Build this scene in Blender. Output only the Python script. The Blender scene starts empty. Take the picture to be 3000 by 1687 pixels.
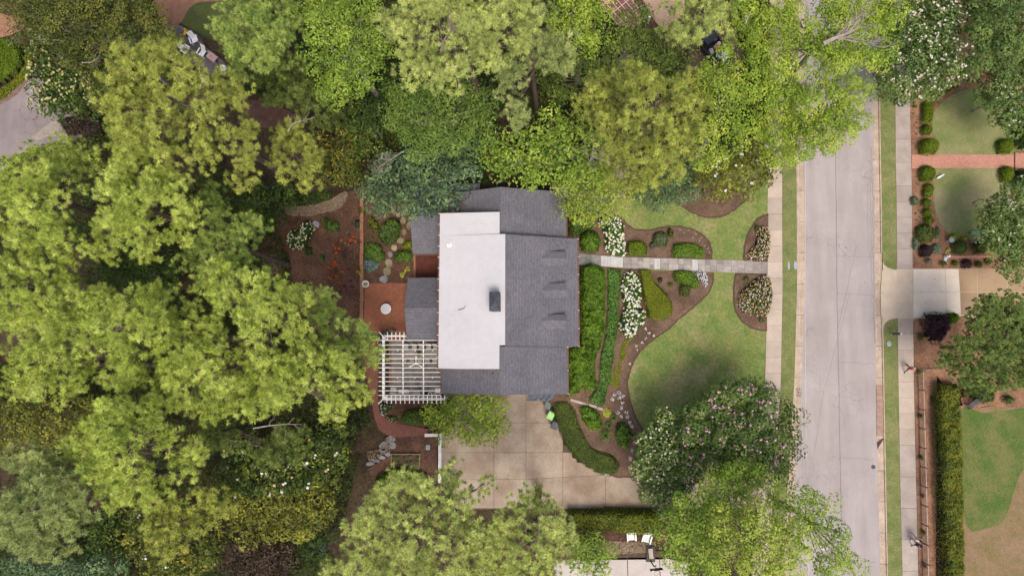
import bpy, math, random
import numpy as np
from mathutils import Vector, Matrix
from mathutils.geometry import delaunay_2d_cdt

random.seed(7)
RNG = np.random.default_rng(7)
SC = bpy.context.scene
COL = SC.collection

# ------------------------------------------------------------------ camera
FPX, CAMH, CX, CY = 2000.0, 66.0, 1500.0, 843.5      # drone, a little off vertical
NADX, NADY = 1650.0, 1055.0                          # where straight down falls in the frame
_n = Vector((NADX - CX, -(NADY - CY), -FPX)).normalized()
_ex = Vector((1, 0, 0))
XC = (_ex - _ex.dot(_n) * _n).normalized()
ZC = -_n
YC = ZC.cross(XC)
cam = bpy.data.cameras.new('camera')
cam.sensor_fit = 'HORIZONTAL'
cam.sensor_width = 36.0
cam.lens = FPX / 3000.0 * 36.0
cam.clip_end = 4000.0
cam_ob = bpy.data.objects.new('camera', cam)
COL.objects.link(cam_ob)
cam_ob.matrix_world = Matrix.Translation((0, 0, CAMH)) @ Matrix((XC, YC, ZC)).to_4x4()
SC.camera = cam_ob

# ------------------------------------------------------------------ light
SUN_AZ, SUN_EL = math.radians(160), math.radians(65)   # compass from +Y, clockwise
world = bpy.data.worlds.new('World')
SC.world = world
world.use_nodes = True
_nt = world.node_tree
_sky = _nt.nodes.new('ShaderNodeTexSky')
_sky.sky_type = 'NISHITA'
_sky.sun_disc = False
_sky.sun_elevation = SUN_EL
_sky.sun_rotation = SUN_AZ
_sky.air_density = 1.0
_sky.dust_density = 6.0
_sky.ozone_density = 0.6
_bg = _nt.nodes['Background']
_nt.links.new(_sky.outputs[0], _bg.inputs[0])
_bg.inputs[1].default_value = 0.125
_sl = bpy.data.lights.new('sun', 'SUN')
_sl.energy = 1.7
_sl.angle = math.radians(20)
_sl.color = (1.0, 0.91, 0.77)
_so = bpy.data.objects.new('sun', _sl)
COL.objects.link(_so)
_sd = Vector((math.sin(SUN_AZ) * math.cos(SUN_EL), math.cos(SUN_AZ) * math.cos(SUN_EL), math.sin(SUN_EL)))
_so.rotation_euler = _sd.to_track_quat('Z', 'Y').to_euler()
_so.location = _sd * 120
SC.view_settings.view_transform = 'Standard'
SC.view_settings.look = 'None'
SC.view_settings.gamma = 1.0
SC.view_settings.use_curve_mapping = False
SC.view_settings.exposure = 0.55

# ------------------------------------------------------------------ places: survey points read off the photograph
TT = {'p': (0, 0, 1), 't1': (0, 0, .3878), 't2': (750, 0, .3878), 't3': (1500, 0, .3878), 't4': (2250, 0, .3878),
      't5': (0, 562, .3878), 't6': (750, 562, .3878), 't7': (1500, 562, .3878), 't8': (2250, 562, .3878),
      't9': (0, 1124, .3886), 't10': (750, 1124, .3886), 't11': (1500, 1124, .3886), 't12': (2250, 1124, .3886),
      'A': (0, 0, .4279), 'B': (1100, 0, .4658), 'C': (0, 560, .4348), 'D': (0, 1100, .4052), 'E': (1800, 1050, .4395),
      'g': (800, 560, .2070), 'q': (1560, 1120, .2070), 'f': (1680, 620, .1656), 'k': (1100, 960, .1657),
      'n': (2680, 640, .1381), 'm': (1620, 1480, .1514), 'w': (1070, 1130, .2001), 'o': (500, 60, .1656)}
def tp(t, u, v):
    ox, oy, s = TT[t]
    return ox + u * s, oy + v * s
def tl(t, *uv):
    return [tp(t, uv[i], uv[i + 1]) for i in range(0, len(uv), 2)]
def W(px, py, z=0.0):
    v = Vector((px - CX, -(py - CY), -FPX))
    d = Vector((XC.dot(v), YC.dot(v), ZC.dot(v)))
    t = (z - CAMH) / d.z
    return Vector((d.x * t, d.y * t, z))
def in_poly(x, y, poly):
    x = np.asarray(x, float); y = np.asarray(y, float)
    c = np.zeros(x.shape, bool)
    n = len(poly)
    for i in range(n):
        x0, y0 = poly[i][0], poly[i][1]; x1, y1 = poly[(i + 1) % n][0], poly[(i + 1) % n][1]
        if y0 == y1: continue
        m = (y0 > y) != (y1 > y)
        c ^= m & (x < (x1 - x0) * (y - y0) / (y1 - y0) + x0)
    return c
def edge_dist(x, y, poly):
    d = np.full(np.shape(x), 1e9)
    n = len(poly)
    for i in range(n):
        ax, ay = poly[i][0], poly[i][1]; bx, by = poly[(i + 1) % n][0], poly[(i + 1) % n][1]
        ex, ey = bx - ax, by - ay
        L = ex * ex + ey * ey + 1e-12
        t = np.clip(((x - ax) * ex + (y - ay) * ey) / L, 0, 1)
        d = np.minimum(d, np.hypot(x - ax - t * ex, y - ay - t * ey))
    return d

# terrain: the house stands on a terrace, the drive is cut down to street level
_hx = [(1200, 1.25), (1700, 1.3), (1758, 1.3), (1826, .72), (1940, .5), (2040, .33), (2245, .16), (2420, .14)]
_kx = [W(a, 780, b).x for a, b in _hx]; _kz = [b for a, b in _hx]
HXX = np.arange(_kx[0] - 6, _kx[-1] + 6, .1)
HXZ = np.convolve(np.pad(np.interp(HXX, _kx, _kz), 12, mode='edge'), np.ones(25) / 25, 'valid')   # eased banks
DRIVE = [W(*p, 0.05).xy for p in [(1293, 1158), (1600, 1158), (1618, 1190), (1650, 1280), (1690, 1340), (1745, 1378), (1800, 1396),
                                  (1900, 1398), (2250, 1398), (2250, 2600), (1293, 2600)]]
def hz(x, y):
    x = np.asarray(x, float); y = np.asarray(y, float)
    z = np.interp(x, HXX, HXZ)
    return np.where(in_poly(x, y, DRIVE), 0.03, z)
def P(px, py, up=0.0):
    z = 0.6
    for _ in range(4):
        w = W(px, py, z + up); z = float(hz(w.x, w.y))
    return W(px, py, z + up)
def ppm(px, py, z):
    return 1.0 / ((W(px + 1, py, z) - W(px, py, z)).length)

# ------------------------------------------------------------------ materials
def _mix(nt, f, a, b, mode='MIX'):
    m = nt.nodes.new('ShaderNodeMix'); m.data_type = 'RGBA'; m.blend_type = mode
    for i, val in ((0, f), (6, a), (7, b)):
        if hasattr(val, 'is_linked') or hasattr(val, 'links'): nt.links.new(val, m.inputs[i])
        elif i == 0: m.inputs[0].default_value = val
        else: m.inputs[i].default_value = (*val, 1)
    return m.outputs[2]
def _noise(nt, scale, detail=4, rough=.55, vec=None, dist=0):
    n = nt.nodes.new('ShaderNodeTexNoise')
    n.inputs['Scale'].default_value = scale; n.inputs['Detail'].default_value = detail
    n.inputs['Roughness'].default_value = rough; n.inputs['Distortion'].default_value = dist
    if vec is not None: nt.links.new(vec, n.inputs['Vector'])
    return n.outputs['Fac']
def _ramp(nt, src, a, b):
    r = nt.nodes.new('ShaderNodeMapRange'); r.inputs[1].default_value = a; r.inputs[2].default_value = b
    nt.links.new(src, r.inputs[0])
    return r.outputs[0]
def _base(name):
    m = bpy.data.materials.new(name); m.use_nodes = True
    nt = m.node_tree; b = nt.nodes['Principled BSDF']
    g = nt.nodes.new('ShaderNodeNewGeometry')
    return m, nt, b, g.outputs['Position']
def _bump(nt, b, h, strength, dist=.02):
    n = nt.nodes.new('ShaderNodeBump'); n.inputs['Strength'].default_value = strength; n.inputs['Distance'].default_value = dist
    nt.links.new(h, n.inputs['Height']); nt.links.new(n.outputs[0], b.inputs['Normal'])
MATS = {}
def M(name, col, col2=None, vs=1.5, rough=.85, bump=0, bs=25, metal=0, spec=.3, col3=None, fs=18, famt=.25, perobj=0, lo=.38, hi=.62):
    if name in MATS: return MATS[name]
    m, nt, b, pos = _base(name)
    out = None
    c = col
    if col2 is not None: c = _mix(nt, _ramp(nt, _noise(nt, vs, 5, .6, pos), lo, hi), col, col2)
    if col3 is not None: c = _mix(nt, _ramp(nt, _noise(nt, vs * .33, 3, .5, pos), .5, .72), c, col3)
    if col2 is not None and famt > 0:
        f = _ramp(nt, _noise(nt, fs, 3, .7, pos), .3, .7)
        k = nt.nodes.new('ShaderNodeMapRange'); k.inputs[3].default_value = 1 - famt; k.inputs[4].default_value = 1 + famt
        nt.links.new(f, k.inputs[0])
        cc = nt.nodes.new('ShaderNodeCombineColor')
        for i in range(3): nt.links.new(k.outputs[0], cc.inputs[i])
        c = _mix(nt, 1.0, c, cc.outputs[0], 'MULTIPLY')
    if perobj:
        oi = nt.nodes.new('ShaderNodeObjectInfo')
        k = nt.nodes.new('ShaderNodeMapRange'); k.inputs[3].default_value = 1 - perobj; k.inputs[4].default_value = 1 + perobj
        nt.links.new(oi.outputs['Random'], k.inputs[0])
        h = nt.nodes.new('ShaderNodeHueSaturation'); nt.links.new(k.outputs[0], h.inputs['Value'])
        if isinstance(c, tuple): h.inputs['Color'].default_value = (*c, 1)
        else: nt.links.new(c, h.inputs['Color'])
        c = h.outputs[0]
    if isinstance(c, tuple): b.inputs['Base Color'].default_value = (*c, 1)
    else: nt.links.new(c, b.inputs['Base Color'])
    b.inputs['Roughness'].default_value = rough; b.inputs['Metallic'].default_value = metal
    b.inputs['Specular IOR Level'].default_value = spec
    if bump: _bump(nt, b, _noise(nt, bs, 5, .65, pos), bump)
    MATS[name] = m
    return m
def leaf_material(name, trans=.3, rough=.6):
    m, nt, b, pos = _base(name)
    a = nt.nodes.new('ShaderNodeVertexColor'); a.layer_name = 'Col'
    nt.links.new(a.outputs[0], b.inputs['Base Color'])
    b.inputs['Roughness'].default_value = rough; b.inputs['Specular IOR Level'].default_value = .25
    t = nt.nodes.new('ShaderNodeBsdfTranslucent')
    nt.links.new(_mix(nt, 1.0, a.outputs[0], (1.1, 1.15, .7), 'MULTIPLY'), t.inputs[0])
    mx = nt.nodes.new('ShaderNodeMixShader'); mx.inputs[0].default_value = trans
    o = nt.nodes['Material Output']
    nt.links.new(b.outputs[0], mx.inputs[1]); nt.links.new(t.outputs[0], mx.inputs[2]); nt.links.new(mx.outputs[0], o.inputs[0])
    return m
LEAF = leaf_material('leaf', .4)
PETAL = leaf_material('petal', .2, .7)

def shingle_material():
    m, nt, b, pos = _base('shingles')
    uv = nt.nodes.new('ShaderNodeUVMap')
    br = nt.nodes.new('ShaderNodeTexBrick')
    br.inputs['Color1'].default_value = (.108, .109, .13, 1); br.inputs['Color2'].default_value = (.142, .142, .168, 1)
    br.inputs['Mortar'].default_value = (.082, .082, .096, 1); br.inputs['Scale'].default_value = 1
    br.inputs['Mortar Size'].default_value = .022; br.inputs['Brick Width'].default_value = .3; br.inputs['Row Height'].default_value = .145
    nt.links.new(uv.outputs[0], br.inputs[0])
    c = _mix(nt, _ramp(nt, _noise(nt, 5, 4, .7, pos), .3, .7), (.82, .82, .84), (1.2, 1.2, 1.2))
    c = _mix(nt, 1.0, br.outputs[0], c, 'MULTIPLY')
    c2 = _mix(nt, _ramp(nt, _noise(nt, .35, 4, .6, pos), .35, .65), (.9, .9, .92), (1.14, 1.12, 1.1))
    nt.links.new(_mix(nt, 1.0, c, c2, 'MULTIPLY'), b.inputs['Base Color'])
    b.inputs['Roughness'].default_value = .9; b.inputs['Specular IOR Level'].default_value = .15
    _bump(nt, b, br.outputs['Fac'], -.5, .012)
    return m
def brick_material(name, c1, c2, mortar, bw=.21, rh=.105, stain=(.09, .05, .03), rot=False, st=(.56, .74)):
    m, nt, b, pos = _base(name)
    mp = nt.nodes.new('ShaderNodeMapping'); nt.links.new(pos, mp.inputs[0])
    if rot: mp.inputs['Rotation'].default_value = (0, 0, math.pi / 2)
    br = nt.nodes.new('ShaderNodeTexBrick')
    br.inputs['Color1'].default_value = (*c1, 1); br.inputs['Color2'].default_value = (*c2, 1); br.inputs['Mortar'].default_value = (*mortar, 1)
    br.inputs['Scale'].default_value = 1; br.inputs['Mortar Size'].default_value = .01
    br.inputs['Brick Width'].default_value = bw; br.inputs['Row Height'].default_value = rh
    nt.links.new(mp.outputs[0], br.inputs[0])
    c = _mix(nt, _ramp(nt, _noise(nt, .9, 6, .65, pos, .4), *st), br.outputs[0], stain)
    c2 = _mix(nt, _ramp(nt, _noise(nt, 6, 4, .7, pos), .3, .7), (.8, .8, .8), (1.2, 1.2, 1.2))
    nt.links.new(_mix(nt, 1.0, c, c2, 'MULTIPLY'), b.inputs['Base Color'])
    b.inputs['Roughness'].default_value = .9
    _bump(nt, b, br.outputs['Fac'], -.4, .01)
    return m
def asphalt_material(name, c1, c2, crack=.5):
    m, nt, b, pos = _base(name)
    c = _mix(nt, _ramp(nt, _noise(nt, .22, 5, .6, pos, .3), .36, .66), c1, c2)
    f = _ramp(nt, _noise(nt, 14, 3, .8, pos), .3, .7)
    c = _mix(nt, 1.0, c, _mix(nt, f, (.84, .84, .84), (1.14, 1.14, 1.14)), 'MULTIPLY')
    mp = nt.nodes.new('ShaderNodeMapping'); nt.links.new(pos, mp.inputs[0]); mp.inputs['Scale'].default_value = (1, .16, 1)
    c = _mix(nt, 1.0, c, _mix(nt, _ramp(nt, _noise(nt, .9, 4, .6, mp.outputs[0]), .3, .7), (.88, .87, .87), (1.08, 1.08, 1.09)), 'MULTIPLY')
    v = nt.nodes.new('ShaderNodeTexVoronoi'); v.feature = 'DISTANCE_TO_EDGE'; v.inputs['Scale'].default_value = .9
    nw = nt.nodes.new('ShaderNodeTexNoise'); nw.inputs['Scale'].default_value = 1.2; nt.links.new(pos, nw.inputs['Vector'])
    ad = nt.nodes.new('ShaderNodeVectorMath'); ad.operation = 'MULTIPLY_ADD'
    nt.links.new(nw.outputs['Color'], ad.inputs[0]); ad.inputs[1].default_value = (1.2, 1.2, 0); nt.links.new(pos, ad.inputs[2])
    nt.links.new(ad.outputs[0], v.inputs['Vector'])
    k = _ramp(nt, v.outputs['Distance'], .016, .004)
    mk = _ramp(nt, _noise(nt, .16, 3, .5, pos), .47, .62)
    mm = nt.nodes.new('ShaderNodeMath'); mm.operation = 'MULTIPLY'; nt.links.new(k, mm.inputs[0]); nt.links.new(mk, mm.inputs[1])
    m2 = nt.nodes.new('ShaderNodeMath'); m2.operation = 'MULTIPLY'; nt.links.new(mm.outputs[0], m2.inputs[0]); m2.inputs[1].default_value = crack
    c = _mix(nt, _ramp(nt, _noise(nt, .55, 5, .75, pos, .6), .66, .74), c, (.2, .18, .18))
    nt.links.new(_mix(nt, m2.outputs[0], c, (.07, .06, .06)), b.inputs['Base Color'])
    b.inputs['Roughness'].default_value = .95; b.inputs['Specular IOR Level'].default_value = .15
    _bump(nt, b, _noise(nt, 30, 4, .7, pos), .25, .01)
    return m
def speckle_material(name, cols, scale, litter=None, lamt=.12, bump=.6):
    """mulch, gravel: small chips, each with its own tone"""
    m, nt, b, pos = _base(name)
    v = nt.nodes.new('ShaderNodeTexVoronoi'); v.inputs['Scale'].default_value = scale; nt.links.new(pos, v.inputs['Vector'])
    r = nt.nodes.new('ShaderNodeValToRGB')
    sp = nt.nodes.new('ShaderNodeSeparateColor'); nt.links.new(v.outputs['Color'], sp.inputs[0]); nt.links.new(sp.outputs[0], r.inputs[0])
    el = r.color_ramp.elements
    while len(el) < len(cols): el.new(.5)
    for i, cc in enumerate(cols): el[i].position = i / max(1, len(cols) - 1); el[i].color = (*cc, 1)
    c = _mix(nt, 1.0, r.outputs[0], _mix(nt, _ramp(nt, _noise(nt, .6, 5, .6, pos), .33, .67), (.68, .68, .68), (1.32, 1.3, 1.28)), 'MULTIPLY')
    if litter:
        v2 = nt.nodes.new('ShaderNodeTexVoronoi'); v2.inputs['Scale'].default_value = 3.2; nt.links.new(pos, v2.inputs['Vector'])
        c = _mix(nt, _ramp(nt, v2.outputs['Distance'], lamt, lamt * .6), c, litter)
    nt.links.new(c, b.inputs['Base Color'])
    b.inputs['Roughness'].default_value = .95; b.inputs['Specular IOR Level'].default_value = .1
    _bump(nt, b, v.outputs['Distance'], bump, .03)
    return m
SHINGLE = shingle_material()
BRICK_PATIO = brick_material('brick_patio', (.30, .105, .055), (.22, .08, .045), (.13, .06, .04), st=(.6, .8))
BRICK_DARK = brick_material('brick_path', (.18, .062, .044), (.13, .048, .036), (.08, .04, .03), rot=True)
BRICK_PALE = brick_material('brick_walk', (.44, .21, .155), (.36, .16, .115), (.30, .17, .13), stain=(.30, .16, .12), st=(.55, .8))
BRICK_EDGE = brick_material('brick_edge', (.30, .135, .075), (.23, .10, .06), (.12, .07, .05), bw=.3, rh=.1, rot=True, st=(.6, .85))
ASPHALT = asphalt_material('asphalt', (.335, .305, .305), (.29, .262, .262), .5)
ASPHALT_OLD = asphalt_material('asphalt_old', (.19, .165, .168), (.24, .21, .21), 1.0)
MULCH = speckle_material('mulch', [(.045, .024, .017), (.085, .047, .034), (.12, .07, .05), (.06, .033, .024)], 13, (.17, .09, .055), .06)
MULCH_FRONT = speckle_material('mulch_front', [(.07, .042, .03), (.118, .076, .055), (.17, .115, .085), (.092, .057, .042)], 18, (.26, .16, .11), .07)
MULCH_RED = speckle_material('mulch_red', [(.13, .065, .04), (.2, .108, .068), (.28, .165, .112), (.16, .08, .05)], 17, (.4, .24, .16), .07)
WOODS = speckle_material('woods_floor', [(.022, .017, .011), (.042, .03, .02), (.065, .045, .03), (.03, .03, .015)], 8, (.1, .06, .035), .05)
GRAVEL = speckle_material('gravel', [(.08, .055, .036), (.15, .11, .078), (.22, .165, .12), (.055, .038, .025)], 9)
GRAVEL_DARK = speckle_material('gravel_dark', [(.06, .055, .06), (.1, .09, .1), (.14, .125, .135)], 16)
LAWN = M('lawn', (.112, .165, .045), (.17, .19, .065), .8, .95, .5, 40, col3=(.26, .225, .12), fs=4, famt=.3, spec=.1)
LAWN_GREEN = M('lawn_green', (.11, .14, .048), (.165, .175, .07), 1.1, .95, .5, 40, col3=(.2, .19, .09), fs=7, famt=.3, spec=.1)
LAWN_EAST = M('lawn_east', (.13, .168, .058), (.2, .2, .09), .5, .95, .5, 40, col3=(.28, .235, .15), fs=9, famt=.2, spec=.1)
LAWN_DRY = M('lawn_dry', (.07, .112, .028), (.13, .135, .05), .5, .95, .5, 40, fs=8, famt=.28, spec=.1)
CONC = M('concrete_walk', (.40, .335, .285), (.345, .29, .25), .8, .9, .3, 30, fs=10, famt=.1, perobj=.11, spec=.2)
CONC_GREY = M('concrete_grey', (.33, .285, .262), (.27, .235, .215), .7, .9, .3, 30, fs=10, famt=.12, perobj=.08, spec=.2)
CONC_DRIVE = M('concrete_drive', (.245, .185, .14), (.32, .265, .215), .55, .9, .3, 30, col3=(.17, .12, .09), fs=7, famt=.14, perobj=.08, spec=.2)
CONC_NEW = M('concrete_new', (.60, .53, .455), (.55, .48, .41), .9, .9, .2, 30, fs=10, famt=.07, perobj=.04, spec=.2)
CONC_WARM = M('concrete_warm', (.47, .395, .315), (.43, .355, .28), .8, .9, .2, 30, fs=10, famt=.09, perobj=.05, spec=.2)
CONC_TAN = M('concrete_tan', (.31, .22, .14), (.26, .18, .115), .4, .9, .2, 30, fs=10, famt=.1, perobj=.05, spec=.2)
CONC_PALE = M('concrete_pale', (.44, .40, .385), (.39, .35, .335), .6, .9, .2, 30, fs=10, famt=.1, perobj=.05, spec=.2)
KERB = M('kerb_concrete', (.42, .34, .275), (.33, .26, .205), 1.2, .9, .3, 30, fs=7, famt=.16, perobj=.07, spec=.2)
FLAG = M('flagstone', (.30, .27, .255), (.22, .2, .195), 1.6, .85, .3, 25, fs=8, famt=.15, perobj=.22, spec=.3)
BLUESTONE = M('bluestone', (.20, .195, .19), (.13, .13, .135), 1.5, .7, .3, 25, fs=8, famt=.15, perobj=.2, spec=.4)
TREAD = M('tread_stone', (.42, .42, .43), (.36, .35, .355), 2, .8, .2, 25, fs=10, famt=.08, perobj=.08)
STEPSTONE = M('stepping_stone', (.17, .15, .085), (.24, .21, .15), 1.8, .9, .4, 20, fs=10, famt=.2, perobj=.25)
RIVER = M('river_stone', (.35, .265, .195), (.24, .165, .11), 3, .8, .3, 20, fs=10, famt=.2, perobj=.3)
SLATE = M('slate', (.13, .14, .155), (.19, .19, .195), 2, .7, .3, 20, fs=8, famt=.15, perobj=.25)
WHITE_ROOF = M('roof_membrane', (.435, .435, .475), (.41, .41, .45), .25, .75, .05, 1.5, fs=1.5, famt=.04, spec=.3)
WHITE = M('white_paint', (.78, .77, .77), (.72, .71, .71), 2, .5, fs=6, famt=.05)
WALLW = M('wall_render', (.6, .57, .55), (.5, .47, .45), 1.5, .85, .2, 20, fs=5, famt=.1)
SIDING = M('siding', (.52, .5, .48), (.48, .46, .44), 1.0, .7)
GLASS = M('window_glass', (.03, .035, .04), rough=.08, spec=.6)
BARK = M('bark', (.13, .098, .085), (.075, .055, .048), 3, .95, .8, 9, fs=12, famt=.3, spec=.1)
BARK_PALE = M('bark_pale', (.34, .30, .27), (.23, .195, .175), 2.5, .95, .5, 9, fs=12, famt=.2, spec=.1)
METAL_DARK = M('dark_metal', (.045, .05, .06), (.06, .065, .08), 3, .45, metal=.5, fs=4, famt=.1)
METAL_CAP = M('chimney_metal', (.075, .09, .115), (.11, .125, .15), 2.5, .5, metal=.35, fs=4, famt=.15)
COPPER = M('gutter_copper', (.15, .075, .055), (.10, .048, .038), 4, .6, metal=.3, fs=9, famt=.3)
BLACK = M('black_plastic', (.02, .021, .025), (.03, .03, .034), 4, .45)
GREYP = M('grey_plastic', (.09, .1, .105), (.12, .13, .135), 3, .5)
WOODW = M('weathered_wood', (.34, .30, .28), (.26, .225, .205), 4, .8, .3, 30, fs=14, famt=.15)
WOODB = M('board_wood', (.26, .19, .105), (.18, .13, .075), 4, .85, .3, 30, fs=14, famt=.2)

# ------------------------------------------------------------------ mesh helpers
def link(name, me, mat, parent=None):
    o = bpy.data.objects.new(name, me)
    COL.objects.link(o)
    if mat is not None: me.materials.append(mat)
    if parent is not None: o.parent = parent
    return o
def tag(o, label=None, cat=None, group=None, kind=None):
    if label: o['label'] = label
    if cat: o['category'] = cat
    if group: o['group'] = group
    if kind: o['kind'] = kind
    return o
def thing(name, label, cat, loc=(0, 0, 0), rz=0.0, group=None):
    o = bpy.data.objects.new(name, None)
    COL.objects.link(o)
    o.empty_display_size = .2
    o.location = loc; o.rotation_euler = (0, 0, rz)
    return tag(o, label, cat, group)
def dup(root, loc, rz, label=None):
    def cp(o, par):
        c = o.copy(); COL.objects.link(c); c.parent = par
        for ch in o.children: cp(ch, c)
        return c
    r = cp(root, None)
    r.location = loc; r.rotation_euler = (0, 0, rz)
    if label: r['label'] = label
    return r
class MB:
    def __init__(s, off=(0, 0, 0)):
        s.v = []; s.f = []; s.off = Vector(off)
    def add(s, vs, fs):
        n = len(s.v)
        s.v += [Vector(p) - s.off for p in vs]
        s.f += [tuple(i + n for i in f) for f in fs]
        return s
    def hexa(s, p):
        return s.add(p, [(3, 2, 1, 0), (4, 5, 6, 7), (0, 1, 5, 4), (1, 2, 6, 5), (2, 3, 7, 6), (3, 0, 4, 7)])
    def box(s, c, size, rot=0.0, tilt=None, top=1.0):
        hx, hy, hz_ = size[0] / 2, size[1] / 2, size[2] / 2
        R = Matrix.Rotation(rot, 3, 'Z')
        if tilt is not None: R = R @ tilt
        ps = []
        for z, k in ((-hz_, 1), (hz_, top)):
            for x, y in ((-hx, -hy), (hx, -hy), (hx, hy), (-hx, hy)):
                ps.append(Vector(c) + R @ Vector((x * k, y * k, z)))
        return s.hexa(ps)
    def beam(s, a, b, w, h):
        a = Vector(a); b = Vector(b); d = (b - a).normalized()
        sd = d.cross(Vector((0, 0, 1)))
        sd = sd.normalized() if sd.length > 1e-4 else Vector((1, 0, 0))
        up = sd.cross(d)
        sd *= w / 2; up *= h / 2
        return s.hexa([a - sd - up, b - sd - up, b + sd - up, a + sd - up, a - sd + up, b - sd + up, b + sd + up, a + sd + up])
    def prism(s, poly, z0, z1, inset=0.0):
        n = len(poly)
        cx = sum(p[0] for p in poly) / n; cy = sum(p[1] for p in poly) / n
        k = 1 - inset
        ar = sum(poly[i][0] * poly[(i + 1) % n][1] - poly[(i + 1) % n][0] * poly[i][1] for i in range(n))
        pl = list(poly) if ar > 0 else list(poly)[::-1]
        g0 = (lambda x, y: z0) if not callable(z0) else z0
        g1 = (lambda x, y: z1) if not callable(z1) else z1
        vs = [(p[0], p[1], g0(p[0], p[1])) for p in pl] + [(cx + (p[0] - cx) * k, cy + (p[1] - cy) * k, g1(p[0], p[1])) for p in pl]
        fs = [tuple(range(n))[::-1], tuple(range(n, 2 * n))] + [(i, (i + 1) % n, n + (i + 1) % n, n + i) for i in range(n)]
        return s.add(vs, fs)
    def tube(s, pts, rad, n=6):
        pts = [Vector(p) for p in pts]
        if not isinstance(rad, (list, tuple)): rad = [rad] * len(pts)
        vs = []; fs = []
        for i, p in enumerate(pts):
            d = (pts[min(i + 1, len(pts) - 1)] - pts[max(i - 1, 0)]).normalized()
            a = d.cross(Vector((0, 0, 1)) if abs(d.z) < .9 else Vector((1, 0, 0))).normalized(); b = d.cross(a)
            for k in range(n):
                t = 2 * math.pi * k / n
                vs.append(p + (a * math.cos(t) + b * math.sin(t)) * rad[i])
        for i in range(len(pts) - 1):
            for k in range(n):
                fs.append((i * n + k, i * n + (k + 1) % n, (i + 1) * n + (k + 1) % n, (i + 1) * n + k))
        fs.append(tuple(range(n))[::-1]); fs.append(tuple(range((len(pts) - 1) * n, len(pts) * n)))
        return s.add(vs, fs)
    def lathe(s, c, prof, n=16):
        c = Vector(c); vs = []; fs = []
        for r, z in prof:
            for k in range(n):
                t = 2 * math.pi * k / n
                vs.append(c + Vector((r * math.cos(t), r * math.sin(t), z)))
        for i in range(len(prof) - 1):
            for k in range(n):
                fs.append((i * n + k, i * n + (k + 1) % n, (i + 1) * n + (k + 1) % n, (i + 1) * n + k))
        fs.append(tuple(range(n))[::-1]); fs.append(tuple(range((len(prof) - 1) * n, len(prof) * n)))
        return s.add(vs, fs)
    def build(s, name, mat, parent=None, smooth=False, uv=None):
        me = bpy.data.meshes.new(name)
        me.from_pydata([tuple(p) for p in s.v], [], s.f)
        me.update()
        if smooth: me.polygons.foreach_set('use_smooth', [True] * len(me.polygons))
        if uv:
            l = me.uv_layers.new(name='UVMap')
            for p in me.polygons:
                sx = abs(p.normal.x) > abs(p.normal.y)
                for li in p.loop_indices:
                    c = me.vertices[me.loops[li].vertex_index].co
                    l.data[li].uv = (c.y, c.x * 1.12) if sx else (c.x, c.y * 1.12)
        return link(name, me, mat, parent)

def fast_mesh(name, chunks, mat, parent=None):
    """chunks of (V[n,3], F[m,k], C[n,3]) joined into one mesh with a colour attribute"""
    vs = []; cs = []; loops = []; starts = []; nv = 0; nl = 0
    for V, F, C in chunks:
        if len(F) == 0: continue
        k = F.shape[1]
        vs.append(V); cs.append(C); loops.append((F + nv).ravel())
        starts.append(nl + np.arange(len(F)) * k)
        nv += len(V); nl += F.size
    me = bpy.data.meshes.new(name)
    V = np.concatenate(vs).astype(np.float32); C = np.concatenate(cs); L = np.concatenate(loops).astype(np.int32); S = np.concatenate(starts).astype(np.int32)
    me.vertices.add(len(V)); me.vertices.foreach_set('co', V.ravel())
    me.loops.add(len(L)); me.loops.foreach_set('vertex_index', L)
    me.polygons.add(len(S)); me.polygons.foreach_set('loop_start', S)
    me.update(calc_edges=True)
    a = me.color_attributes.new('Col', 'FLOAT_COLOR', 'POINT')
    C4 = np.ones((len(V), 4), np.float32); C4[:, :3] = np.clip(C, 0, 1)
    a.data.foreach_set('color', C4.ravel())
    return link(name, me, mat, parent)

def patch(name, poly, mat, up=.03, z=None, step=1.2, parent=None, kind='structure', rim=0.0):
    """a sheet of ground laid over the terrain (poly in survey points)"""
    pts = [P(a, b, up) if z is None else W(a, b, z) for a, b in poly]
    xy = [(p.x, p.y) for p in pts]
    # densify edges
    bd = []
    for i, p in enumerate(xy):
        q = xy[(i + 1) % len(xy)]
        n = max(1, int(math.hypot(q[0] - p[0], q[1] - p[1]) / step))
        bd += [(p[0] + (q[0] - p[0]) * k / n, p[1] + (q[1] - p[1]) * k / n) for k in range(n)]
    x0 = min(p[0] for p in xy); x1 = max(p[0] for p in xy); y0 = min(p[1] for p in xy); y1 = max(p[1] for p in xy)
    inner = []
    if z is None:
        gx, gy = np.meshgrid(np.arange(x0, x1, step), np.arange(y0, y1, step))
        gx = gx.ravel(); gy = gy.ravel()
        m = in_poly(gx, gy, xy)
        gx, gy = gx[m], gy[m]
        if len(gx):
            m = edge_dist(gx, gy, bd) > step * .35
            inner = list(zip(gx[m], gy[m]))
    n = len(bd)
    co, _, fc, *_ = delaunay_2d_cdt([Vector(p) for p in bd + inner], [(i, (i + 1) % n) for i in range(n)], [tuple(range(n))], 1, 1e-5)
    X = np.array([c.x for c in co]); Y = np.array([c.y for c in co])
    Z = (hz(X, Y) + up) if z is None else np.full(len(X), z)
    me = bpy.data.meshes.new(name)
    me.from_pydata(list(zip(X.tolist(), Y.tolist(), Z.tolist())), [], [tuple(f) for f in fc])
    me.update()
    if len(me.polygons) and sum(p.normal.z * p.area for p in me.polygons) < 0: me.flip_normals()
    o = link(name, me, mat, parent)
    if parent is None: tag(o, kind=kind)
    return o
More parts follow.
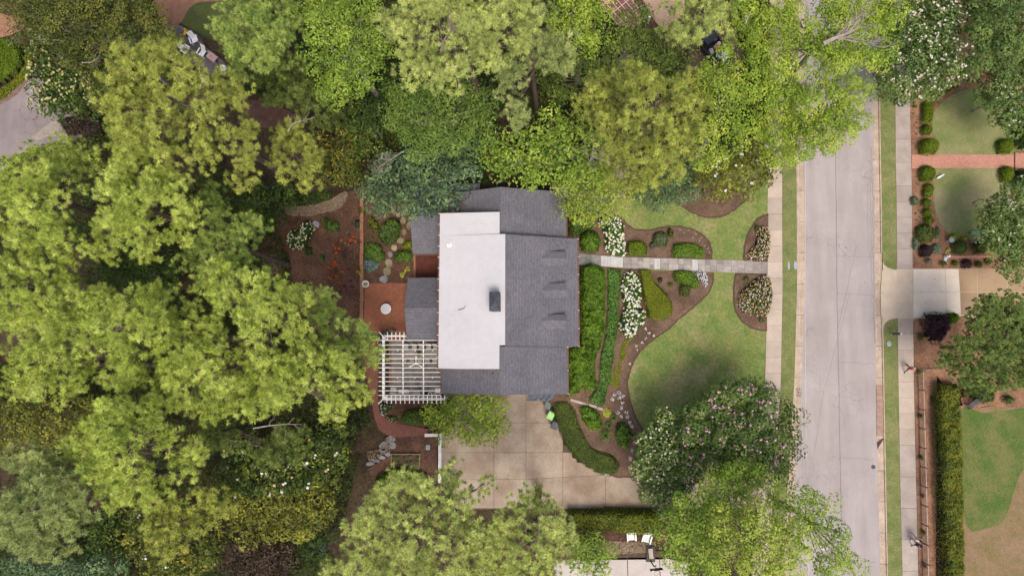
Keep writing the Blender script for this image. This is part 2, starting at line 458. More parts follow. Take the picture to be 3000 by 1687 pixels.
def smooth_poly(pts, n=4):
    """closed Catmull-Rom through the survey points"""
    out = []; k = len(pts)
    for i in range(k):
        p0, p1, p2, p3 = [pts[(i + j - 1) % k] for j in range(4)]
        for s in range(n):
            t = s / n
            out.append(tuple(.5 * (2 * p1[a] + (p2[a] - p0[a]) * t + (2 * p0[a] - 5 * p1[a] + 4 * p2[a] - p3[a]) * t * t + (3 * p1[a] - p0[a] - 3 * p2[a] + p3[a]) * t ** 3) for a in (0, 1)))
    return out
def ell(px, py, rx, ry=None, n=14, wob=.06, seed=0):
    r = random.Random(int(px * 7 + py * 13 + seed)); ry = ry or rx
    return [(px + rx * math.cos(a) * (1 + r.uniform(-wob, wob)), py + ry * math.sin(a) * (1 + r.uniform(-wob, wob))) for a in [2 * math.pi * i / n for i in range(n)]]

# ------------------------------------------------------------------ foliage helpers
def vnoise(x, y, s, seed=0):
    x = np.asarray(x) * s + seed * 17.3; y = np.asarray(y) * s - seed * 9.1
    xi = np.floor(x).astype(int); yi = np.floor(y).astype(int); fx = x - xi; fy = y - yi
    fx = fx * fx * (3 - 2 * fx); fy = fy * fy * (3 - 2 * fy)
    def h(a, b):
        v = np.sin(a * 127.1 + b * 311.7 + seed * 5.7) * 43758.5453
        return v - np.floor(v)
    return (h(xi, yi) * (1 - fx) + h(xi + 1, yi) * fx) * (1 - fy) + (h(xi, yi + 1) * (1 - fx) + h(xi + 1, yi + 1) * fx) * fy
def unit(v):
    return v / (np.linalg.norm(v, axis=1, keepdims=True) + 1e-9)
def randu(n):
    return unit(RNG.normal(size=(n, 3)))
def leaves(Pn, Nn, size, col, aspect=.55):
    n = len(Pn)
    t = unit(np.cross(Nn, randu(n))); b = np.cross(Nn, t)
    s = np.asarray(size).reshape(-1, 1)
    V = np.empty((n, 4, 3)); V[:, 0] = Pn - t * s; V[:, 1] = Pn + b * s * aspect; V[:, 2] = Pn + t * s; V[:, 3] = Pn - b * s * aspect
    V[:, 0] -= Nn * s * .25; V[:, 2] -= Nn * s * .25
    return V.reshape(-1, 3), np.arange(n * 4).reshape(-1, 4), np.repeat(col, 4, axis=0)
def tufts(Pn, An, R, col, blades=18, w=.075, spread=1.0):
    n = len(Pn); k = blades
    A = np.repeat(An, k, axis=0)
    d = unit(A * .55 + randu(n * k) * spread)
    L = np.repeat(R, k) * RNG.uniform(.75, 1.1, n * k)
    s = unit(np.cross(d, unit(A + np.array([0, 0, .25]) + randu(n * k) * .45))) * (w * .5) * RNG.uniform(.7, 1.3, (n * k, 1))
    c = np.repeat(Pn, k, axis=0)
    V = np.empty((n * k, 3, 3)); V[:, 0] = c + d * L[:, None] * .12 + s; V[:, 1] = c + d * L[:, None] * .12 - s; V[:, 2] = c + d * L[:, None]
    C = np.repeat(col, k, axis=0) * RNG.uniform(.82, 1.18, (n * k, 1))
    return V.reshape(-1, 3), np.arange(n * k * 3).reshape(-1, 3), np.repeat(C, 3, axis=0)
_t = (1 + 5 ** .5) / 2
ICO_V = unit(np.array([(-1, _t, 0), (1, _t, 0), (-1, -_t, 0), (1, -_t, 0), (0, -1, _t), (0, 1, _t), (0, -1, -_t), (0, 1, -_t), (_t, 0, -1), (_t, 0, 1), (-_t, 0, -1), (-_t, 0, 1)], float))
ICO_F = np.array([(0, 11, 5), (0, 5, 1), (0, 1, 7), (0, 7, 10), (0, 10, 11), (1, 5, 9), (5, 11, 4), (11, 10, 2), (10, 7, 6), (7, 1, 8), (3, 9, 4), (3, 4, 2), (3, 2, 6), (3, 6, 8), (3, 8, 9), (4, 9, 5), (2, 4, 11), (6, 2, 10), (8, 6, 7), (9, 8, 1)])
def pompoms(Pn, R, col):
    n = len(Pn)
    V = Pn[:, None, :] + ICO_V[None] * (np.asarray(R).reshape(-1, 1, 1) * RNG.uniform(.75, 1.2, (n, 12, 1))) * np.array([1, 1, .75])
    F = (ICO_F[None] + (np.arange(n) * 12)[:, None, None]).reshape(-1, 3)
    C = np.repeat(col, 12, axis=0) * RNG.uniform(.88, 1.05, (n * 12, 1))
    return V.reshape(-1, 3), F, C
def pick(pal, n, k=None):
    """colours from a palette [(rgb, weight)]; k in 0..1 leans along it"""
    c = np.array([p[0] for p in pal]); w = np.array([p[1] for p in pal], float); w /= w.sum()
    if k is None: i = RNG.choice(len(c), n, p=w)
    else: i = np.searchsorted(np.cumsum(w), np.clip(k, 0, .999))
    return c[np.clip(i, 0, len(c) - 1)]

PAL = {
 'pine': [((.13, .165, .045), 2), ((.225, .265, .07), 4), ((.30, .335, .115), 4), ((.345, .365, .15), 1)],
 'pine_olive': [((.115, .135, .04), 2), ((.2, .22, .065), 4), ((.27, .285, .09), 4), ((.26, .25, .11), 1)],
 'pine_pale': [((.15, .175, .07), 2), ((.235, .265, .11), 4), ((.3, .325, .145), 4), ((.34, .345, .18), 1)],
 'pine_green': [((.10, .14, .045), 2), ((.165, .215, .07), 4), ((.235, .28, .10), 4), ((.27, .305, .11), 1)],
 'pine_dull': [((.055, .075, .025), 3), ((.10, .13, .043), 4), ((.145, .175, .062), 3)],
 'pine_grey': [((.13, .155, .075), 2), ((.2, .23, .115), 4), ((.26, .285, .15), 3)],
 'cedar': [((.065, .095, .035), 2), ((.11, .15, .055), 4), ((.16, .2, .078), 3), ((.19, .2, .07), .6)],
 'lime': [((.075, .13, .018), 2), ((.14, .21, .03), 4), ((.205, .27, .045), 3), ((.27, .31, .06), 1)],
 'lime_hot': [((.085, .14, .02), 2), ((.155, .22, .028), 4), ((.23, .285, .04), 4), ((.31, .34, .055), 1)],
 'lime_pale': [((.10, .15, .02), 2), ((.18, .235, .035), 4), ((.25, .29, .055), 3), ((.3, .32, .08), 1)],
 'green': [((.05, .09, .02), 2), ((.095, .15, .03), 4), ((.145, .2, .045), 3), ((.19, .245, .06), .7)],
 'green_dull': [((.045, .075, .016), 2), ((.085, .125, .024), 4), ((.13, .165, .036), 3)],
 'green_dark': [((.02, .04, .01), 3), ((.045, .075, .015), 4), ((.085, .115, .022), 2), ((.15, .165, .03), .6)],
 'blue_green': [((.035, .065, .035), 3), ((.075, .12, .06), 4), ((.115, .17, .075), 3), ((.15, .23, .06), .8)],
 'crape': [((.04, .07, .02), 2), ((.075, .118, .033), 4), ((.115, .165, .046), 3), ((.165, .2, .06), .5)],
 'magnolia': [((.018, .032, .01), 3), ((.045, .07, .016), 4), ((.10, .13, .022), 2), ((.24, .24, .03), 1.3)],
 'magnolia_gold': [((.03, .045, .01), 2), ((.075, .095, .018), 4), ((.17, .165, .03), 2), ((.29, .24, .035), 1.5)],
 'olive': [((.05, .06, .014), 2), ((.10, .11, .02), 4), ((.165, .17, .03), 3), ((.235, .225, .035), 1)],
 'oak_dark': [((.03, .04, .012), 3), ((.065, .08, .018), 4), ((.115, .125, .026), 3), ((.17, .165, .035), 1)],
 'box': [((.06, .10, .006), 2), ((.11, .165, .008), 4), ((.155, .215, .012), 3)],
 'box_gold': [((.10, .13, .008), 2), ((.155, .19, .012), 4), ((.2, .225, .02), 3)],
 'holly': [((.055, .11, .012), 2), ((.10, .185, .018), 4), ((.15, .25, .025), 3), ((.2, .3, .04), .6)],
 'grass_green': [((.06, .12, .02), 2), ((.10, .18, .03), 4), ((.15, .24, .045), 3)],
 'hedge': [((.045, .068, .014), 2), ((.085, .118, .024), 4), ((.13, .165, .035), 3), ((.165, .15, .045), .5)],
 'hedge_gold': [((.05, .075, .012), 2), ((.10, .135, .02), 3), ((.2, .22, .022), 3), ((.28, .27, .03), 1)],
 'hydra': [((.03, .075, .016), 2), ((.065, .135, .025), 4), ((.11, .2, .04), 3)],
 'varieg': [((.06, .09, .04), 2), ((.12, .16, .07), 3), ((.24, .27, .12), 2)],
 'purple': [((.028, .015, .02), 3), ((.055, .028, .036), 4), ((.085, .048, .056), 2)],
 'brown': [((.03, .02, .016), 3), ((.055, .036, .028), 4), ((.085, .055, .042), 2), ((.05, .055, .025), 2)],
 'sage': [((.11, .15, .09), 2), ((.18, .23, .14), 3), ((.23, .28, .18), 2)],
 'blue': [((.09, .15, .14), 2), ((.15, .235, .22), 3), ((.2, .29, .27), 2)],
 'chartreuse': [((.25, .27, .03), 2), ((.38, .39, .05), 3), ((.46, .45, .1), 2)],
 'fern': [((.04, .075, .016), 2), ((.075, .125, .025), 4), ((.12, .17, .04), 3)],
}

# ------------------------------------------------------------------ plant builders
FOL = 1.7
def tree(name, label, kind, ztop, blobs, pal, cat='tree', drop=4.2, group=None, flowers=None, dens=1.0, leaf=None, bark=None, clump=1.0, fill=1.0):
    """blobs: (tile, u, v, r, u, v, r, ...) - the limbs' foliage masses, each at its own height in the crown"""
    if kind == 'pine' and ztop > 15: ztop += random.uniform(-2.2, 1.8)
    B = []
    for b in blobs:
        t = b[0]
        for i in range(1, len(b), 3):
            x, y = tp(t, b[i], b[i + 1]); B.append((x, y, b[i + 2] * TT[t][2]))
    # foliage between neighbouring masses, set a little lower
    ex = []
    for i in range(len(B)):
        for j in range(i):
            a, c = B[i], B[j]
            d = math.hypot(a[0] - c[0], a[1] - c[1])
            if d < .95 * (a[2] + c[2]) * fill:
                q = ((a[0] + c[0]) / 2, (a[1] + c[1]) / 2, (a[2] + c[2]) * .45)
                if all(math.hypot(q[0] - e[0], q[1] - e[1]) > q[2] * .62 for e in B + ex): ex.append(q)
    nB = len(B)
    B = [(b[0], b[1], b[2] * 1.1) for b in B] + ex
    mx = sum(b[0] for b in B) / len(B); my = sum(b[1] for b in B) / len(B)
    dm = max(math.hypot(b[0] - mx, b[1] - my) for b in B) + 1
    cs = []
    for ib, (x, y, r) in enumerate(B):
        q = math.hypot(x - mx, y - my) / dm
        zc = ztop - drop * q * q * ztop / 18 - random.uniform(0, 1.4) * ztop / 18
        if ib >= nB: zc -= .07 * ztop
        R = r / ppm(x, y, zc)
        zc -= R * .5
        cs.append((W(x, y, zc), R))
    pine = kind == 'pine'
    bx = sum(c.x for c, r in cs) / len(cs); by = sum(c.y for c, r in cs) / len(cs)
    gz = float(hz(bx, by))
    base = Vector((bx, by, gz))
    root = thing(name, label, cat, base, 0, group)
    # trunk and limbs
    m = MB(base)
    zt = ztop * (.93 if pine else .7)
    tr = max(.07, ztop * .0135)
    m.tube([base - Vector((0, 0, .3)), base + Vector((random.uniform(-.15, .15), random.uniform(-.15, .15), zt * .5)), Vector((bx, by, zt))], [tr * 1.25, tr, tr * .35], 8)
    for c, R in cs:
        hd = math.hypot(c.x - bx, c.y - by)
        z0 = max(gz + .4, min(c.z - hd * (.18 if pine else .6), zt * .97))
        a = Vector((bx, by, z0)); e = c - Vector((0, 0, R * .1))
        mid = (a + e) / 2 + Vector((random.uniform(-.3, .3), random.uniform(-.3, .3), random.uniform(0, .35))) * min(1, ztop / 12)
        m.tube([a, mid, e], [tr * .34, tr * .2, tr * .07], 5)
        for _ in range(2):
            d = Vector((random.uniform(-1, 1), random.uniform(-1, 1), random.uniform(-.1, .5))) * R * .8
            m.tube([mid.lerp(e, .5), e + d], [tr * .12, tr * .035], 4)
    m.build('trunk', bark or (BARK if pine else BARK_PALE), root)
    # foliage
    pal_ = PAL[pal]
    ch = []
    b0 = np.array(base)
    FP = []
    sub = (.62 if pine else .8) * clump
    sp = sub * (1.2 if pine else .95) / math.sqrt(dens)
    cand = []
    for c, R in cs:
        n = int(9 * (R / sub) ** 2) + 8
        rho = np.sqrt(RNG.uniform(0, 1, n)) * (R * 1.0 - sub * .3); a = RNG.uniform(0, 2 * math.pi, n)
        top = R * .8 * np.sqrt(np.clip(1 - (rho / (R * 1.1)) ** 2, 0, 1))
        cand.append(np.stack([c.x + rho * np.cos(a), c.y + rho * np.sin(a), c.z + top], 1))
    cand = np.concatenate(cand); RNG.shuffle(cand)
    def thin(pts, d):
        g = {}; keep = []
        for i, p in enumerate(pts):
            kx, ky = int(p[0] // d), int(p[1] // d); ok = True
            for ax_ in (-1, 0, 1):
                for ay_ in (-1, 0, 1):
                    for q in g.get((kx + ax_, ky + ay_), ()):
                        if (q[0] - p[0]) ** 2 + (q[1] - p[1]) ** 2 < d * d: ok = False; break
                    if not ok: break
                if not ok: break
            if ok: g.setdefault((kx, ky), []).append(p); keep.append(i)
        return np.array(keep)
    k1 = thin(cand, sp)
    up1 = cand[k1].copy(); up1[:, 2] += RNG.normal(0, (.5 if pine else .38) * clump, len(up1))
    rest = np.delete(cand, k1, axis=0)
    k2 = thin(rest, sp * 1.0)
    up2 = rest[k2].copy(); up2[:, 2] -= RNG.uniform(.7, 1.7, len(up2)) * sub * 1.6
    lc = np.concatenate([up1, up2])
    lr = sub * RNG.uniform(.75, 1.2, len(lc))
    key = RNG.uniform(0, 1, len(lc))
    if pine:
        k = 11
        lcr = np.repeat(lc, k, axis=0); lrr = np.repeat(lr, k)
        dd = randu(len(lcr)); dd[:, 2] = np.abs(dd[:, 2]) * 1.1 - .12; dd = unit(dd)
        pp = lcr + dd * lrr[:, None] * np.array([.9, .9, .8])
        ax = unit(dd + np.array([0, 0, .3]))
        col = pick(pal_, len(pp), np.clip(np.repeat(key, k) * .6 + RNG.uniform(0, .4, len(pp)), 0, 1)) * RNG.uniform(.78, 1.25, (len(pp), 1)) * FOL * 1.05 * np.array([1.0, 1.02, .8])
        ch.append(tufts(pp - b0, ax, RNG.uniform(.27, .4, len(pp)) * (leaf or 1), col, 38, .04))
    else:
        ls = leaf or .1
        k = int(46 * (sub / .8) ** 2 * (.15 / ls) ** 2 * dens) + 6
        lcr = np.repeat(lc, k, axis=0); lrr = np.repeat(lr, k)
        dd = randu(len(lcr)); dd[:, 2] = np.abs(dd[:, 2]) * 1.1 - .22; dd = unit(dd)
        pp = lcr + dd * (lrr * RNG.uniform(.5, 1.03, len(lcr)) ** .5)[:, None] * np.array([1, 1, .8])
        nn = unit(dd * 1.0 + np.array([0, 0, .45]) + randu(len(dd)) * .5)
        col = pick(pal_, len(pp), np.clip(np.repeat(key, k) * .62 + RNG.uniform(0, .38, len(pp)), 0, 1)) * RNG.uniform(.82, 1.2, (len(pp), 1)) * FOL
        ch.append(leaves(pp - b0, nn, RNG.uniform(.7, 1.3, len(pp)) * ls, col))
        if flowers is not None: FP.append(pp[:len(up1) * k][dd[:len(up1) * k, 2] > .5])
    fast_mesh('crown', ch, LEAF, root)
    if flowers is not None:
        n, cols, r, cl = flowers
        A = np.concatenate(FP)
        k = vnoise(A[:, 0], A[:, 1], .55, 3) * .6 + RNG.uniform(0, 1, len(A))
        idx = np.argsort(-k)[:int(max(n * 6, len(A) * .35))]
        A = A[RNG.choice(idx, min(n, len(idx)), replace=False)]
        A = np.repeat(A, cl, axis=0) + RNG.normal(size=(len(A) * cl, 3)) * r * .8 + np.array([0, 0, r * .7])
        o = fast_mesh('blossoms', [pompoms(A - b0, RNG.uniform(.35, 1.3, len(A)) * r, pick(cols, len(A)) * RNG.uniform(.75, 1.05, (len(A), 1)))], PETAL, root)
        tag(o, kind='stuff')
    return root

def shrub(name, label, out, h, pal, leaf=.085, dens=110, bump=.12, bs=1.2, rnd=.55, cat='shrub', group=None, flowers=None, z0=None, aspect=.6, tone=1.0, flat=False):
    """a leafy mass over an outline (survey points); clipped or loose by bump"""
    cx = sum(p[0] for p in out) / len(out); cy = sum(p[1] for p in out) / len(out)
    g0 = P(cx, cy)
    zz = g0.z if z0 is None else z0
    poly = [tuple(W(a, b, zz + h * .45).xy) for a, b in out]
    X0 = min(p[0] for p in poly); X1 = max(p[0] for p in poly); Y0 = min(p[1] for p in poly); Y1 = max(p[1] for p in poly)
    base = Vector(((X0 + X1) / 2, (Y0 + Y1) / 2, zz))
    if z0 is None: base.z = float(hz(base.x, base.y))
    root = thing(name, label, cat, base, 0, group)
    area = abs(sum(poly[i][0] * poly[(i + 1) % len(poly)][1] - poly[(i + 1) % len(poly)][0] * poly[i][1] for i in range(len(poly)))) / 2
    half = max(.12, min(rnd * max(h, .3), .5 * math.sqrt(area)))
    sd = int(abs(base.x * 3 + base.y * 5)) % 50
    ground = (lambda x, y: hz(x, y)) if z0 is None else (lambda x, y: np.full(np.shape(x), z0))
    def surf(x, y):
        e = np.clip(edge_dist(x, y, poly) / half, 0, 1)
        pr = np.sqrt(np.clip(1 - (1 - e) ** 2, 0, 1))
        if flat: pr = np.clip(e * 1.6, 0, 1)
        b = (vnoise(x, y, bs, sd) - .5) * 1.4 + (vnoise(x, y, bs * 2.7, sd + 1) - .5) * .8
        return ground(x, y) + h * (.06 + .94 * pr) + bump * b * pr
    N = int(area * dens * 1.25)
    N = max(60, N)
    xs = np.empty(0); ys = np.empty(0)
    while len(xs) < N:
        a = RNG.uniform(X0, X1, N * 2); b = RNG.uniform(Y0, Y1, N * 2)
        m_ = in_poly(a, b, poly)
        xs = np.concatenate([xs, a[m_]]); ys = np.concatenate([ys, b[m_]])
    xs = xs[:N]; ys = ys[:N]
    z = surf(xs, ys); e = .06
    gx = np.clip((surf(xs + e, ys) - surf(xs - e, ys)) / (2 * e), -4, 4); gy = np.clip((surf(xs, ys + e) - surf(xs, ys - e)) / (2 * e), -4, 4)
    nn = unit(np.stack([-gx, -gy, np.ones(N)], 1) + randu(N) * .55)
    jit = RNG.uniform(-leaf * 1.1, leaf * .7, N)
    pp = np.stack([xs, ys, z + jit], 1)
    key = vnoise(xs, ys, 1.1, sd + 4) * .45 + RNG.uniform(0, .55, N)
    col = pick(PAL[pal], N, key) * RNG.uniform(.85, 1.15, (N, 1)) * tone * 1.2
    b0 = np.array(base)
    ch = [leaves(pp - b0, nn, RNG.uniform(.7, 1.3, N) * leaf, col, aspect)]
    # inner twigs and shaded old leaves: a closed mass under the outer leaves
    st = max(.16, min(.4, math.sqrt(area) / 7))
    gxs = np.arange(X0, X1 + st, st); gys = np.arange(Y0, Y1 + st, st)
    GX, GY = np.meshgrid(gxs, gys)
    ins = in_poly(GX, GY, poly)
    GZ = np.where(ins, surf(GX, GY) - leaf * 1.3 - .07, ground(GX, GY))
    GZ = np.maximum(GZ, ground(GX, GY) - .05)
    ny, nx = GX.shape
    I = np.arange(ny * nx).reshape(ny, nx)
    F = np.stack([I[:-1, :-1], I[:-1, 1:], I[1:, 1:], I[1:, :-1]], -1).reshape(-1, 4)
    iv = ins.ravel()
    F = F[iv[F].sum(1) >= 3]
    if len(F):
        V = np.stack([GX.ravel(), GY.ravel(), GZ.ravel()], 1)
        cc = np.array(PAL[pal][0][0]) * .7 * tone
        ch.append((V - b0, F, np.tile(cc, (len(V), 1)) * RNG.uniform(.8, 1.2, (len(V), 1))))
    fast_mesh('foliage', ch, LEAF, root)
    # stems
    m = MB(base)
    for k in range(3):
        a = random.uniform(0, 6.28); r = min(.15, half * .4)
        i = random.randrange(len(xs))
        q = Vector((xs[i], ys[i], 0)); q = Vector((base.x, base.y, 0)).lerp(q, .35)
        gzq = float(ground(q.x, q.y))
        m.tube([(q.x, q.y, gzq - .1), (q.x + .05 * math.cos(a), q.y + .05 * math.sin(a), max(gzq + .05, float(surf(q.x, q.y)) - leaf * 2 - .05))], [.03, .012], 5)
    m.build('stem', BARK, root)
    if flowers:
        n, cols, r = flowers
        i = RNG.choice(N, min(n, N), replace=False)
        A = pp[i] + np.array([0, 0, r * .55])
        tag(fast_mesh('blossoms', [pompoms(A - b0, RNG.uniform(.7, 1.2, len(A)) * r, pick(cols, len(A)))], PETAL, root), kind='stuff')
    return root

def strap(name, label, px, py, rpx, h, pal, n=60, w=.05, cat='plant', group=None, flowers=None, arch=.6):
    """a clump of arching strap leaves from one crown"""
    g = P(px, py)
    R = rpx / ppm(px, py, g.z + h * .5)
    root = thing(name, label, cat, g, 0, group)
    a = RNG.uniform(0, 2 * math.pi, n); r = R * RNG.uniform(.35, 1.0, n); hh = h * RNG.uniform(.6, 1.05, n)
    o = np.stack([np.cos(a), np.sin(a), np.zeros(n)], 1); s = np.stack([-np.sin(a), np.cos(a), np.zeros(n)], 1) * w * .5
    up = np.array([0, 0, 1.0])
    p0 = o * .04; p1 = o * (r * .45)[:, None] + up * hh[:, None]; p2 = o * r[:, None] + up * (hh * arch)[:, None]
    V = np.empty((n, 5, 3)); V[:, 0] = p0; V[:, 1] = p1 - s; V[:, 2] = p1 + s; V[:, 3] = p2; V[:, 4] = p0
    base = np.arange(n)[:, None] * 5
    F = np.concatenate([base + np.array([0, 2, 1]), base + np.array([1, 2, 3])])
    col = np.repeat(pick(PAL[pal], n) * RNG.uniform(.8, 1.2, (n, 1)), 5, axis=0)
    fast_mesh('foliage', [(V.reshape(-1, 3), F, col)], LEAF, root)
    if flowers:
        k, cols, fr = flowers
        aa = RNG.uniform(0, 6.28, k); rr = R * np.sqrt(RNG.uniform(0, .8, k))
        A = np.stack([rr * np.cos(aa), rr * np.sin(aa), np.full(k, h * 1.02) * RNG.uniform(.85, 1.1, k)], 1)
        tag(fast_mesh('blossoms', [pompoms(A, RNG.uniform(.7, 1.2, k) * fr, pick(cols, k))], PETAL, root), kind='stuff')
    return root

def rosette(name, label, px, py, rpx, h, pal, n=26, cat='plant', group=None, aspect=.55):
    """broad leaves radiating from a crown: hosta, coleus, heuchera"""
    g = P(px, py)
    R = rpx / ppm(px, py, g.z + h * .5)
    root = thing(name, label, cat, g, 0, group)
    a = RNG.uniform(0, 6.28, n); q = np.sqrt(RNG.uniform(.02, 1, n))
    o = np.stack([np.cos(a), np.sin(a), np.zeros(n)], 1)
    c = o * (q * R * .8)[:, None] + np.array([0, 0, 1]) * (h * (1.05 - .6 * q))[:, None]
    ls = R * .38
    nn = unit(o * .5 + np.array([0, 0, 1]))
    t = unit(o - nn * (o * nn).sum(1, keepdims=True)); b = np.cross(nn, t)
    V = np.empty((n, 4, 3)); V[:, 0] = c - t * ls; V[:, 1] = c + b * ls * aspect; V[:, 2] = c + t * ls; V[:, 3] = c - b * ls * aspect
    col = pick(PAL[pal], n) * RNG.uniform(.85, 1.15, (n, 1))
    ch = [(V.reshape(-1, 3), np.arange(n * 4).reshape(-1, 4), np.repeat(col, 4, axis=0))]
    # leaf stalks
    sV = np.empty((n, 3, 3)); sV[:, 0] = b * .012; sV[:, 1] = -b * .012; sV[:, 2] = c
    ch.append((sV.reshape(-1, 3), np.arange(n * 3).reshape(-1, 3), np.repeat(col * .7, 3, axis=0)))
    fast_mesh('foliage', ch, LEAF, root)
    return root

def bare_limb(name, label, pts, z, r, spread, n=26, mat=None, cat='branch', seed=1, fan=.9):
    """a leafless limb: main stem through survey points, twigs forking off it"""
    rr = random.Random(seed)
    ps = [W(a, b, z + i * .25) for i, (a, b) in enumerate(pts)]
    root = thing(name, label, cat, ps[0])
    m = MB(ps[0])
    m.tube(ps, [r * (1 - .75 * i / (len(ps) - 1)) for i in range(len(ps))], 6)
    def fork(p, d, L, rad, k):
        e = p + d * L * .5 + Vector((rr.uniform(-.1, .1), rr.uniform(-.1, .1), rr.uniform(-.05, .1))) * L
        e2 = e + (d + Vector((rr.uniform(-.35, .35), rr.uniform(-.35, .35), rr.uniform(-.1, .2)))) * L * .5
        m.tube([p, e, e2], [rad, rad * .75, rad * .35], 4)
        if k > 0:
            for _ in range(2):
                a = rr.uniform(-1, 1) * fan
                fork(e if rr.random() < .5 else e2, Matrix.Rotation(a, 3, 'Z') @ d, L * .6, rad * .55, k - 1)
    for _ in range(n):
        t = rr.uniform(.15, 1) * (len(ps) - 1); i = min(int(t), len(ps) - 2)
        p = ps[i].lerp(ps[i + 1], t - i); d = (ps[i + 1] - ps[i]).normalized()
        d = Matrix.Rotation(rr.choice((-1, 1)) * rr.uniform(.35, fan), 3, 'Z') @ d
        fork(p, d, spread * rr.uniform(.5, 1.0) * (1.15 - .5 * t / (len(ps) - 1)), r * .3, 2)
    m.build('limb', mat or BARK_PALE, root)
    return root

# ================================================================== STRUCTURE
# ground: one sheet to the horizon
def build_ground():
    fx = np.arange(-75, 62.01, .8); fy = np.arange(-42, 55.01, .8)
    far = np.array([90, 140, 260, 600, 1500])
    xs = np.concatenate([-far[::-1] - 10, fx, far]); ys = np.concatenate([-far[::-1], fy, far])
    X, Y = np.meshgrid(xs, ys)
    Z = hz(X, Y)
    for dx in (-.9, 0, .9):
        for dy in (-.9, 0, .9):
            Z = np.where(in_poly(X + dx, Y + dy, DRIVE), 0.0, Z)
    xs0 = W(2235, 850, 0).x
    Z = np.where(X > xs0, 0.02, Z) - .08
    Z = np.where((X < W(1290, 850, 1).x), Z + (vnoise(X, Y, .12, 2) - .5) * .1 - .03, Z)
    ny, nx = X.shape
    I = np.arange(ny * nx).reshape(ny, nx)
    F = np.stack([I[:-1, :-1], I[:-1, 1:], I[1:, 1:], I[1:, :-1]], -1).reshape(-1, 4)
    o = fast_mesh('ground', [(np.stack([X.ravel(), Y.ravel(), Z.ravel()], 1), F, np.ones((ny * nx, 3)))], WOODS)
    tag(o, kind='structure')
build_ground()

# street lines, x of each edge against y
SY = [-260, 0, 290, 480, 562, 850, 1124, 1400, 1687, 1950]
LINES = {'wl': [2262, 2258, 2254, 2251, 2249, 2248, 2241, 2225, 2203, 2180], 'wr': [2300, 2297, 2294, 2292, 2292, 2293, 2288, 2271, 2247, 2222],
         'gl': [2343, 2340, 2336, 2333, 2334, 2335, 2327, 2310, 2285, 2260], 'rl': [2362, 2359, 2356, 2354, 2356, 2358, 2350, 2333, 2310, 2285],
         'rr': [2551, 2553, 2556, 2558, 2560, 2563, 2566, 2571, 2578, 2586], 'kr': [2573, 2576, 2579, 2581, 2583, 2586, 2591, 2596, 2602, 2610],
         'er': [2619, 2621, 2623, 2624, 2626, 2629, 2632, 2637, 2644, 2652], 'sr': [2659, 2662, 2666, 2670, 2672, 2675, 2678, 2684, 2691, 2699]}
def LX(k, y): return float(np.interp(y, SY, LINES[k]))
def strip_poly(a, b, y0, y1, n=14, da=0, db=0):
    ys = np.linspace(y0, y1, n)
    return [(LX(a, y) + da, y) for y in ys] + [(LX(b, y) + db, y) for y in ys[::-1]]
patch('road', strip_poly('rl', 'rr', -260, 1950, 20, -1, 1), ASPHALT, z=0.0)
road = bpy.data.objects['road']
def ribbon(m, pts, w, z):
    ps = [W(a, b, z) for a, b in pts]
    for i in range(len(ps) - 1):
        d = (ps[i + 1] - ps[i]); s = Vector((-d.y, d.x, 0)).normalized() * w / 2
        m.add([ps[i] - s, ps[i + 1] - s, ps[i + 1] + s, ps[i] + s], [(0, 1, 2, 3)])
m = MB()
SEAM = M('road_seam', (.12, .11, .11), (.17, .155, .155), 6, .95, fs=20)
def wob(p0, p1, n, amp, seed):
    r = random.Random(seed)
    return [(p0[0] + (p1[0] - p0[0]) * i / n + r.uniform(-amp, amp), p0[1] + (p1[1] - p0[1]) * i / n + r.uniform(-amp, amp)) for i in range(n + 1)]
ribbon(m, wob((2448, 440), (2452, 850), 14, .6, 1), .05, .004); ribbon(m, wob((2452, 850), (2468, 1687), 22, .7, 2), .05, .004)
ribbon(m, wob((2510, 720), (2455, 960), 10, 1.2, 3), .025, .005); ribbon(m, wob((2490, 860), (2418, 1130), 10, 1.5, 4), .02, .005)
ribbon(m, wob((2415, 1130), (2385, 1330), 8, 1, 5), .02, .005)
for i, y in enumerate((748, 860, 1060, 1340, 1640)):
    ribbon(m, wob((2452, y), (2562, y + 6), 9, 2.0, 20 + i), .025, .005)
for k_, (off, w_) in enumerate(((3, .03), (9, .022), (17, .018))):
    ribbon(m, [(LX('rr', y_) - off + random.uniform(-2.2, 2.2), y_) for y_ in range(430 if k_ < 2 else 520, 1010 - 120 * k_, 9)], w_, .0055 + .0005 * k_)
m.build('crack', SEAM, road)
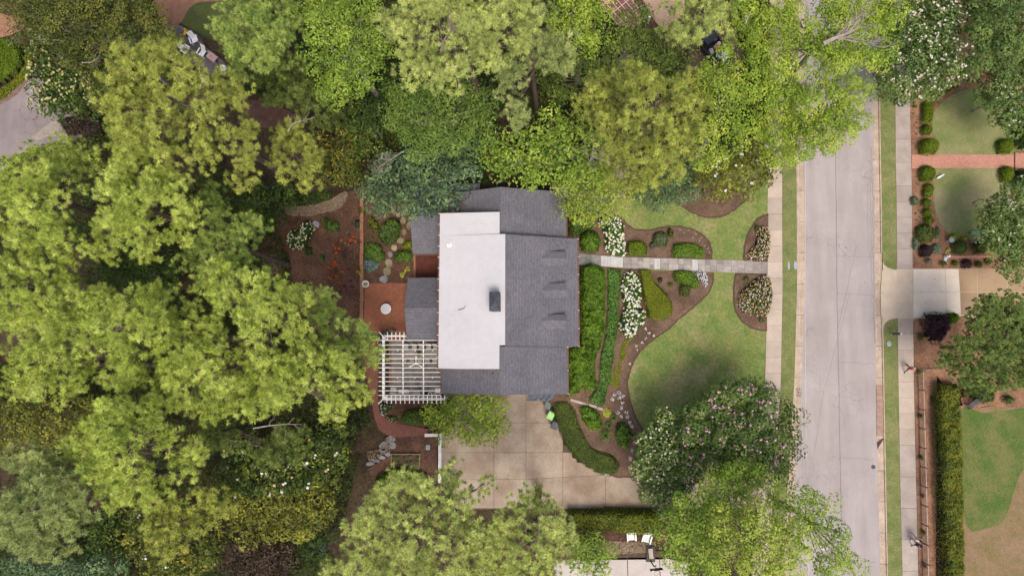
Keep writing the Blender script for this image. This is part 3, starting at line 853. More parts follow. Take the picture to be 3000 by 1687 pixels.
# kerbs and gutters, cast in lengths
def kerb(side):
    root = thing('kerb', None, None); root['kind'] = 'structure'; del_ = [k for k in ('label', 'category') if k in root.keys()]
    y = -260.0
    while y < 1900:
        y2 = y + 91
        if side == 'W':
            g = [W(LX('gl', q) + 5.5, q, 0) for q in (y + .5, y2 - .5)]; r = [W(LX('rl', q) - 1, q, 0) for q in (y + .5, y2 - .5)]
            k = [W(LX('gl', q), q, .14) for q in (y + .5, y2 - .5)]
        else:
            g = [W(LX('kr', q) - 5.5, q, 0) for q in (y + .5, y2 - .5)]; r = [W(LX('rr', q) + 1, q, 0) for q in (y + .5, y2 - .5)]
            k = [W(LX('kr', q), q, .14) for q in (y + .5, y2 - .5)]
        mb = MB()
        low = side == 'E' and 760 < (y + y2) / 2 < 950
        zt = .045 if low else .135
        if True:
            a0, a1, b0, b1, c0, c1 = r[0], r[1], g[0], g[1], k[0], k[1]
            v = [(a0.x, a0.y, .006), (a1.x, a1.y, .006), (b1.x, b1.y, .022), (b0.x, b0.y, .022), (b0.x, b0.y, zt), (b1.x, b1.y, zt), (c1.x, c1.y, zt + .002), (c0.x, c0.y, zt + .002), (c0.x, c0.y, -.1), (c1.x, c1.y, -.1), (a0.x, a0.y, -.1), (a1.x, a1.y, -.1)]
            f = [(0, 1, 2, 3), (3, 2, 5, 4), (4, 5, 6, 7), (7, 6, 9, 8), (0, 3, 4, 7, 8, 10), (1, 11, 9, 6, 5, 2), (10, 11, 1, 0)]
            if side == 'E': f = [t[::-1] for t in f]
            mb.add(v, f)
        mb.build('kerb_length', KERB, root)
        y = y2
    return root
kerb('W'); kerb('E')
# verges
patch('grass_verge', strip_poly('wr', 'gl', -260, 1950, 20, .5, -.3), LAWN_GREEN, z=.125)
nv = [q for q in strip_poly('kr', 'er', -260, 700, 10, .3, -.5)]
def verge_end(y, up):
    a, b = LX('kr', y) + .3, LX('er', y) - .5
    return [(a + (b - a) * (1 - math.cos(t)), y + up * 28 * math.sin(t)) for t in [i * math.pi / 2 / 6 for i in range(7)]]
ya = 762
pn = [(LX('kr', q) + .3, q) for q in np.linspace(-260, ya, 12)] + verge_end(ya, 1)[1:] + [(LX('er', q) - .5, q) for q in np.linspace(ya, -260, 12)]
patch('grass_verge', pn, LAWN_GREEN, z=.125)
yb = 960
ps_ = [(LX('kr', q) + .3, q) for q in np.linspace(1950, yb, 14)] + verge_end(yb, -1)[1:] + [(LX('er', q) - .5, q) for q in np.linspace(yb, 1950, 14)]
patch('grass_verge', ps_, LAWN_GREEN, z=.125)
# sidewalks of cast slabs
def slab(m, pts, z0, z1, gap=.012):
    q = [W(a, b, z1) for a, b in pts]
    c = sum(q, Vector()) / len(q)
    q = [p + (c - p).normalized() * gap for p in q]
    m.prism([(p.x, p.y) for p in q], z0, z1)
SLAB_N = [0]
def one_slab(parent, pts, mat, z1, z0=-.05, name='slab', gap=.014):
    m = MB(); slab(m, pts, z0, z1, gap); SLAB_N[0] += 1
    return m.build(name, mat, parent)
sw = thing('sidewalk', None, None); sw['kind'] = 'structure'
bed_ = patch('bed_sand', strip_poly('wl', 'wr', -260, 1950, 20), M('joint_dirt', (.09, .07, .05), (.06, .05, .035), 3), z=.08, parent=sw)
y = -258.0
while y < 1900:
    one_slab(sw, [(LX('wl', y), y), (LX('wr', y), y), (LX('wr', y + 46.6), y + 46.6), (LX('wl', y + 46.6), y + 46.6)], CONC, .135)
    y += 46.6
sw2 = thing('sidewalk', None, None); sw2['kind'] = 'structure'
patch('bed_sand', strip_poly('er', 'sr', -260, 1950, 20), MATS['joint_dirt'], z=.08, parent=sw2)
y = -260.0
while y < 788:
    L = 46 if y > 480 or y < 200 else 69
    L = min(L, 788 - y) if 788 - y > 20 else 788 - y
    one_slab(sw2, [(LX('er', y), y), (LX('sr', y), y), (LX('sr', y + L), y + L), (LX('er', y + L), y + L)], CONC_GREY, .135); y += L
y = 932.0
while y < 1900:
    L = 46.5 if y < 1260 else 92
    one_slab(sw2, [(LX('er', y), y), (LX('sr', y), y), (LX('sr', y + L), y + L), (LX('er', y + L), y + L)], CONC if y < 1260 else CONC_GREY, .135); y += L
# neighbour's drive across the street: apron, new slabs, old slabs
dr = thing('driveway', None, None); dr['kind'] = 'structure'
patch('bed_sand', [(2586, 760), (2676, 786), (3120, 786), (3120, 935), (2676, 940), (2588, 962)], CONC_WARM, z=.112, parent=dr)
def quad(t, *uv): return tl(t, *uv)
for pts, mt in (([(2579, 775), (2588, 790), (2588, 858), (2578, 858)], CONC_WARM),):
    pass
for a in ((862, 592, 936, 592, 938, 760, 850, 760), (850, 762, 938, 762, 940, 953, 856, 953),
          (938, 590, 974, 590, 974, 696, 938, 696), (938, 698, 974, 698, 974, 826, 938, 828), (938, 830, 974, 828, 974, 953, 938, 953),
          (976, 588, 1096, 584, 1096, 695, 976, 697), (976, 699, 1096, 697, 1096, 824, 976, 826), (976, 828, 1096, 826, 1096, 948, 976, 952)):
    one_slab(dr, quad('t8', *a), CONC_WARM, .125)
for a in ((1098, 584, 1338, 582, 1342, 756, 1098, 757), (1098, 759, 1342, 758, 1345, 930, 1098, 946), (1340, 582, 1438, 582, 1450, 755, 1344, 756), (1344, 758, 1450, 757, 1456, 912, 1347, 926)):
    one_slab(dr, quad('t8', *a), CONC_NEW, .128)
for a in ((1440, 582, 1580, 582, 1582, 756, 1452, 756), (1452, 758, 1582, 758, 1584, 930, 1458, 930), (1582, 582, 1805, 580, 1808, 757, 1584, 757), (1584, 759, 1808, 759, 1810, 940, 1586, 940),
          (1807, 580, 2200, 580, 2200, 757, 1810, 757), (1810, 759, 2200, 759, 2200, 940, 1812, 940)):
    one_slab(dr, quad('t8', *a), CONC_TAN, .126)
# the gap in the kerb: flat gutter is the same kerb length, lowered

# home driveway slabs
hd = thing('driveway', None, None); hd['kind'] = 'structure'
patch('bed_sand', [(1288, 1140), (1640, 1140), (1700, 1300), (1800, 1388), (2252, 1388), (2252, 1492), (1288, 1492)], MATS['joint_dirt'], z=0.0, parent=hd)
GX_ = [1291, 1447, 1541, 1649, 1774, 1885, 1990, 2095, 2190, 2262]
GY_ = [1120, 1238, 1324.5, 1403, 1488]
for i in range(9):
    for j in range(4):
        if i >= 4 and j < 3: continue
        if i == 3 and j < 2: continue
        y0, y1 = GY_[j], GY_[j + 1]
        t0 = (0 if i < 2 else -6 * (i - 2)) if j == 3 else 0
        t1 = (0 if i < 2 else -6 * (i - 1)) if j == 3 else 0
        b0 = (0 if i < 2 else -6 * (i - 2)) if j == 2 else 0
        b1 = (0 if i < 2 else -6 * (i - 1)) if j == 2 else 0
        t0, t1, b0, b1 = [max(v, -13) for v in (t0, t1, b0, b1)]
        one_slab(hd, [(GX_[i], y0 + t0), (GX_[i + 1], y0 + t1), (GX_[i + 1], y1 + b1), (GX_[i], y1 + b0)], CONC_DRIVE, .05 + .03 * (i > 6), -.1, gap=.02)
# neighbour's pale drive at the bottom
nd = thing('driveway', None, None); nd['kind'] = 'structure'
for a in ((315, 1330, 560, 1320, 565, 1600, 312, 1600), (565, 1318, 868, 1308, 876, 1600, 570, 1600), (872, 1308, 1112, 1305, 1118, 1600, 880, 1600), (1116, 1306, 1330, 1345, 1335, 1600, 1122, 1600)):
    one_slab(nd, quad('t11', *a), CONC_PALE, .06, -.1)

# far-left asphalt lane
patch('lane', smooth_poly(tl('t1', -300, 920, 60, 745, 150, 690, 230, 560, 280, 510, 420, 640, 560, 860, 620, 960, 560, 1060, 300, 1120, 100, 1230, -60, 1330, -400, 1400), 3), ASPHALT_OLD, up=.02)
m = MB(); w_ = tl('t1', 225, 1045, 400, 910, 455, 925, 440, 1000, 290, 1062)
mo = patch('patch_repair', w_, M('lane_patch', (.27, .235, .2), (.22, .19, .165), 2, .95, fs=12), up=.03, parent=bpy.data.objects['lane'])
patch('mulch_bed', smooth_poly(tl('t1', -200, 60, 60, 120, 200, 120, 190, 200, 120, 250, 0, 290, -200, 330), 2), MULCH_RED, up=.03)
patch('mulch_bed', smooth_poly(tl('t1', -200, 880, 0, 790, 130, 715, 240, 570, 200, 560, 100, 680, -30, 760, -200, 840), 2), M('lane_edge', (.12, .07, .055), (.18, .12, .1), 3, .95, .5, 15, fs=9), up=.035)
# top-left clearing: lawn, pine straw, dark gravel pad
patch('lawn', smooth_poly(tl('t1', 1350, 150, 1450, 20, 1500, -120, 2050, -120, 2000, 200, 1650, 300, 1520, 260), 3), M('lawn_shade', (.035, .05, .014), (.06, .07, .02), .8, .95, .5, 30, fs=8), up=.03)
patch('pine_straw', smooth_poly(tl('t1', 1180, -120, 1750, -120, 1700, 0, 1500, 20, 1420, 80, 1370, 170, 1300, 215, 1240, 190, 1190, 90), 3), M('pine_straw', (.17, .09, .06), (.13, .065, .045), 1.5, .95, .6, 22, fs=14, famt=.3), up=.035)
patch('gravel_pad', smooth_poly(tl('t1', 1260, 225, 1340, 190, 1430, 230, 1500, 270, 1560, 360, 1650, 430, 1740, 530, 1700, 600, 1560, 560, 1450, 470, 1380, 380, 1330, 270), 3), GRAVEL_DARK, up=.05)
patch('pine_straw', smooth_poly(tl('A', 1640, 690, 1760, 690, 1880, 730, 1980, 760, 2000, 820, 1900, 870, 1760, 870, 1650, 800), 3), M('needle_litter', (.105, .055, .042), (.07, .036, .028), 1.5, .95, .6, 22, fs=14, famt=.35), up=.03)
# top centre: dark mulch, tan path
patch('mulch_bed', smooth_poly(tl('t3', 640, -100, 1000, -100, 1060, 100, 1080, 260, 900, 260, 760, 160, 680, 40), 2), MULCH, up=.03)
patch('path', smooth_poly(tl('t3', 940, -120, 1250, -120, 1300, 120, 1150, 220, 1060, 130, 1000, 20), 2), M('tan_path', (.36, .25, .185), (.3, .205, .15), 1.2, .95, .3, 25, fs=12, famt=.15), up=.035)
patch('pine_straw', smooth_poly([(1560, 170), (1680, 200), (1690, 300), (1640, 380), (1560, 370), (1520, 280)], 2), M('rust_litter', (.14, .055, .032), (.09, .042, .026), 1.8, .95, .6, 20, fs=12, famt=.35), up=.03)
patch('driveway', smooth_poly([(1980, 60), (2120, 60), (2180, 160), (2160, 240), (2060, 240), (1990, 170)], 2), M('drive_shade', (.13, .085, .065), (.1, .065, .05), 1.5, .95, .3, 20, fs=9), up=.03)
# front lawn and beds
patch('lawn', [(1640, 480), (2252, 380), (2249, 562), (2248, 850), (2240, 1124), (2224, 1399), (1905, 1399), (1800, 1390), (1640, 1200)], LAWN, up=.0, step=.6)
bedA = tl('t7', 415, 150, 640, 150, 825, 190, 870, 250, 930, 285, 1020, 293, 1090, 280, 1150, 265, 1210, 260, 1290, 265, 1380, 290, 1450, 330, 1495, 385, 1512, 440, 1508, 512, 1400, 510, 840, 492, 500, 467, 415, 465)
bedB = tl('t7', 415, 550, 700, 568, 840, 578, 960, 590, 1520, 612, 1520, 660, 1500, 740, 1440, 810, 1350, 890, 1260, 960, 1200, 1020, 1120, 1080, 1040, 1135, 970, 1200, 920, 1280, 885, 1370, 872, 1440) + \
       tl('t11', 868, 10, 885, 100, 910, 190, 940, 270, 985, 345, 975, 400, 940, 480, 935, 560, 930, 700, 780, 700, 650, 640, 480, 560, 400, 420, 340, 280, 290, 130, 300, 60, 410, 20)
bedC = smooth_poly(tl('t7', 1230, 50, 1290, 110, 1380, 165, 1480, 195, 1560, 190, 1640, 160, 1740, 85, 1780, 20, 1500, -80, 1250, -60), 3)
bedD = tl('t7', 1938, 168, 1870, 195, 1820, 250, 1780, 330, 1755, 420, 1752, 519, 1930, 524)
bedE = tl('t7', 1690, 620, 1680, 700, 1675, 800, 1690, 900, 1730, 970, 1800, 1025, 1870, 1043, 1926, 1047, 1928, 625)
EDGE = M('bed_edge', (.06, .038, .028), (.09, .055, .04), 4, .95, .5, 20, fs=9)
def ragged(pl, amp=1.1):
    out = []; r = random.Random(11)
    for i, p in enumerate(pl):
        q = pl[(i + 1) % len(pl)]; n = max(1, int(math.hypot(q[0] - p[0], q[1] - p[1]) / 7))
        if math.hypot(q[0] - p[0], q[1] - p[1]) > 90: n = 1
        out += [(p[0] + (q[0] - p[0]) * k / n + r.uniform(-amp, amp), p[1] + (q[1] - p[1]) * k / n + r.uniform(-amp, amp)) for k in range(n)]
    return out
bedA, bedB, bedC, bedD, bedE = [ragged(b_) for b_ in (bedA, bedB, bedC, bedD, bedE)]
for bd, mt in ((bedA, MULCH_FRONT), (bedB, MULCH_FRONT), (bedC, MULCH_FRONT), (bedD, MULCH_FRONT), (bedE, MULCH_FRONT)):
    o = patch('mulch_bed', bd, mt, up=.06, step=.6)
    cx = sum(p[0] for p in bd) / len(bd); cy = sum(p[1] for p in bd) / len(bd)
    # spade-cut edge round the bed
    mm = MB(); qs = [P(a, b, .066) for a, b in bd]
    n = len(qs)
    for i in range(n):
        a, b = qs[i], qs[(i + 1) % n]
        if (b - a).length > 4: continue
        s = Vector((-(b - a).y, (b - a).x, 0)).normalized() * .07
        mm.add([a - s, b - s, b + s, a + s], [(0, 1, 2, 3)])
    mm.build('cut_edge', EDGE, o)
# front walk of flagstones with stone steps
wk = thing('front_walk', None, None); wk['kind'] = 'structure'
def wy(u, side):
    return float(np.interp(u, [500, 840, 1930], [465, 491, 523] if side == 0 else [551, 577, 620]))
WALKZ = [(500, 672, 1.4), (840, 1075, .74), (1122, 1360, .52), (1408, 1934, .2)]
patch('walk_base', tl('t7', 830, wy(830, 0) + 1, 1930, wy(1930, 0) + 1, 1930, wy(1930, 1) - 1, 830, wy(830, 1) - 1), MATS['joint_dirt'], up=.03, parent=wk, step=.6)
rw = random.Random(5)
for ua, ub, z in WALKZ:
    u = ua
    while u < ub - 8:
        wd = min(rw.choice((38, 50, 62, 74)), ub - u)
        if ub - u - wd < 22: wd = ub - u
        cuts = sorted([0, 1] + rw.choice(([], [.5], [.35], [.62], [.33, .68])))
        for i in range(len(cuts) - 1):
            f0, f1 = cuts[i], cuts[i + 1]
            q = []
            for uu, ff in ((u, f0), (u + wd, f0), (u + wd, f1), (u, f1)):
                a, b = wy(uu, 0), wy(uu, 1)
                q.append(tp('t7', uu, a + (b - a) * ff))
            zz = z if ua != 1408 else float(np.interp(u, [1408, 1934], [.44, .19]))
            if ua == 840: zz = float(np.interp(u, [840, 1075], [.92, .84]))
            if ua == 1122: zz = float(np.interp(u, [1122, 1360], [.68, .6]))
            one_slab(wk, q, BLUESTONE if ua == 500 else FLAG, zz, zz - .5, 'flagstone', .012)
        u += wd
def treads(us, z0, z1):
    n = len(us) - 1
    for i in range(n):
        a, b = us[i], us[i + 1]
        z = z0 + (z1 - z0) * i / max(1, n - 1) if n > 1 else z0
        q = [tp('t7', a, wy(a, 0) + 2), tp('t7', b, wy(b, 0) + 2), tp('t7', b, wy(b, 1) - 2), tp('t7', a, wy(a, 1) - 2)]
        one_slab(wk, q, TREAD, z, -.2, 'step', .02)
treads([672, 697, 721, 745, 769, 793, 816, 839], 1.41, 1.0)
treads([1075, 1098, 1121], .83, .75)
treads([1360, 1384, 1407], .58, .5)

# backyard sheets
patch('mulch_bed', smooth_poly(tl('t6', 20, 300, 120, 150, 300, 120, 560, 60, 700, 0, 830, 0, 815, 300, 812, 680, 815, 1000, 830, 1100, 600, 1150, 300, 900, 100, 700), 3), MULCH, up=.0, step=1.0)
patch('mulch_bed', tl('t6', 812, 20, 1200, 0, 1250, 100, 1250, 690, 1130, 692, 812, 692), MULCH, up=.02, step=1.0)
patch('mulch_bed', tl('t6', 1205, 470, 1390, 470, 1390, 660, 1205, 660), M('red_litter', (.10, .032, .022), (.07, .024, .018), 2, .95, .6, 18, fs=12, famt=.35), up=.04)
patch('patio', tl('t6', 815, 690, 1150, 690, 1150, 1130, 1020, 1130, 920, 1100, 815, 1100), BRICK_PATIO, up=.03, step=1.5)
patch('brick_path', smooth_poly(tl('t6', 775, 1060, 850, 1050, 930, 1080, 925, 1200, 920, 1449), 1) + smooth_poly(tl('t10', 920, 80, 930, 190, 970, 260, 1040, 295, 1140, 312, 1268, 330, 1270, 388, 1060, 402, 980, 385, 925, 340, 895, 260, 875, 160, 850, 20), 1) + tl('t6', 830, 1400, 790, 1220), BRICK_DARK, up=.04, step=1.2)
patch('pebble_path', smooth_poly(tl('t6', 180, 110, 300, 110, 440, 100, 560, 60, 640, 10, 690, 0, 680, 70, 620, 130, 520, 160, 380, 185, 240, 175), 3), GRAVEL, up=.05)
patch('pebble_path', smooth_poly(tl('t6', 40, 470, 120, 475, 150, 540, 175, 640, 120, 660, 70, 600), 3), GRAVEL, up=.05)
patch('mulch_bed', tl('t10', 1040, 402, 1270, 390, 1385, 400, 1380, 720, 880, 720, 850, 640, 1000, 540, 1060, 470), MULCH, up=.03, step=.9)
patch('mulch_bed', tl('t10', 930, 100, 1500, 100, 1500, 330, 1140, 312, 1040, 295, 970, 260, 930, 190), MULCH, up=.03, step=.9)
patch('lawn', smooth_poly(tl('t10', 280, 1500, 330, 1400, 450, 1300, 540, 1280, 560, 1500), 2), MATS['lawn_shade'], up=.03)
# terrace floor under the pergola: stone tiles and a brick border
tf = thing('terrace', None, None); tf['kind'] = 'structure'
patch('bed_sand', tl('k', 232, 225, 1160, 225, 1160, 1250, 232, 1250), MATS['joint_dirt'], up=.02, parent=tf)
TILE = M('terrace_tile', (.25, .215, .19), (.16, .145, .14), 1.4, .8, .2, 20, fs=6, famt=.15, perobj=.2)
rt = random.Random(3)
vv = 232
while vv < 1240:
    hh = rt.choice((90, 120, 150)); uu = 280 - rt.choice((0, 40)); hh = min(hh, 1245 - vv)
    if hh < 30: break
    uu = 280
    while uu < 1150:
        wd = min(rt.choice((90, 140, 190)), 1155 - uu)
        if wd < 12: break
        q = [P(*p, .055) for p in tl('k', uu, vv, uu + wd, vv, uu + wd, vv + hh, uu, vv + hh)]
        c = sum(q, Vector()) / 4; q = [p + (c - p).normalized() * .01 for p in q]
        MB().prism([(p.x, p.y) for p in q], q[0].z - .1, q[0].z).build('tile', TILE, tf)
        uu += wd
    vv += hh
patch('brick_border', tl('k', 238, 225, 274, 225, 274, 1030, 238, 1030), BRICK_EDGE, up=.05, parent=tf)
# east side: neighbour's front garden
patch('mulch_bed', [(2660, -150), (2664, 150), (2668, 400), (2673, 600), (2677, 786), (3110, 786), (3110, -150)], MULCH_RED, z=.138)
patch('mulch_bed', strip_poly('sr', 'sr', -100, 787, 8, .5, 46)[:8] + [(2730, 787), (3100, 787), (3100, 725), (2860, 722), (2780, 690), (2745, 640), (2730, 560), (2736, 495), (2736, 450), (2742, 420), (2730, 330), (2790, 260), (2900, 240), (2990, 200), (3060, 100), (2900, -100)], MULCH_RED, z=.15)
patch('lawn', smooth_poly([(2735, 330), (2780, 285), (2830, 262), (2890, 255), (2960, 300), (3060, 330), (3060, 452), (2745, 453), (2742, 430), (2732, 380)], 3), LAWN_EAST, z=.17)
patch('lawn', smooth_poly([(2742, 493), (3060, 493), (3060, 690), (2900, 702), (2850, 700), (2790, 690), (2752, 650), (2736, 590), (2734, 530)], 3), LAWN_EAST, z=.17)
patch('brick_path', tl('t4', 1085, 1170, 1860, 1168, 1860, 1268, 1085, 1272), BRICK_PALE, z=.185)
patch('brick_path', tl('t4', 1868, 1150, 2100, 1130, 2100, 1300, 1868, 1300), BRICK_PALE, z=.30)
patch('mulch_bed', [(2677, 934), (2820, 926), (2960, 960), (3060, 1000), (3060, 1160), (2850, 1170), (2780, 1150), (2745, 1100), (2740, 1950), (2700, 1950), (2692, 1687), (2685, 1400), (2679, 1124)], MULCH_RED, z=.15)
patch('mulch_bed', smooth_poly(tl('t12', 1465, 60, 1700, 60, 1930, 20, 2050, 60, 2050, 200, 1700, 160, 1560, 190, 1480, 180), 2), MULCH_RED, z=.16)
patch('lawn', smooth_poly(tl('t12', 1440, 170, 1600, 180, 1860, 140, 2300, 130, 2300, 1900, 1420, 1900, 1440, 1200, 1440, 600), 2), M('straw_lawn', (.21, .145, .09), (.16, .125, .06), .7, .95, .5, 30, fs=9, famt=.25, spec=.1), z=.155)
patch('lawn', smooth_poly(tl('t12', 1450, 200, 1620, 220, 1850, 190, 2100, 190, 2100, 480, 1930, 640, 1870, 760, 1830, 900, 1770, 1040, 1640, 1090, 1500, 1080, 1452, 700), 3), LAWN_DRY, z=.165)
# pebbles beside the neighbour's pale drive
patch('mulch_bed', tl('m', 300, 440, 2200, 440, 2200, 720, 300, 720), MULCH, up=.04)
patch('mulch_bed', tl('m', 150, 880, 2150, 880, 2150, 1040, 150, 1060), M('soil', (.06, .04, .028), (.09, .065, .045), 2, .95, .5, 20, fs=9), up=.03)
patch('pebble_bed', tl('m', 1080, 690, 1960, 700, 1970, 900, 1200, 925, 180, 960, 150, 800), GRAVEL, up=.05)

# ================================================================== HOUSE
def build_house():
    g0 = 1.2
    hb = W(1490, 860, g0)
    H = thing('house', 'grey shingled house with three dormers and a white flat rear roof', 'house', hb)
    o = tuple(hb)
    xE, xR = W(1693, 860, 4.7).x, W(1479.5, 850, 7.5).x
    yN, yS = W(1585, 693, 6.1).y, W(1585, 1014.5, 6.1).y
    xEw, xRw, xW = W(1660, 860, 4.4).x, W(1466, 850, 6.7).x, W(1294, 1120, 4.4).x
    yN2, yS2 = W(1463, 548, 6.7).y, W(1470, 1156.5, 6.7).y
    def slope(x0, z0, x1, z1, y0, y1, t=.16, name='roof'):
        m = MB(o)
        m.hexa([(x0, y0, z0 - t), (x1, y0, z1 - t), (x1, y1, z1 - t), (x0, y1, z0 - t), (x0, y0, z0), (x1, y0, z1), (x1, y1, z1), (x0, y1, z0)])
        return m.build(name, SHINGLE, H, uv=True)
    def gut(x, y0, y1, z):
        m = MB(o); m.box((x, (y0 + y1) / 2, z), (.13, abs(y1 - y0), .11)); m.build('gutter', COPPER, H)
        # brackets
        n = int(abs(y1 - y0) / 1.5)
        for i in range(n + 1):
            yy = min(y0, y1) + abs(y1 - y0) * i / n
            MB(o).box((x, yy, z + .062), (.2, .025, .012)).build('gutter_strap', WHITE, H)
    # main front slope, wings
    xm = xR - .9
    slope(xR, 7.5, xE, 4.7, yS, yN)
    slope(xRw, 6.7, xEw, 4.4, yN + .02, yN2); slope(xEw, 4.4, xRw, 6.7, yS2, yS - .02)
    slope(xW, 4.4, xRw, 6.7, yS2, yS - .02); slope(xRw, 6.7, xW, 4.4, yN - 2.2, yN2)
    # ridge caps
    for y0, y1 in ((yN, yN2), (yS2, yS)):
        m = MB(o); m.add([(xRw - .17, y0, 6.655), (xRw, y0, 6.735), (xRw + .17, y0, 6.655), (xRw - .17, y1, 6.655), (xRw, y1, 6.735), (xRw + .17, y1, 6.655)], [(0, 3, 4, 1), (1, 4, 5, 2)])
        m.build('ridge_cap', SHINGLE, H, uv=True)
    gut(xE + .06, yS, yN, 4.6); gut(xEw + .06, yN + .05, yN2, 4.3); gut(xEw + .06, yS2, yS - .05, 4.3); gut(xW - .06, yS2, W(1294, 1082, 4.4).y, 4.3)
    # white membrane roof in three bays
    xb = W(1286, 850, 7.2).x; xc = W(1463.5, 650, 7.4).x; xd = W(1480, 850, 7.55).x
    y1, y2, y3, y4 = W(1400, 621.5, 7.4).y, W(1470, 686, 7.5).y, W(1470, 1010.5, 7.5).y, W(1400, 1080.5, 7.4).y
    m = MB(o)
    for a, b, c in ((xc, y2, y1), (xd, y3, y2), (xc, y4, y3)):
        zE = 7.36 if a == xc else 7.56
        m.hexa([(xb, b, 6.7), (a, b, 6.7), (a, c, 6.7), (xb, c, 6.7), (xb, b, 7.1), (a, b, zE), (a, c, zE), (xb, c, 7.1)])
    wr = m.build('flat_roof', WHITE_ROOF, H)
    # seams welded in the membrane
    m = MB(o)
    def seam(p, q, w=.05):
        def zz(x, yy): return 7.1 + (x - xb) / ((xd if y3 < yy < y2 else xc) - xb) * ((7.56 if y3 < yy < y2 else 7.36) - 7.1) + .006
        P0 = (*p, zz(*p)); P1 = (*q, zz(*q))
        d = Vector(q) - Vector(p); s = Vector((-d.y, d.x)).normalized() * w / 2
        m.add([(p[0] - s.x, p[1] - s.y, P0[2]), (q[0] - s.x, q[1] - s.y, P1[2]), (q[0] + s.x, q[1] + s.y, P1[2]), (p[0] + s.x, p[1] + s.y, P0[2])], [(0, 1, 2, 3)])
    xs1 = W(1323, 850, 7.2).x; xs2 = W(1386, 850, 7.3).x
    for xx in (xs1, xs1 + .18, xs2):
        for ya, yb in ((y1 - 1.2, y2 + .01), (y2 - .01, y3 + .01), (y3 - .01, y4 + 1.1)): seam((xx, ya), (xx, yb))
    seam((xs1, y4 + 1.1), (xc - .2, y4 + 1.1)); seam((xs1, y1 - 1.2), (xc - .2, y1 - 1.2)); seam((xs1, y4 + .9), (xc - .2, y4 + .9))
    m.build('membrane_seam', M('seam_white', (.46, .455, .49), (.44, .435, .47), 2, .8), H)
    m = MB(o); m.box((xb - .06, (y1 + y4) / 2, 7.0), (.14, y1 - y4, .13)); m.build('gutter', COPPER, H)
    n = 14
    for i in range(n + 1): MB(o).box((xb - .06, y4 + (y1 - y4) * i / n, 7.08), (.24, .03, .015)).build('gutter_strap', WHITE, H)
    # edge trim of the flat roof
    for yy in (y1 + .03, y4 - .03): MB(o).box(((xb + xc) / 2, yy, 7.02), (xc - xb, .05, .36)).build('fascia', COPPER, H)
    # rear wings
    def rear(xa, xi, yr, yn, ys, ze, zr):
        m = MB(o); t = .15
        m.hexa([(xa, yr, zr - t), (xa, ys, ze - t), (xi, ys, ze - t), (xi, yr, zr - t), (xa, yr, zr), (xa, ys, ze), (xi, ys, ze), (xi, yr, zr)])
        m.hexa([(xa, yn, ze - t), (xa, yr, zr - t), (xi, yr, zr - t), (xi, yn, ze - t), (xa, yn, ze), (xa, yr, zr), (xi, yr, zr), (xi, yn, ze)])
        m.build('rear_roof', SHINGLE, H, uv=True)
        m = MB(o); m.add([(xa, yr - .16, zr - .04), (xa, yr, zr + .03), (xa, yr + .16, zr - .04), (xi, yr - .16, zr - .04), (xi, yr, zr + .03), (xi, yr + .16, zr - .04)], [(0, 3, 4, 1), (1, 4, 5, 2)])
        m.build('ridge_cap', SHINGLE, H, uv=True)
        m = MB(o); m.box(((xa + xb) / 2, ys - .06, ze - .1), (xb - xa, .12, .11)); m.build('gutter', COPPER, H)
        m = MB(o); w = .3
        m.hexa([(xa + w, ys + w, g0), (xb, ys + w, g0), (xb, yn - w, g0), (xa + w, yn - w, g0), (xa + w, ys + w, ze - .12), (xb, ys + w, ze - .12), (xb, yn - w, ze - .12), (xa + w, yn - w, ze - .12)])
        m.add([(xa + w, ys + w, ze - .12), (xa + w, yn - w, ze - .12), (xa + w, yr, zr - .2)], [(0, 2, 1)])
        m.build('wall', SIDING, H)
        m = MB(o); m.box((xa + w - .01, yr, g0 + 1.3), (.06, 1.6, 1.3)); wn = m.build('window', WHITE, H)
        for s in (-.4, .4):
            m = MB(o); m.box((xa + w - .045, yr + s, g0 + 1.3), (.02, .68, 1.1)); m.build('pane', GLASS, wn)
    ya_, yb_ = W(1210, 745, 3.9).y, W(1205, 634, 5.3).y
    rear(W(1206, 660, 4.6).x, W(1400, 660, 5.3).x, yb_, 2 * yb_ - ya_, ya_, 4.0, 5.35)
    yr = W(1190, 903, 5.2).y; ys = W(1190, 995, 4.0).y; yn = W(1190, 814, 4.0).y
    rear(W(1189, 903, 4.6).x, xb + .05, yr, yn, ys, 4.0, 5.2)
    # valley of rusty flashing where the rear wing meets the north wing
    # walls of the main block
    m = MB(o); w = .35
    def blk(x0, x1, ya, yb, zt):
        m.hexa([(x0, ya, .0), (x1, ya, .0), (x1, yb, .0), (x0, yb, .0), (x0, ya, zt), (x1, ya, zt), (x1, yb, zt), (x0, yb, zt)])
    blk(xW + w, xEw - w, yS2 + w, yN2 - w, 4.25)
    blk(xb + .1, xE - .5, yS + .02, yN - .02, 4.5)
    m.hexa([(xb + .1, y4 + .1, 4.2), (xc - .05, y4 + .1, 4.2), (xc - .05, y1 - .1, 4.2), (xb + .1, y1 - .1, 4.2), (xb + .1, y4 + .1, 6.72), (xc - .05, y4 + .1, 6.72), (xc - .05, y1 - .1, 6.72), (xb + .1, y1 - .1, 6.72)])
    for yy, s in ((yN2 - w, 1), (yS2 + w, -1)):
        m.add([(xW + w, yy, 4.25), (xEw - w, yy, 4.25), (xRw, yy, 6.5)], [(0, 1, 2) if s < 0 else (0, 2, 1)])
    for yy, s in ((yN - .1, 1), (yS + .1, -1)):
        m.add([(xRw, yy, 6.5), (xRw, yy, 4.2), (xE - .5, yy, 4.4), (xE - .5, yy, 4.8), (xR, yy, 7.4)], [(0, 1, 2, 3, 4)])
    m.build('wall', SIDING, H)
    # front door and windows on the east face
    xf = xE - .5
    yd = W(1680, 760, 2.5).y
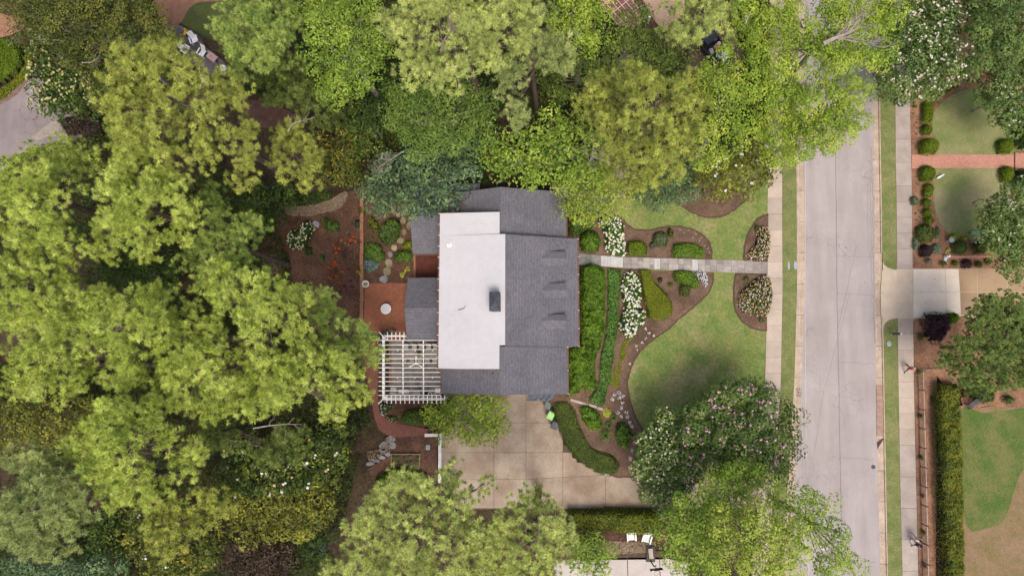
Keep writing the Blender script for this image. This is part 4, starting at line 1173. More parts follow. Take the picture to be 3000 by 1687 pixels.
    m = MB(o); m.box((xf + .03, yd, g0 + 1.15), (.08, 1.05, 2.15)); d = m.build('door', M('door_paint', (.05, .07, .06), (.06, .08, .07), 3, .4), H)
    m = MB(o); m.box((xf + .09, yd + .38, g0 + 1.05), (.06, .06, .12)); m.build('handle', COPPER, d)
    for yy in np.linspace(yS + 1.2, yN - 1.2, 5):
        if abs(yy - yd) < 1.2: continue
        m = MB(o); m.box((xf + .02, yy, g0 + 1.6), (.07, 1.15, 1.7)); wn = m.build('window', WHITE, H)
        for a in (-.42, .42):
            m = MB(o); m.box((xf + .06, yy, g0 + 1.6 + a), (.02, .95, .74)); m.build('pane', GLASS, wn)
    # dormers
    zs = lambda x: 7.5 + (x - xR) / (xE - xR) * (4.7 - 7.5)
    for pa, pr, pb in ((737, 757, 781), (829.5, 850, 874), (921, 939, 965.5)):
        zr, ze = 6.17, 5.9
        xt = W(1660, pr, 6.2).x
        yr = W(1620, pr, zr).y; ya = W(1620, pa, ze).y; yb = W(1620, pb, ze).y
        xi = xR + (zr - 7.5) / (4.7 - 7.5) * (xE - xR); xe = xR + (ze - 7.5) / (4.7 - 7.5) * (xE - xR)
        m = MB(o); t = .1
        for yo in (ya, yb):
            P4 = [(xi, yr, zr), (xt, yr, zr), (xt, yo, ze), (xe, yo, ze)]
            lo = [(p[0], p[1], p[2] - t) for p in P4]
            if yo > yr: m.hexa(lo + P4)
            else: m.hexa(lo[::-1] + P4[::-1])
        D = m.build('dormer_roof', SHINGLE, H, uv=True)
        m = MB(o); xw = xt - .22; y0_, y1_ = min(ya, yb) + .12, max(ya, yb) - .12
        m.hexa([(xe, y0_, zs(xw) - .3), (xw, y0_, zs(xw) - .3), (xw, y1_, zs(xw) - .3), (xe, y1_, zs(xw) - .3), (xe, y0_, ze - .05), (xw, y0_, ze - .05), (xw, y1_, ze - .05), (xe, y1_, ze - .05)])
        m.add([(xw, y0_, ze - .05), (xw, y1_, ze - .05), (xw, yr, zr - .1)], [(0, 1, 2)])
        m.build('dormer_wall', SIDING, H)
        m = MB(o); m.box((xw + .02, (y0_ + y1_) / 2, ze - .42), (.05, .7, .62)); wn = m.build('window', WHITE, H)
        m = MB(o); m.box((xw + .05, (y0_ + y1_) / 2, ze - .42), (.02, .56, .48)); m.build('pane', GLASS, wn)
    # chimney
    c = tl('p', 1433, 854, 1463.5, 854, 1463.5, 911, 1433, 911)
    q = [W(a, b, 9.0) for a, b in c]
    q2 = [(p.x, p.y) for p in q]
    cx = sum(p[0] for p in q2) / 4; cy = sum(p[1] for p in q2) / 4
    m = MB(o); m.prism([(cx + (p[0] - cx) * .92, cy + (p[1] - cy) * .95) for p in q2], 6.9, 8.75); ch = m.build('chimney', M('chimney_brick', (.2, .12, .09), (.15, .09, .07), 5, .9), H)
    m = MB(o); m.prism(q2, 8.75, 8.9)
    tops = [(p[0], p[1], 8.9) for p in q2]; m.add(tops + [(cx, cy, 8.99)], [(1, 0, 4), (2, 1, 4), (3, 2, 4), (0, 3, 4)][::1])
    m.add(tops + [(cx, cy, 8.99)], [(0, 1, 4), (1, 2, 4), (2, 3, 4), (3, 0, 4)])
    m.build('chimney_cap', METAL_CAP, ch)
    # roof fittings
    p = W(1316.5, 718, 7.15)
    m = MB(o); m.lathe((p.x, p.y, 7.1), [(.24, 0), (.23, .06), (.2, .085)], 16); v = m.build('vent_flange', WHITE, H)
    m = MB(o); m.lathe((p.x, p.y, 7.18), [(.07, 0), (.07, .3), (.045, .3), (.045, .12)], 10); m.build('vent_pipe', WHITE, v)
    m = MB(o); m.lathe((p.x, p.y, 7.31), [(.046, 0), (.046, .005)], 10); m.build('vent_opening', BLACK, v)
    for a, b in ((1395, 588), (1444, 1095)):
        zz = 5.55 if b < 800 else 6.45
        p = W(a, b, zz)
        m = MB(o); m.lathe((p.x, p.y, zz - .25), [(.09, 0), (.09, .35), (.06, .36)], 8); m.build('roof_pipe', METAL_DARK, H)
    # copper drips, leaf debris in the valley
    pv = [W(1341, 590, 4.75), W(1364, 604, 4.95), W(1390, 620, 5.2)]
    m = MB(o); m.tube([p + Vector((0, 0, .28)) for p in pv], [.07, .1, .06], 6); m.build('valley_debris', M('valley_litter', (.1, .04, .025), (.16, .08, .05), 6, .95, fs=15, famt=.3), H)
    # stick lying on the membrane
    # bay with a standing-seam metal roof over the garage entry, south side
    zB = 3.4
    pts = tl('q', -60, 150, 330, 150, 280, 235, 230, 262, -90, 262)
    q = [W(a, b, zB) for a, b in pts]
    m = MB(o)
    top = [(p.x, p.y, zB + (.35 if i < 2 else 0)) for i, p in enumerate(q)]
    m.add(top + [(p[0], p[1], zB - .12) for p in top], [(0, 4, 3, 2, 1), (5, 6, 7, 8, 9), (0, 1, 6, 5), (1, 2, 7, 6), (2, 3, 8, 7), (3, 4, 9, 8), (4, 0, 5, 9)])
    br = m.build('bay_roof', METAL_CAP, H)
    m = MB(o)
    for f in (.15, .4, .65, .88):
        a = Vector(top[0]).lerp(Vector(top[1]), f); b = Vector(top[4]).lerp(Vector(top[3]), f)
        m.beam(a + Vector((0, 0, .03)), b + Vector((0, 0, .03)), .03, .06)
    m.build('standing_seam', METAL_DARK, br)
    # garage doors below
    for f in (1470, 1580):
        p = W(f, 1150, 1.2)
        m = MB(o); m.box((p.x, yS2 + w - .03, 1.2), (2.6, .08, 2.3)); gd = m.build('garage_door', WHITE, H)
        for k in range(4):
            m = MB(o); m.box((p.x, yS2 + w - .08, .35 + k * .56), (2.4, .03, .46)); m.build('panel', WHITE, gd)
    # window wells on the north side
    for a, b in ((1386.5, 552), (1473, 546)):
        p = W(a, b, 1.4)
        m = MB(o)
        ring = [(p.x - .55, p.y - .7), (p.x - .55, p.y + .25), (p.x - .4, p.y + .45), (p.x + .4, p.y + .45), (p.x + .55, p.y + .25), (p.x + .55, p.y - .7)]
        for i in range(5): m.beam((*ring[i], 1.3), (*ring[i + 1], 1.3), .1, .6)
        m.build('window_well', M('well_steel', (.17, .17, .18), (.13, .13, .14), 4, .6, metal=.3), H)
    return H
build_house()
# stick on the roof
st = MB(W(1365, 905, 7.3))
st.tube([W(1342, 908, 7.33), W(1352, 906, 7.36), W(1360, 902, 7.36), W(1364, 895, 7.38)], [.025, .03, .02, .01], 5); st.tube([W(1358, 903, 7.36), W(1363, 899, 7.4)], [.015, .006], 4)
s_ = st.build('fallen_stick', BARK); s_.location = W(1365, 905, 7.3); tag(s_, 'thin forked stick lying on the white flat roof', 'stick')
# heat pump beside the north gable
p = P(1634, 566); q = thing('air_conditioner', 'white outdoor air conditioner at the corner of the north gable', 'air conditioner', p)
MB().box((0, 0, .42), (1.5, .75, .8)).build('case', WHITE, q); MB().lathe((-.4, 0, .825), [(.3, 0), (.3, .02)], 16).build('fan_grille', GREYP, q); MB().lathe((.35, 0, .825), [(.3, 0), (.3, .02)], 16).build('fan_grille', GREYP, q)

# ================================================================== WALLS AND EDGES
def wall_run(name, label, pts, z0, z1, w, mat, cat='wall'):
    ps = [W(a, b, z1) for a, b in pts]
    root = thing(name, label, cat, (ps[0].x, ps[0].y, z0))
    for i in range(len(ps) - 1):
        a = Vector((ps[i].x, ps[i].y, (z0 + z1) / 2)); b = Vector((ps[i + 1].x, ps[i + 1].y, (z0 + z1) / 2))
        d = (b - a).normalized()
        if i > 0: a = a + d * (w * .5 + .003)
        MB(root.location).beam(a, b + (d * w * .5 if i < len(ps) - 2 else Vector()), w, z1 - z0).build('wall_section', mat, root)
    return root
wall_run('retaining_wall', 'white retaining wall between the dark planting bed and the drive', tl('w', 870, 722, 1092, 722, 1092, 850, 1090, 1420), -.1, 1.36, .3, WALLW)
wall_run('retaining_wall', 'short white wall at the tip of the curved hedge', tl('t11', 700, 685, 780, 684, 840, 686, 905, 686), -.1, .62, .2, WALLW)
# brick garden wall in lengths
bw = thing('garden_wall', 'low orange brick wall between the flower bed and the rear garden', 'wall', P(1060, 700))
vs_ = [60, 230, 305, 470, 560, 680, 690, 840, 1010]
for i in range(len(vs_) - 1):
    a, b = P(*tp('t6', 799 if i % 2 else 801, vs_[i] + 1), .28), P(*tp('t6', 799 if i % 2 else 801, vs_[i + 1] - 1), .28)
    MB(bw.location).beam(a - Vector((0, 0, .15)), b - Vector((0, 0, .15)), .34, .55 + .04 * (i % 2)).build('wall_length', BRICK_EDGE, bw)
be = thing('brick_edging', 'thin brick edging beside the red litter bed between the rear wings', 'edging', P(1216, 775))
a, b = P(*tp('t6', 1200, 478), .1), P(*tp('t6', 1200, 650), .1); MB(be.location).beam(a, b, .2, .25).build('edging_course', BRICK_EDGE, be)
# brick steps down to the drive
bs_ = thing('brick_steps', None, None); bs_['kind'] = 'structure'
for i in range(5):
    z = 1.28 - i * .25
    one_slab(bs_, tl('w', 866 + i * 50, 622, 914 + i * 50, 622, 914 + i * 50, 712, 866 + i * 50, 712), BRICK_DARK, z, -.1, 'step', .004)
# stepping stones
sp = thing('stepping_stone_path', None, None); sp['kind'] = 'structure'
SS = [(1860, 150, 45, 30), (1880, 215, 45, 42), (1850, 310, 45, 38), (1770, 335, 38, 35), (1705, 290, 35, 38), (1840, 415, 45, 50), (1930, 495, 42, 52), (1855, 580, 32, 50), (1805, 700, 52, 45), (1715, 800, 45, 45),
      (1655, 895, 38, 45), (1640, 1015, 58, 62), (1610, 1135, 62, 65), (1565, 1245, 68, 52)]
for i, (u, v, a, b) in enumerate(SS):
    out = ell(*tp('g', u, v), a * .207, b * .207, 9, .14, i)
    q = [P(x, y, .08) for x, y in out]
    MB().prism([(p.x, p.y) for p in q], q[0].z - .15, q[0].z, .05).build('stepping_stone', SLATE if i in (10, 13) else STEPSTONE, sp)
sp2 = thing('stepping_stone_path', None, None); sp2['kind'] = 'structure'
for i, (u, v) in enumerate(((1522, 738), (1458, 842), (1402, 960), (1380, 1080), (1374, 1215))):
    x, y = tp('q', u, v); a = .7 if i < 2 else .1 * i
    q = [P(x + 8.5 * math.cos(a + k * math.pi / 2 + .78), y + 8.5 * math.sin(a + k * math.pi / 2 + .78), .09) for k in range(4)]
    MB().prism([(p.x, p.y) for p in q], q[0].z - .12, q[0].z, .04).build('stepping_stone', FLAG, sp2)
# stone slabs along the terrace corner and slate by the pine
ed = thing('stone_edging', 'row of pale stone slabs edging the ground cover at the house corner', 'edging', P(*tp('q', 780, 290)))
for u0, v0, u1, v1 in ((540, 245, 790, 325), (802, 318, 915, 355), (925, 360, 1000, 388)):
    q = [P(*tp('q', a, b), .12) for a, b in ((u0, v0 - 18), (u1, v1 - 22), (u1 - 10, v1 + 12), (u0 - 10, v0 + 14))]
    MB(ed.location).prism([(p.x, p.y) for p in q], q[0].z - .6, q[0].z, .02).build('slab', CONC, ed)
sl = thing('slate_path', None, None); sl['kind'] = 'structure'
for i, (u, v, a, b) in enumerate(((370, 790, 70, 55), (270, 880, 70, 70), (400, 870, 55, 60), (250, 940, 60, 40), (330, 1000, 50, 36), (240, 1050, 55, 30), (160, 1095, 60, 28), (70, 1140, 70, 30))):
    out = ell(*tp('w', u, v), a * .2, b * .2, 8, .16, i); q = [P(x, y, .07) for x, y in out]
    MB().prism([(p.x, p.y) for p in q], q[0].z - .12, q[0].z, .04).build('slate_slab', SLATE, sl)
# pebbles you can see one by one
def pebbles(parent, poly_px, n, r, up, mat):
    q = [P(a, b, up) for a, b in poly_px]; xy = [(p.x, p.y) for p in q]
    X0 = min(p[0] for p in xy); X1 = max(p[0] for p in xy); Y0 = min(p[1] for p in xy); Y1 = max(p[1] for p in xy)
    a = RNG.uniform(X0, X1, n * 4); b = RNG.uniform(Y0, Y1, n * 4); k = in_poly(a, b, xy); a = a[k][:n]; b = b[k][:n]
    A = np.stack([a, b, hz(a, b) + up], 1)
    ch = pompoms(A, RNG.uniform(.5, 1.2, len(A)) * r, np.stack([c * RNG.uniform(.6, 1.3) for c in np.tile(np.array([[.2, .15, .105]]), (len(A), 1))]))
    o = fast_mesh('pebbles', [ch], mat, parent); tag(o, kind='stuff'); return o
PEB = leaf_material('pebble', 0.0, .8)
pb = bpy.data.objects['pebble_bed']
pebbles(pb, tl('m', 1080, 690, 1960, 700, 1970, 900, 1200, 925, 900, 930, 900, 720), 900, .11, .05, PEB)
pebbles(bpy.data.objects['pebble_path'], tl('t6', 180, 110, 300, 110, 440, 100, 560, 60, 640, 10, 690, 0, 680, 70, 620, 130, 520, 160, 380, 185, 240, 175), 1100, .07, .05, PEB)
pebbles(sl, tl('w', 20, 960, 120, 930, 200, 940, 300, 740, 430, 740, 380, 960, 260, 1010, 60, 1130), 420, .055, .06, PEB)

# ================================================================== PERGOLA AND TERRACE FURNITURE
def build_pergola():
    z = 4.0
    base = P(*tp('k', 600, 700))
    R = thing('pergola', 'white timber pergola with open rafters over the dining terrace', 'pergola', base)
    k = lambda u, v, zz=z: W(*tp('k', u, v), zz)
    def piece(name, a, b, w, h, par=R): return MB(base).beam(a, b, w, h).build(name, WHITE, par)
    for u in (134, 156): piece('beam', k(u, 130, z - .2), k(u, 1275, z - .2), .09, .2)
    for u in (490, 850): piece('beam', k(u, 225, z - .2), k(u, 1195 if u < 800 else 1265, z - .2), .09, .18)
    for v in (1248, 1270): piece('beam', k(120, v, z - .2), k(1205, v, z - .2), .07, .2)
    for v in (140, 152): piece('beam', k(120, v, z - .2), k(535, v, z - .2), .07, .2)
    for i in range(13):
        v = 222 + i * 80.8
        piece('rafter', k(58, v), k(1095 if i < 7 else 1152, v), .055, .16)
    for u in (205, 283, 362, 442, 522, 602, 682, 762, 845, 920, 1000, 1080, 1158, 1225): piece('joist', k(u, 1196), k(u, 1338), .055, .15)
    for u in (215, 290, 362, 433, 507): piece('joist', k(u, 78), k(u, 217), .055, .15)
    piece('corner_rafter', k(205, 1196), k(52, 1340), .06, .15); piece('corner_rafter', k(205, 215), k(62, 76), .06, .15)
    for u, v in ((145, 145), (145, 1258), (145, 700), (1190, 1258), (525, 147)):
        t = k(u, v, z - .3); MB(base).hexa([(t.x - .09, t.y - .09, base.z - .02), (t.x + .09, t.y - .09, base.z - .02), (t.x + .09, t.y + .09, base.z - .02), (t.x - .09, t.y + .09, base.z - .02), (t.x - .09, t.y - .09, t.z), (t.x + .09, t.y - .09, t.z), (t.x + .09, t.y + .09, t.z), (t.x - .09, t.y + .09, t.z)]).build('post', WHITE, R)
    for u, v in ((390, 400), (700, 400), (1010, 400), (385, 885), (695, 885), (1007, 885)):
        t = k(u, v, z - .15); MB(base).lathe((t.x, t.y, z - .3), [(.05, 0), (.06, .12), (.03, .2)], 8).build('lamp', WHITE, R)
    f = k(715, 628, 3.35)
    F = thing('ceiling_fan', 'three-bladed white ceiling fan hanging under the pergola rafters', 'fan', f)
    MB().lathe((0, 0, -.1), [(.08, 0), (.11, .05), (.11, .16), (.03, .2), (.02, .62)], 12).build('motor', WHITE, F)
    for a in (90, 210, 330):
        a = math.radians(a); d = Vector((math.cos(a), math.sin(a), 0))
        MB().beam(d * .1, d * .68, .11, .02).build('blade', WHITE, F)
    # dining table
    tz = base.z + .76
    q = [W(*p, tz) for p in tl('k', 455, 402, 1100, 402, 1100, 545, 455, 545)]
    c = sum(q, Vector()) / 4; lx = (q[1] - q[0]).length; ly = (q[3] - q[0]).length
    T = thing('dining_table', 'long weathered plank dining table under the pergola', 'table', (c.x, c.y, base.z + .055))
    n = 5
    for i in range(n): MB().box((0, -ly / 2 + ly * (i + .5) / n, .72), (lx, ly / n - .012, .05)).build('plank', WOODW, T)
    for x in (-lx * .36, lx * .36):
        MB().box((x, 0, .03), (.1, ly * .8, .06)).box((x, 0, .38), (.12, .5, .62)).build('trestle', WOODW, T)
    # chairs
    def chair():
        t = thing('dining_chair', 'x', 'chair', (0, 0, 0), 0, 'chairs round the pergola table')
        MB().box((0, 0, .45), (.5, .48, .06), top=.96).build('seat', M('chair_cloth', (.42, .40, .39), (.35, .33, .32), 5, .8), t)
        MB().hexa([(-.25, .2, .48), (.25, .2, .48), (.25, .25, .48), (-.25, .25, .48), (-.24, .3, .95), (.24, .3, .95), (.24, .34, .95), (-.24, .34, .95)]).build('backrest', MATS['chair_cloth'], t)
        for x in (-.22, .22):
            for y in (-.2, .2): MB().box((x, y, .21), (.035, .035, .42)).build('leg', METAL_DARK, t)
        for x in (-.27, .27): MB().box((x, .0, .66), (.04, .44, .03)).box((x, -.19, .55), (.03, .03, .2)).build('arm', METAL_DARK, t)
        return t
    c0 = chair(); first = True
    names = ['westmost', 'second', 'third', 'fourth', 'last']
    for r, (v, rz, side) in enumerate(((345, 0, 'house'), (590, math.pi, 'lounge'))):
        for i, u in enumerate(((545, 690, 815, 945, 1065), (515, 650, 785, 920, 1050))[r]):
            p = W(*tp('k', u, v), base.z + .5)
            lab = ('%s grey dining chair from the left along the %s side of the pergola table' % (names[i], 'upper' if r == 0 else 'lower'))
            if first: o = c0; o.location = (p.x, p.y, base.z + .055); o.rotation_euler = (0, 0, rz); o['label'] = lab; first = False
            else: dup(c0, (p.x, p.y, base.z + .055), rz, lab)
    p = W(*tp('k', 775, 440), tz + .1); rp = thing('table_plant', 'small potted green plant on the pergola table', 'plant', (p.x, p.y, base.z + .8))
    MB().lathe((0, 0, 0), [(.09, 0), (.12, .14)], 10).build('pot', GREYP, rp)
    n = 50; d = randu(n); d[:, 2] = abs(d[:, 2]); d = unit(d)
    fast_mesh('foliage', [leaves(d * .22 + np.array([0, 0, .15]), unit(d + np.array([0, 0, .5])), np.full(n, .08), pick(PAL['green'], n))], LEAF, rp)
    # lounge furniture
    def sofa(u0, v0, u1, v1, name, label, cat, mat, back=True):
        q = [W(*p, base.z + .4) for p in tl('k', u0, v0, u1, v1)]
        cx, cy = (q[0].x + q[1].x) / 2, (q[0].y + q[1].y) / 2; lx = abs(q[1].x - q[0].x); ly = abs(q[1].y - q[0].y)
        s = thing(name, label, cat, (cx, cy, base.z + .055))
        MB().box((0, 0, .2), (lx, ly, .22)).build('base', WOODW, s)
        MB().box((0, 0, .38), (lx * .94, ly * .92, .14), top=.96).build('cushion', mat, s)
        if back: MB().box((0, -ly * .42, .55), (lx, ly * .14, .5), top=.95).build('backrest', mat, s)
        for x in (-1, 1):
            for y in (-1, 1): MB().box((x * lx * .45, y * ly * .44, .045), (.06, .06, .09)).build('leg', WOODW, s)
    CU = M('cushion_pale', (.52, .5, .48), (.45, .43, .42), 4, .85); CG = M('cushion_grey', (.3, .29, .28), (.25, .24, .235), 4, .9)
    sofa(268, 1040, 372, 1160, 'lounge_chair', 'pale cushioned lounge chair in the lower left corner of the pergola', 'chair', CU)
    sofa(415, 1085, 602, 1150, 'bench', 'long white bench beside the pale lounge chair under the pergola', 'bench', CU, False)
    sofa(655, 1090, 795, 1240, 'lounge_chair', 'square grey lounge chair in the lower middle of the pergola', 'chair', CG)
    for u, mt, lab in ((905, METAL_DARK, 'dark round pot at the lower right of the pergola terrace'), (970, WHITE, 'small pale round pot beside the dark pot under the pergola')):
        p = W(*tp('k', u, 1165), base.z + .2); t = thing('plant_pot', lab, 'pot', (p.x, p.y, base.z + .055))
        MB().lathe((0, 0, 0), [(.12, 0), (.17, .3), (.18, .33), (.14, .33), (.13, .25)], 14).build('pot', mt, t)
        MB().lathe((0, 0, .24), [(.12, 0), (.12, .01)], 12).build('soil', EDGE, t)
    p = W(*tp('k', 1120, 1108), base.z + .9); t = thing('outdoor_grill', 'white lidded grill against the house wall under the pergola', 'grill', (p.x, p.y, base.z + .055))
    MB().box((0, 0, .45), (.75, .55, .82)).build('cabinet', WHITE, t); MB().box((0, 0, .98), (.7, .5, .24), top=.8).build('lid', WHITE, t); MB().beam((-.25, -.3, 1.0), (.25, -.3, 1.0), .04, .04).build('handle', METAL_DARK, t)
build_pergola()
# round patio table
p = P(*tp('t6', 995, 888)); t = thing('patio_table', 'round white table alone on the red brick patio', 'table', p)
MB().lathe((0, 0, .68), [(.48, 0), (.5, .02), (.5, .05), (.46, .06)], 28).build('top', WHITE, t); MB().lathe((0, 0, .74), [(.42, 0), (.42, .008), (.4, .012)], 28).build('top_rim', M('table_inner', (.6, .6, .64), (.55, .55, .6), 5), t)
MB().lathe((0, 0, .03), [(.28, 0), (.2, .04), (.05, .1), (.04, .64)], 12).build('pedestal', WHITE, t)
p = P(*tp('t6', 838, 700)); t = thing('planter_pot', 'pale concrete planter pot beside the brick wall at the patio corner', 'pot', p)
MB().lathe((0, 0, 0.02), [(.24, 0), (.33, .45), (.36, .5), (.29, .5), (.27, .4)], 18).build('pot', WALLW, t); MB().lathe((0, 0, .4), [(.27, 0), (.27, .01)], 12).build('soil', EDGE, t)
n = 50; d = randu(n); d[:, 2] = abs(d[:, 2]) * .5; fast_mesh('foliage', [leaves(d * np.array([.2, .2, .2]) + np.array([0, 0, .43]), unit(d + np.array([0, 0, 1])), np.full(n, .06), pick(PAL['green'], n))], LEAF, t)
# raised vegetable bed
q = [P(*p_, .25) for p_ in tl('w', 385, 998, 800, 998, 788, 1215, 378, 1215)]
t = thing('raised_bed', 'timber framed vegetable bed in the dark mulch left of the drive', 'planter', sum(q, Vector()) / 4 - Vector((0, 0, .25)))
for i in range(4): MB(t.location).beam(q[i] - Vector((0, 0, .1)), q[(i + 1) % 4] - Vector((0, 0, .1)), .07, .3).build('board', WOODB, t)
MB(t.location).prism([(p.x, p.y) for p in q], q[0].z - .2, q[0].z - .06, .04).build('soil', EDGE, t)
for i in range(15):
    u = 430 + (i % 5) * 82 + random.uniform(-18, 18); v = 1045 + (i // 5) * 70 + random.uniform(-14, 14)
    pl = rosette('vegetable_plant', 'leafy vegetable seedling in the timber framed bed', *tp('w', u, v), 6.5, .3, 'fern', 16, 'plant', 'seedlings in the vegetable bed'); pl.location.z += .15
# valve lids
def lid(px, py, w, h, label, mat, z=None):
    p = P(px, py, .0) if z is None else W(px, py, z)
    t = thing('valve_box', label, 'valve box', p)
    MB().prism([(w * math.cos(a), h * math.sin(a)) for a in [i * math.pi / 6 for i in range(12)]] if w != h else [(-w, -h * 1.2), (w, -h * 1.2), (w, h * 1.2), (-w, h * 1.2)], -.02, .035, .06).build('cover', mat, t)
    MB().box((0, 0, .04), (w * .5, .04, .012)).build('grip', METAL_DARK, t)
LIDM = M('lid_plastic', (.30, .36, .40), (.25, .31, .35), 4, .6)
lid(2310.5, 779, .1, .42, 'narrow pale oval lid in the grass verge near the west kerb', LIDM, .125)
lid(2330, 777, .15, .42, 'wide bluish oval lid touching the west kerb', LIDM, .14)
lid(2604.5, 1007, .2, .26, 'pale blue rounded lid in the verge below the mailbox', LIDM, .13)
lid(*tp('w', 918, 900), .2, .2, 'square grey lid in the dark mulch beside the drive wall', M('lid_grey', (.25, .29, .3), (.2, .24, .25), 4, .6))
p = W(2558.5, 1367, .0); t = thing('manhole', 'small round iron cover near the right edge of the street', 'manhole', p); MB().lathe((0, 0, .004), [(.2, 0), (.19, .012)], 16).build('cover', METAL_DARK, t); MB().lathe((0, 0, .0162), [(.1, 0), (.09, .008)], 12).build('boss', BLACK, t)
p = W(2339, 1149, .03); t = thing('drain_cover', 'round barred drain ring in the west gutter', 'drain', p)
for i in range(12):
    a, b = i * math.pi / 6, (i + 1) * math.pi / 6; MB().beam((.28 * math.cos(a), .36 * math.sin(a), .01), (.28 * math.cos(b), .36 * math.sin(b), .01), .04, .03).build('ring_segment', METAL_DARK, t)
for a in (0, 1.05, 2.1): MB().beam((-.27 * math.cos(a), -.35 * math.sin(a), .012), (.27 * math.cos(a), .35 * math.sin(a), .012), .03, .02).build('bar', METAL_DARK, t)
# storm drain inlet: sloping apron with dark mouth
t = thing('storm_inlet', 'concrete storm drain inlet with a dark slanted mouth in the east kerb', 'drain', W(2575, 1300, 0))
qq = [W(*p_, .02) for p_ in tl('t12', 820, 440, 868, 405, 866, 425, 826, 490)]
MB(t.location).prism([(p.x, p.y) for p in qq], .02, .035).build('mouth', M('inlet_dark', (.09, .045, .035), (.06, .03, .025), 4), t)
qq = [W(*p_, .03) for p_ in tl('t12', 818, 10, 876, 10, 874, 395, 820, 395)]
ap = MB(t.location).prism([(p.x, p.y) for p in qq], .02, .06).build('apron', M('inlet_rust', (.33, .22, .175), (.26, .165, .13), 2.5, .9, fs=8, famt=.2), t)
for k in range(9):
    v = 45 + k * 40; a, b = W(*tp('t12', 822, v), .065), W(*tp('t12', 862, v + 3), .065); MB(t.location).beam(a, b, .03, .012).build('joint', SEAM, ap)
# bins
def bin_(px, py, rz, body, lidm, label, up=0):
    p = P(px, py, .03); t = thing('wheelie_bin', label, 'bin', p, rz, 'bins beside the curved hedge')
    MB().hexa([(-.24, -.28, .06), (.24, -.28, .06), (.24, .26, .06), (-.24, .26, .06), (-.3, -.36, 1.0), (.3, -.36, 1.0), (.3, .34, 1.0), (-.3, .34, 1.0)]).build('body', body, t)
    MB().hexa([(-.32, -.4, 1.0), (.32, -.4, 1.0), (.32, .38, 1.0), (-.32, .38, 1.0), (-.3, -.36, 1.06), (.3, -.36, 1.06), (.28, .3, 1.12), (-.28, .3, 1.12)]).build('lid', lidm, t)
    MB().beam((-.25, .43, 1.0), (.25, .43, 1.0), .04, .04).build('handle', BLACK, t)
    for x in (-.22, .22): MB().tube([(x - .03, .3, .1), (x + .03, .3, .1)], .1, 10).build('wheel', BLACK, t)
bin_(*tp('q', 222, 310), -.35, GREYP, GREYP, 'dark grey bin nearest the garage under the hedge end')
bin_(*tp('q', 262, 455), -.5, GREYP, M('lid_lime', (.33, .62, .2), (.28, .55, .17), 3, .5), 'bin with a bright lime green lid beside the curved hedge')
bin_(*tp('q', 318, 590), -.45, GREYP, METAL_DARK, 'black lidded bin standing below the lime green bin')
# mailbox
p = W(2616, 979, .13); t = thing('mailbox', 'black mailbox on a post at the verge edge across the street', 'mailbox', (p.x - .2, p.y, .12))
MB().box((0, 0, .5), (.1, .1, 1.0)).build('post', WHITE, t)
MB().hexa([(-.35, -.1, 1.0), (.3, -.1, 1.0), (.3, .1, 1.0), (-.35, .1, 1.0), (-.35, -.1, 1.15), (.3, -.1, 1.15), (.3, .1, 1.15), (-.35, .1, 1.15)]).tube([(-.35, 0, 1.15), (.3, 0, 1.15)], .1, 10).build('box', BLACK, t)
MB().box((.42, 0, 1.08), (.14, .12, .12)).build('newspaper_slot', WHITE, t)
# adirondack chairs
def adirondack(label):
    t = thing('adirondack_chair', label, 'chair', (0, 0, 0), 0, 'white slatted garden chairs')
    m = MB()
    for i in range(6): m.box((0, -.32 + i * .1, .38 - i * .022), (.52, .085, .022))
    m.build('seat', WHITE, t)
    m = MB()
    for i in range(6): m.hexa([(-.27 + i * .09, .22, .28), (-.19 + i * .09, .22, .28), (-.19 + i * .09, .245, .28), (-.27 + i * .09, .245, .28)] + [(-.29 + i * .096, .62, 1.0 - .02 * abs(i - 2.5)), (-.205 + i * .096, .62, 1.0 - .02 * abs(i - 2.5)), (-.205 + i * .096, .645, 1.0 - .02 * abs(i - 2.5)), (-.29 + i * .096, .645, 1.0 - .02 * abs(i - 2.5))])
    m.build('backrest', WHITE, t)
    for x in (-.37, .37): MB().box((x, -.05, .56), (.13, .72, .025)).build('arm', WHITE, t)
    for x in (-.33, .33):
        MB().box((x, -.36, .275), (.04, .09, .55)).build('leg', WHITE, t); MB().hexa([(x - .02, .42, 0), (x + .02, .42, 0), (x + .02, .55, 0), (x - .02, .55, 0), (x - .02, .24, .34), (x + .02, .24, .34), (x + .02, .34, .3), (x - .02, .34, .3)]).build('leg', WHITE, t)
    return t
AC = [(tp('o', 445, 370), .42, 'white slatted chair nearest the yellow toy on the dark gravel'), (tp('o', 300, 545), 1.0, 'white slatted chair half under the pine, left of the gravel pad'),
      (tp('o', 590, 600), -.5, 'white slatted chair beside the pinkish table on the dark gravel'), (tp('o', 640, 1140), .15, 'white slatted chair seen through the pine below the white pot'),
      (tp('m', 1512, 570), .05, 'white slatted chair against the hedge, left of the pair by the pebbles'), (tp('m', 1810, 610), -.3, 'white slatted chair turned aside, right of the pair by the pebbles')]
a0 = None
for (x, y), rz, lab in AC:
    p = P(x, y, .05)
    if a0 is None: a0 = adirondack(lab); a0.location = p; a0.rotation_euler = (0, 0, rz)
    else: dup(a0, p, rz, lab)
PINKW = M('pink_wood', (.42, .28, .26), (.35, .23, .21), 4, .8, .2, 30)
p = P(*tp('o', 790, 700), .05); t = thing('garden_table', 'pinkish wooden table at the end of the dark gravel pad', 'table', p, math.radians(-37))
for i in range(4): MB().box((0, -.26 + i * .175, .7), (1.1, .165, .04)).build('plank', PINKW, t)
for x in (-.48, .48):
    for y in (-.25, .25): MB().box((x, y, .34), (.07, .07, .68)).build('leg', PINKW, t)
MB().lathe((-.15, .05, .721), [(.05, 0), (.045, .01)], 10).build('umbrella_hole', BLACK, t)
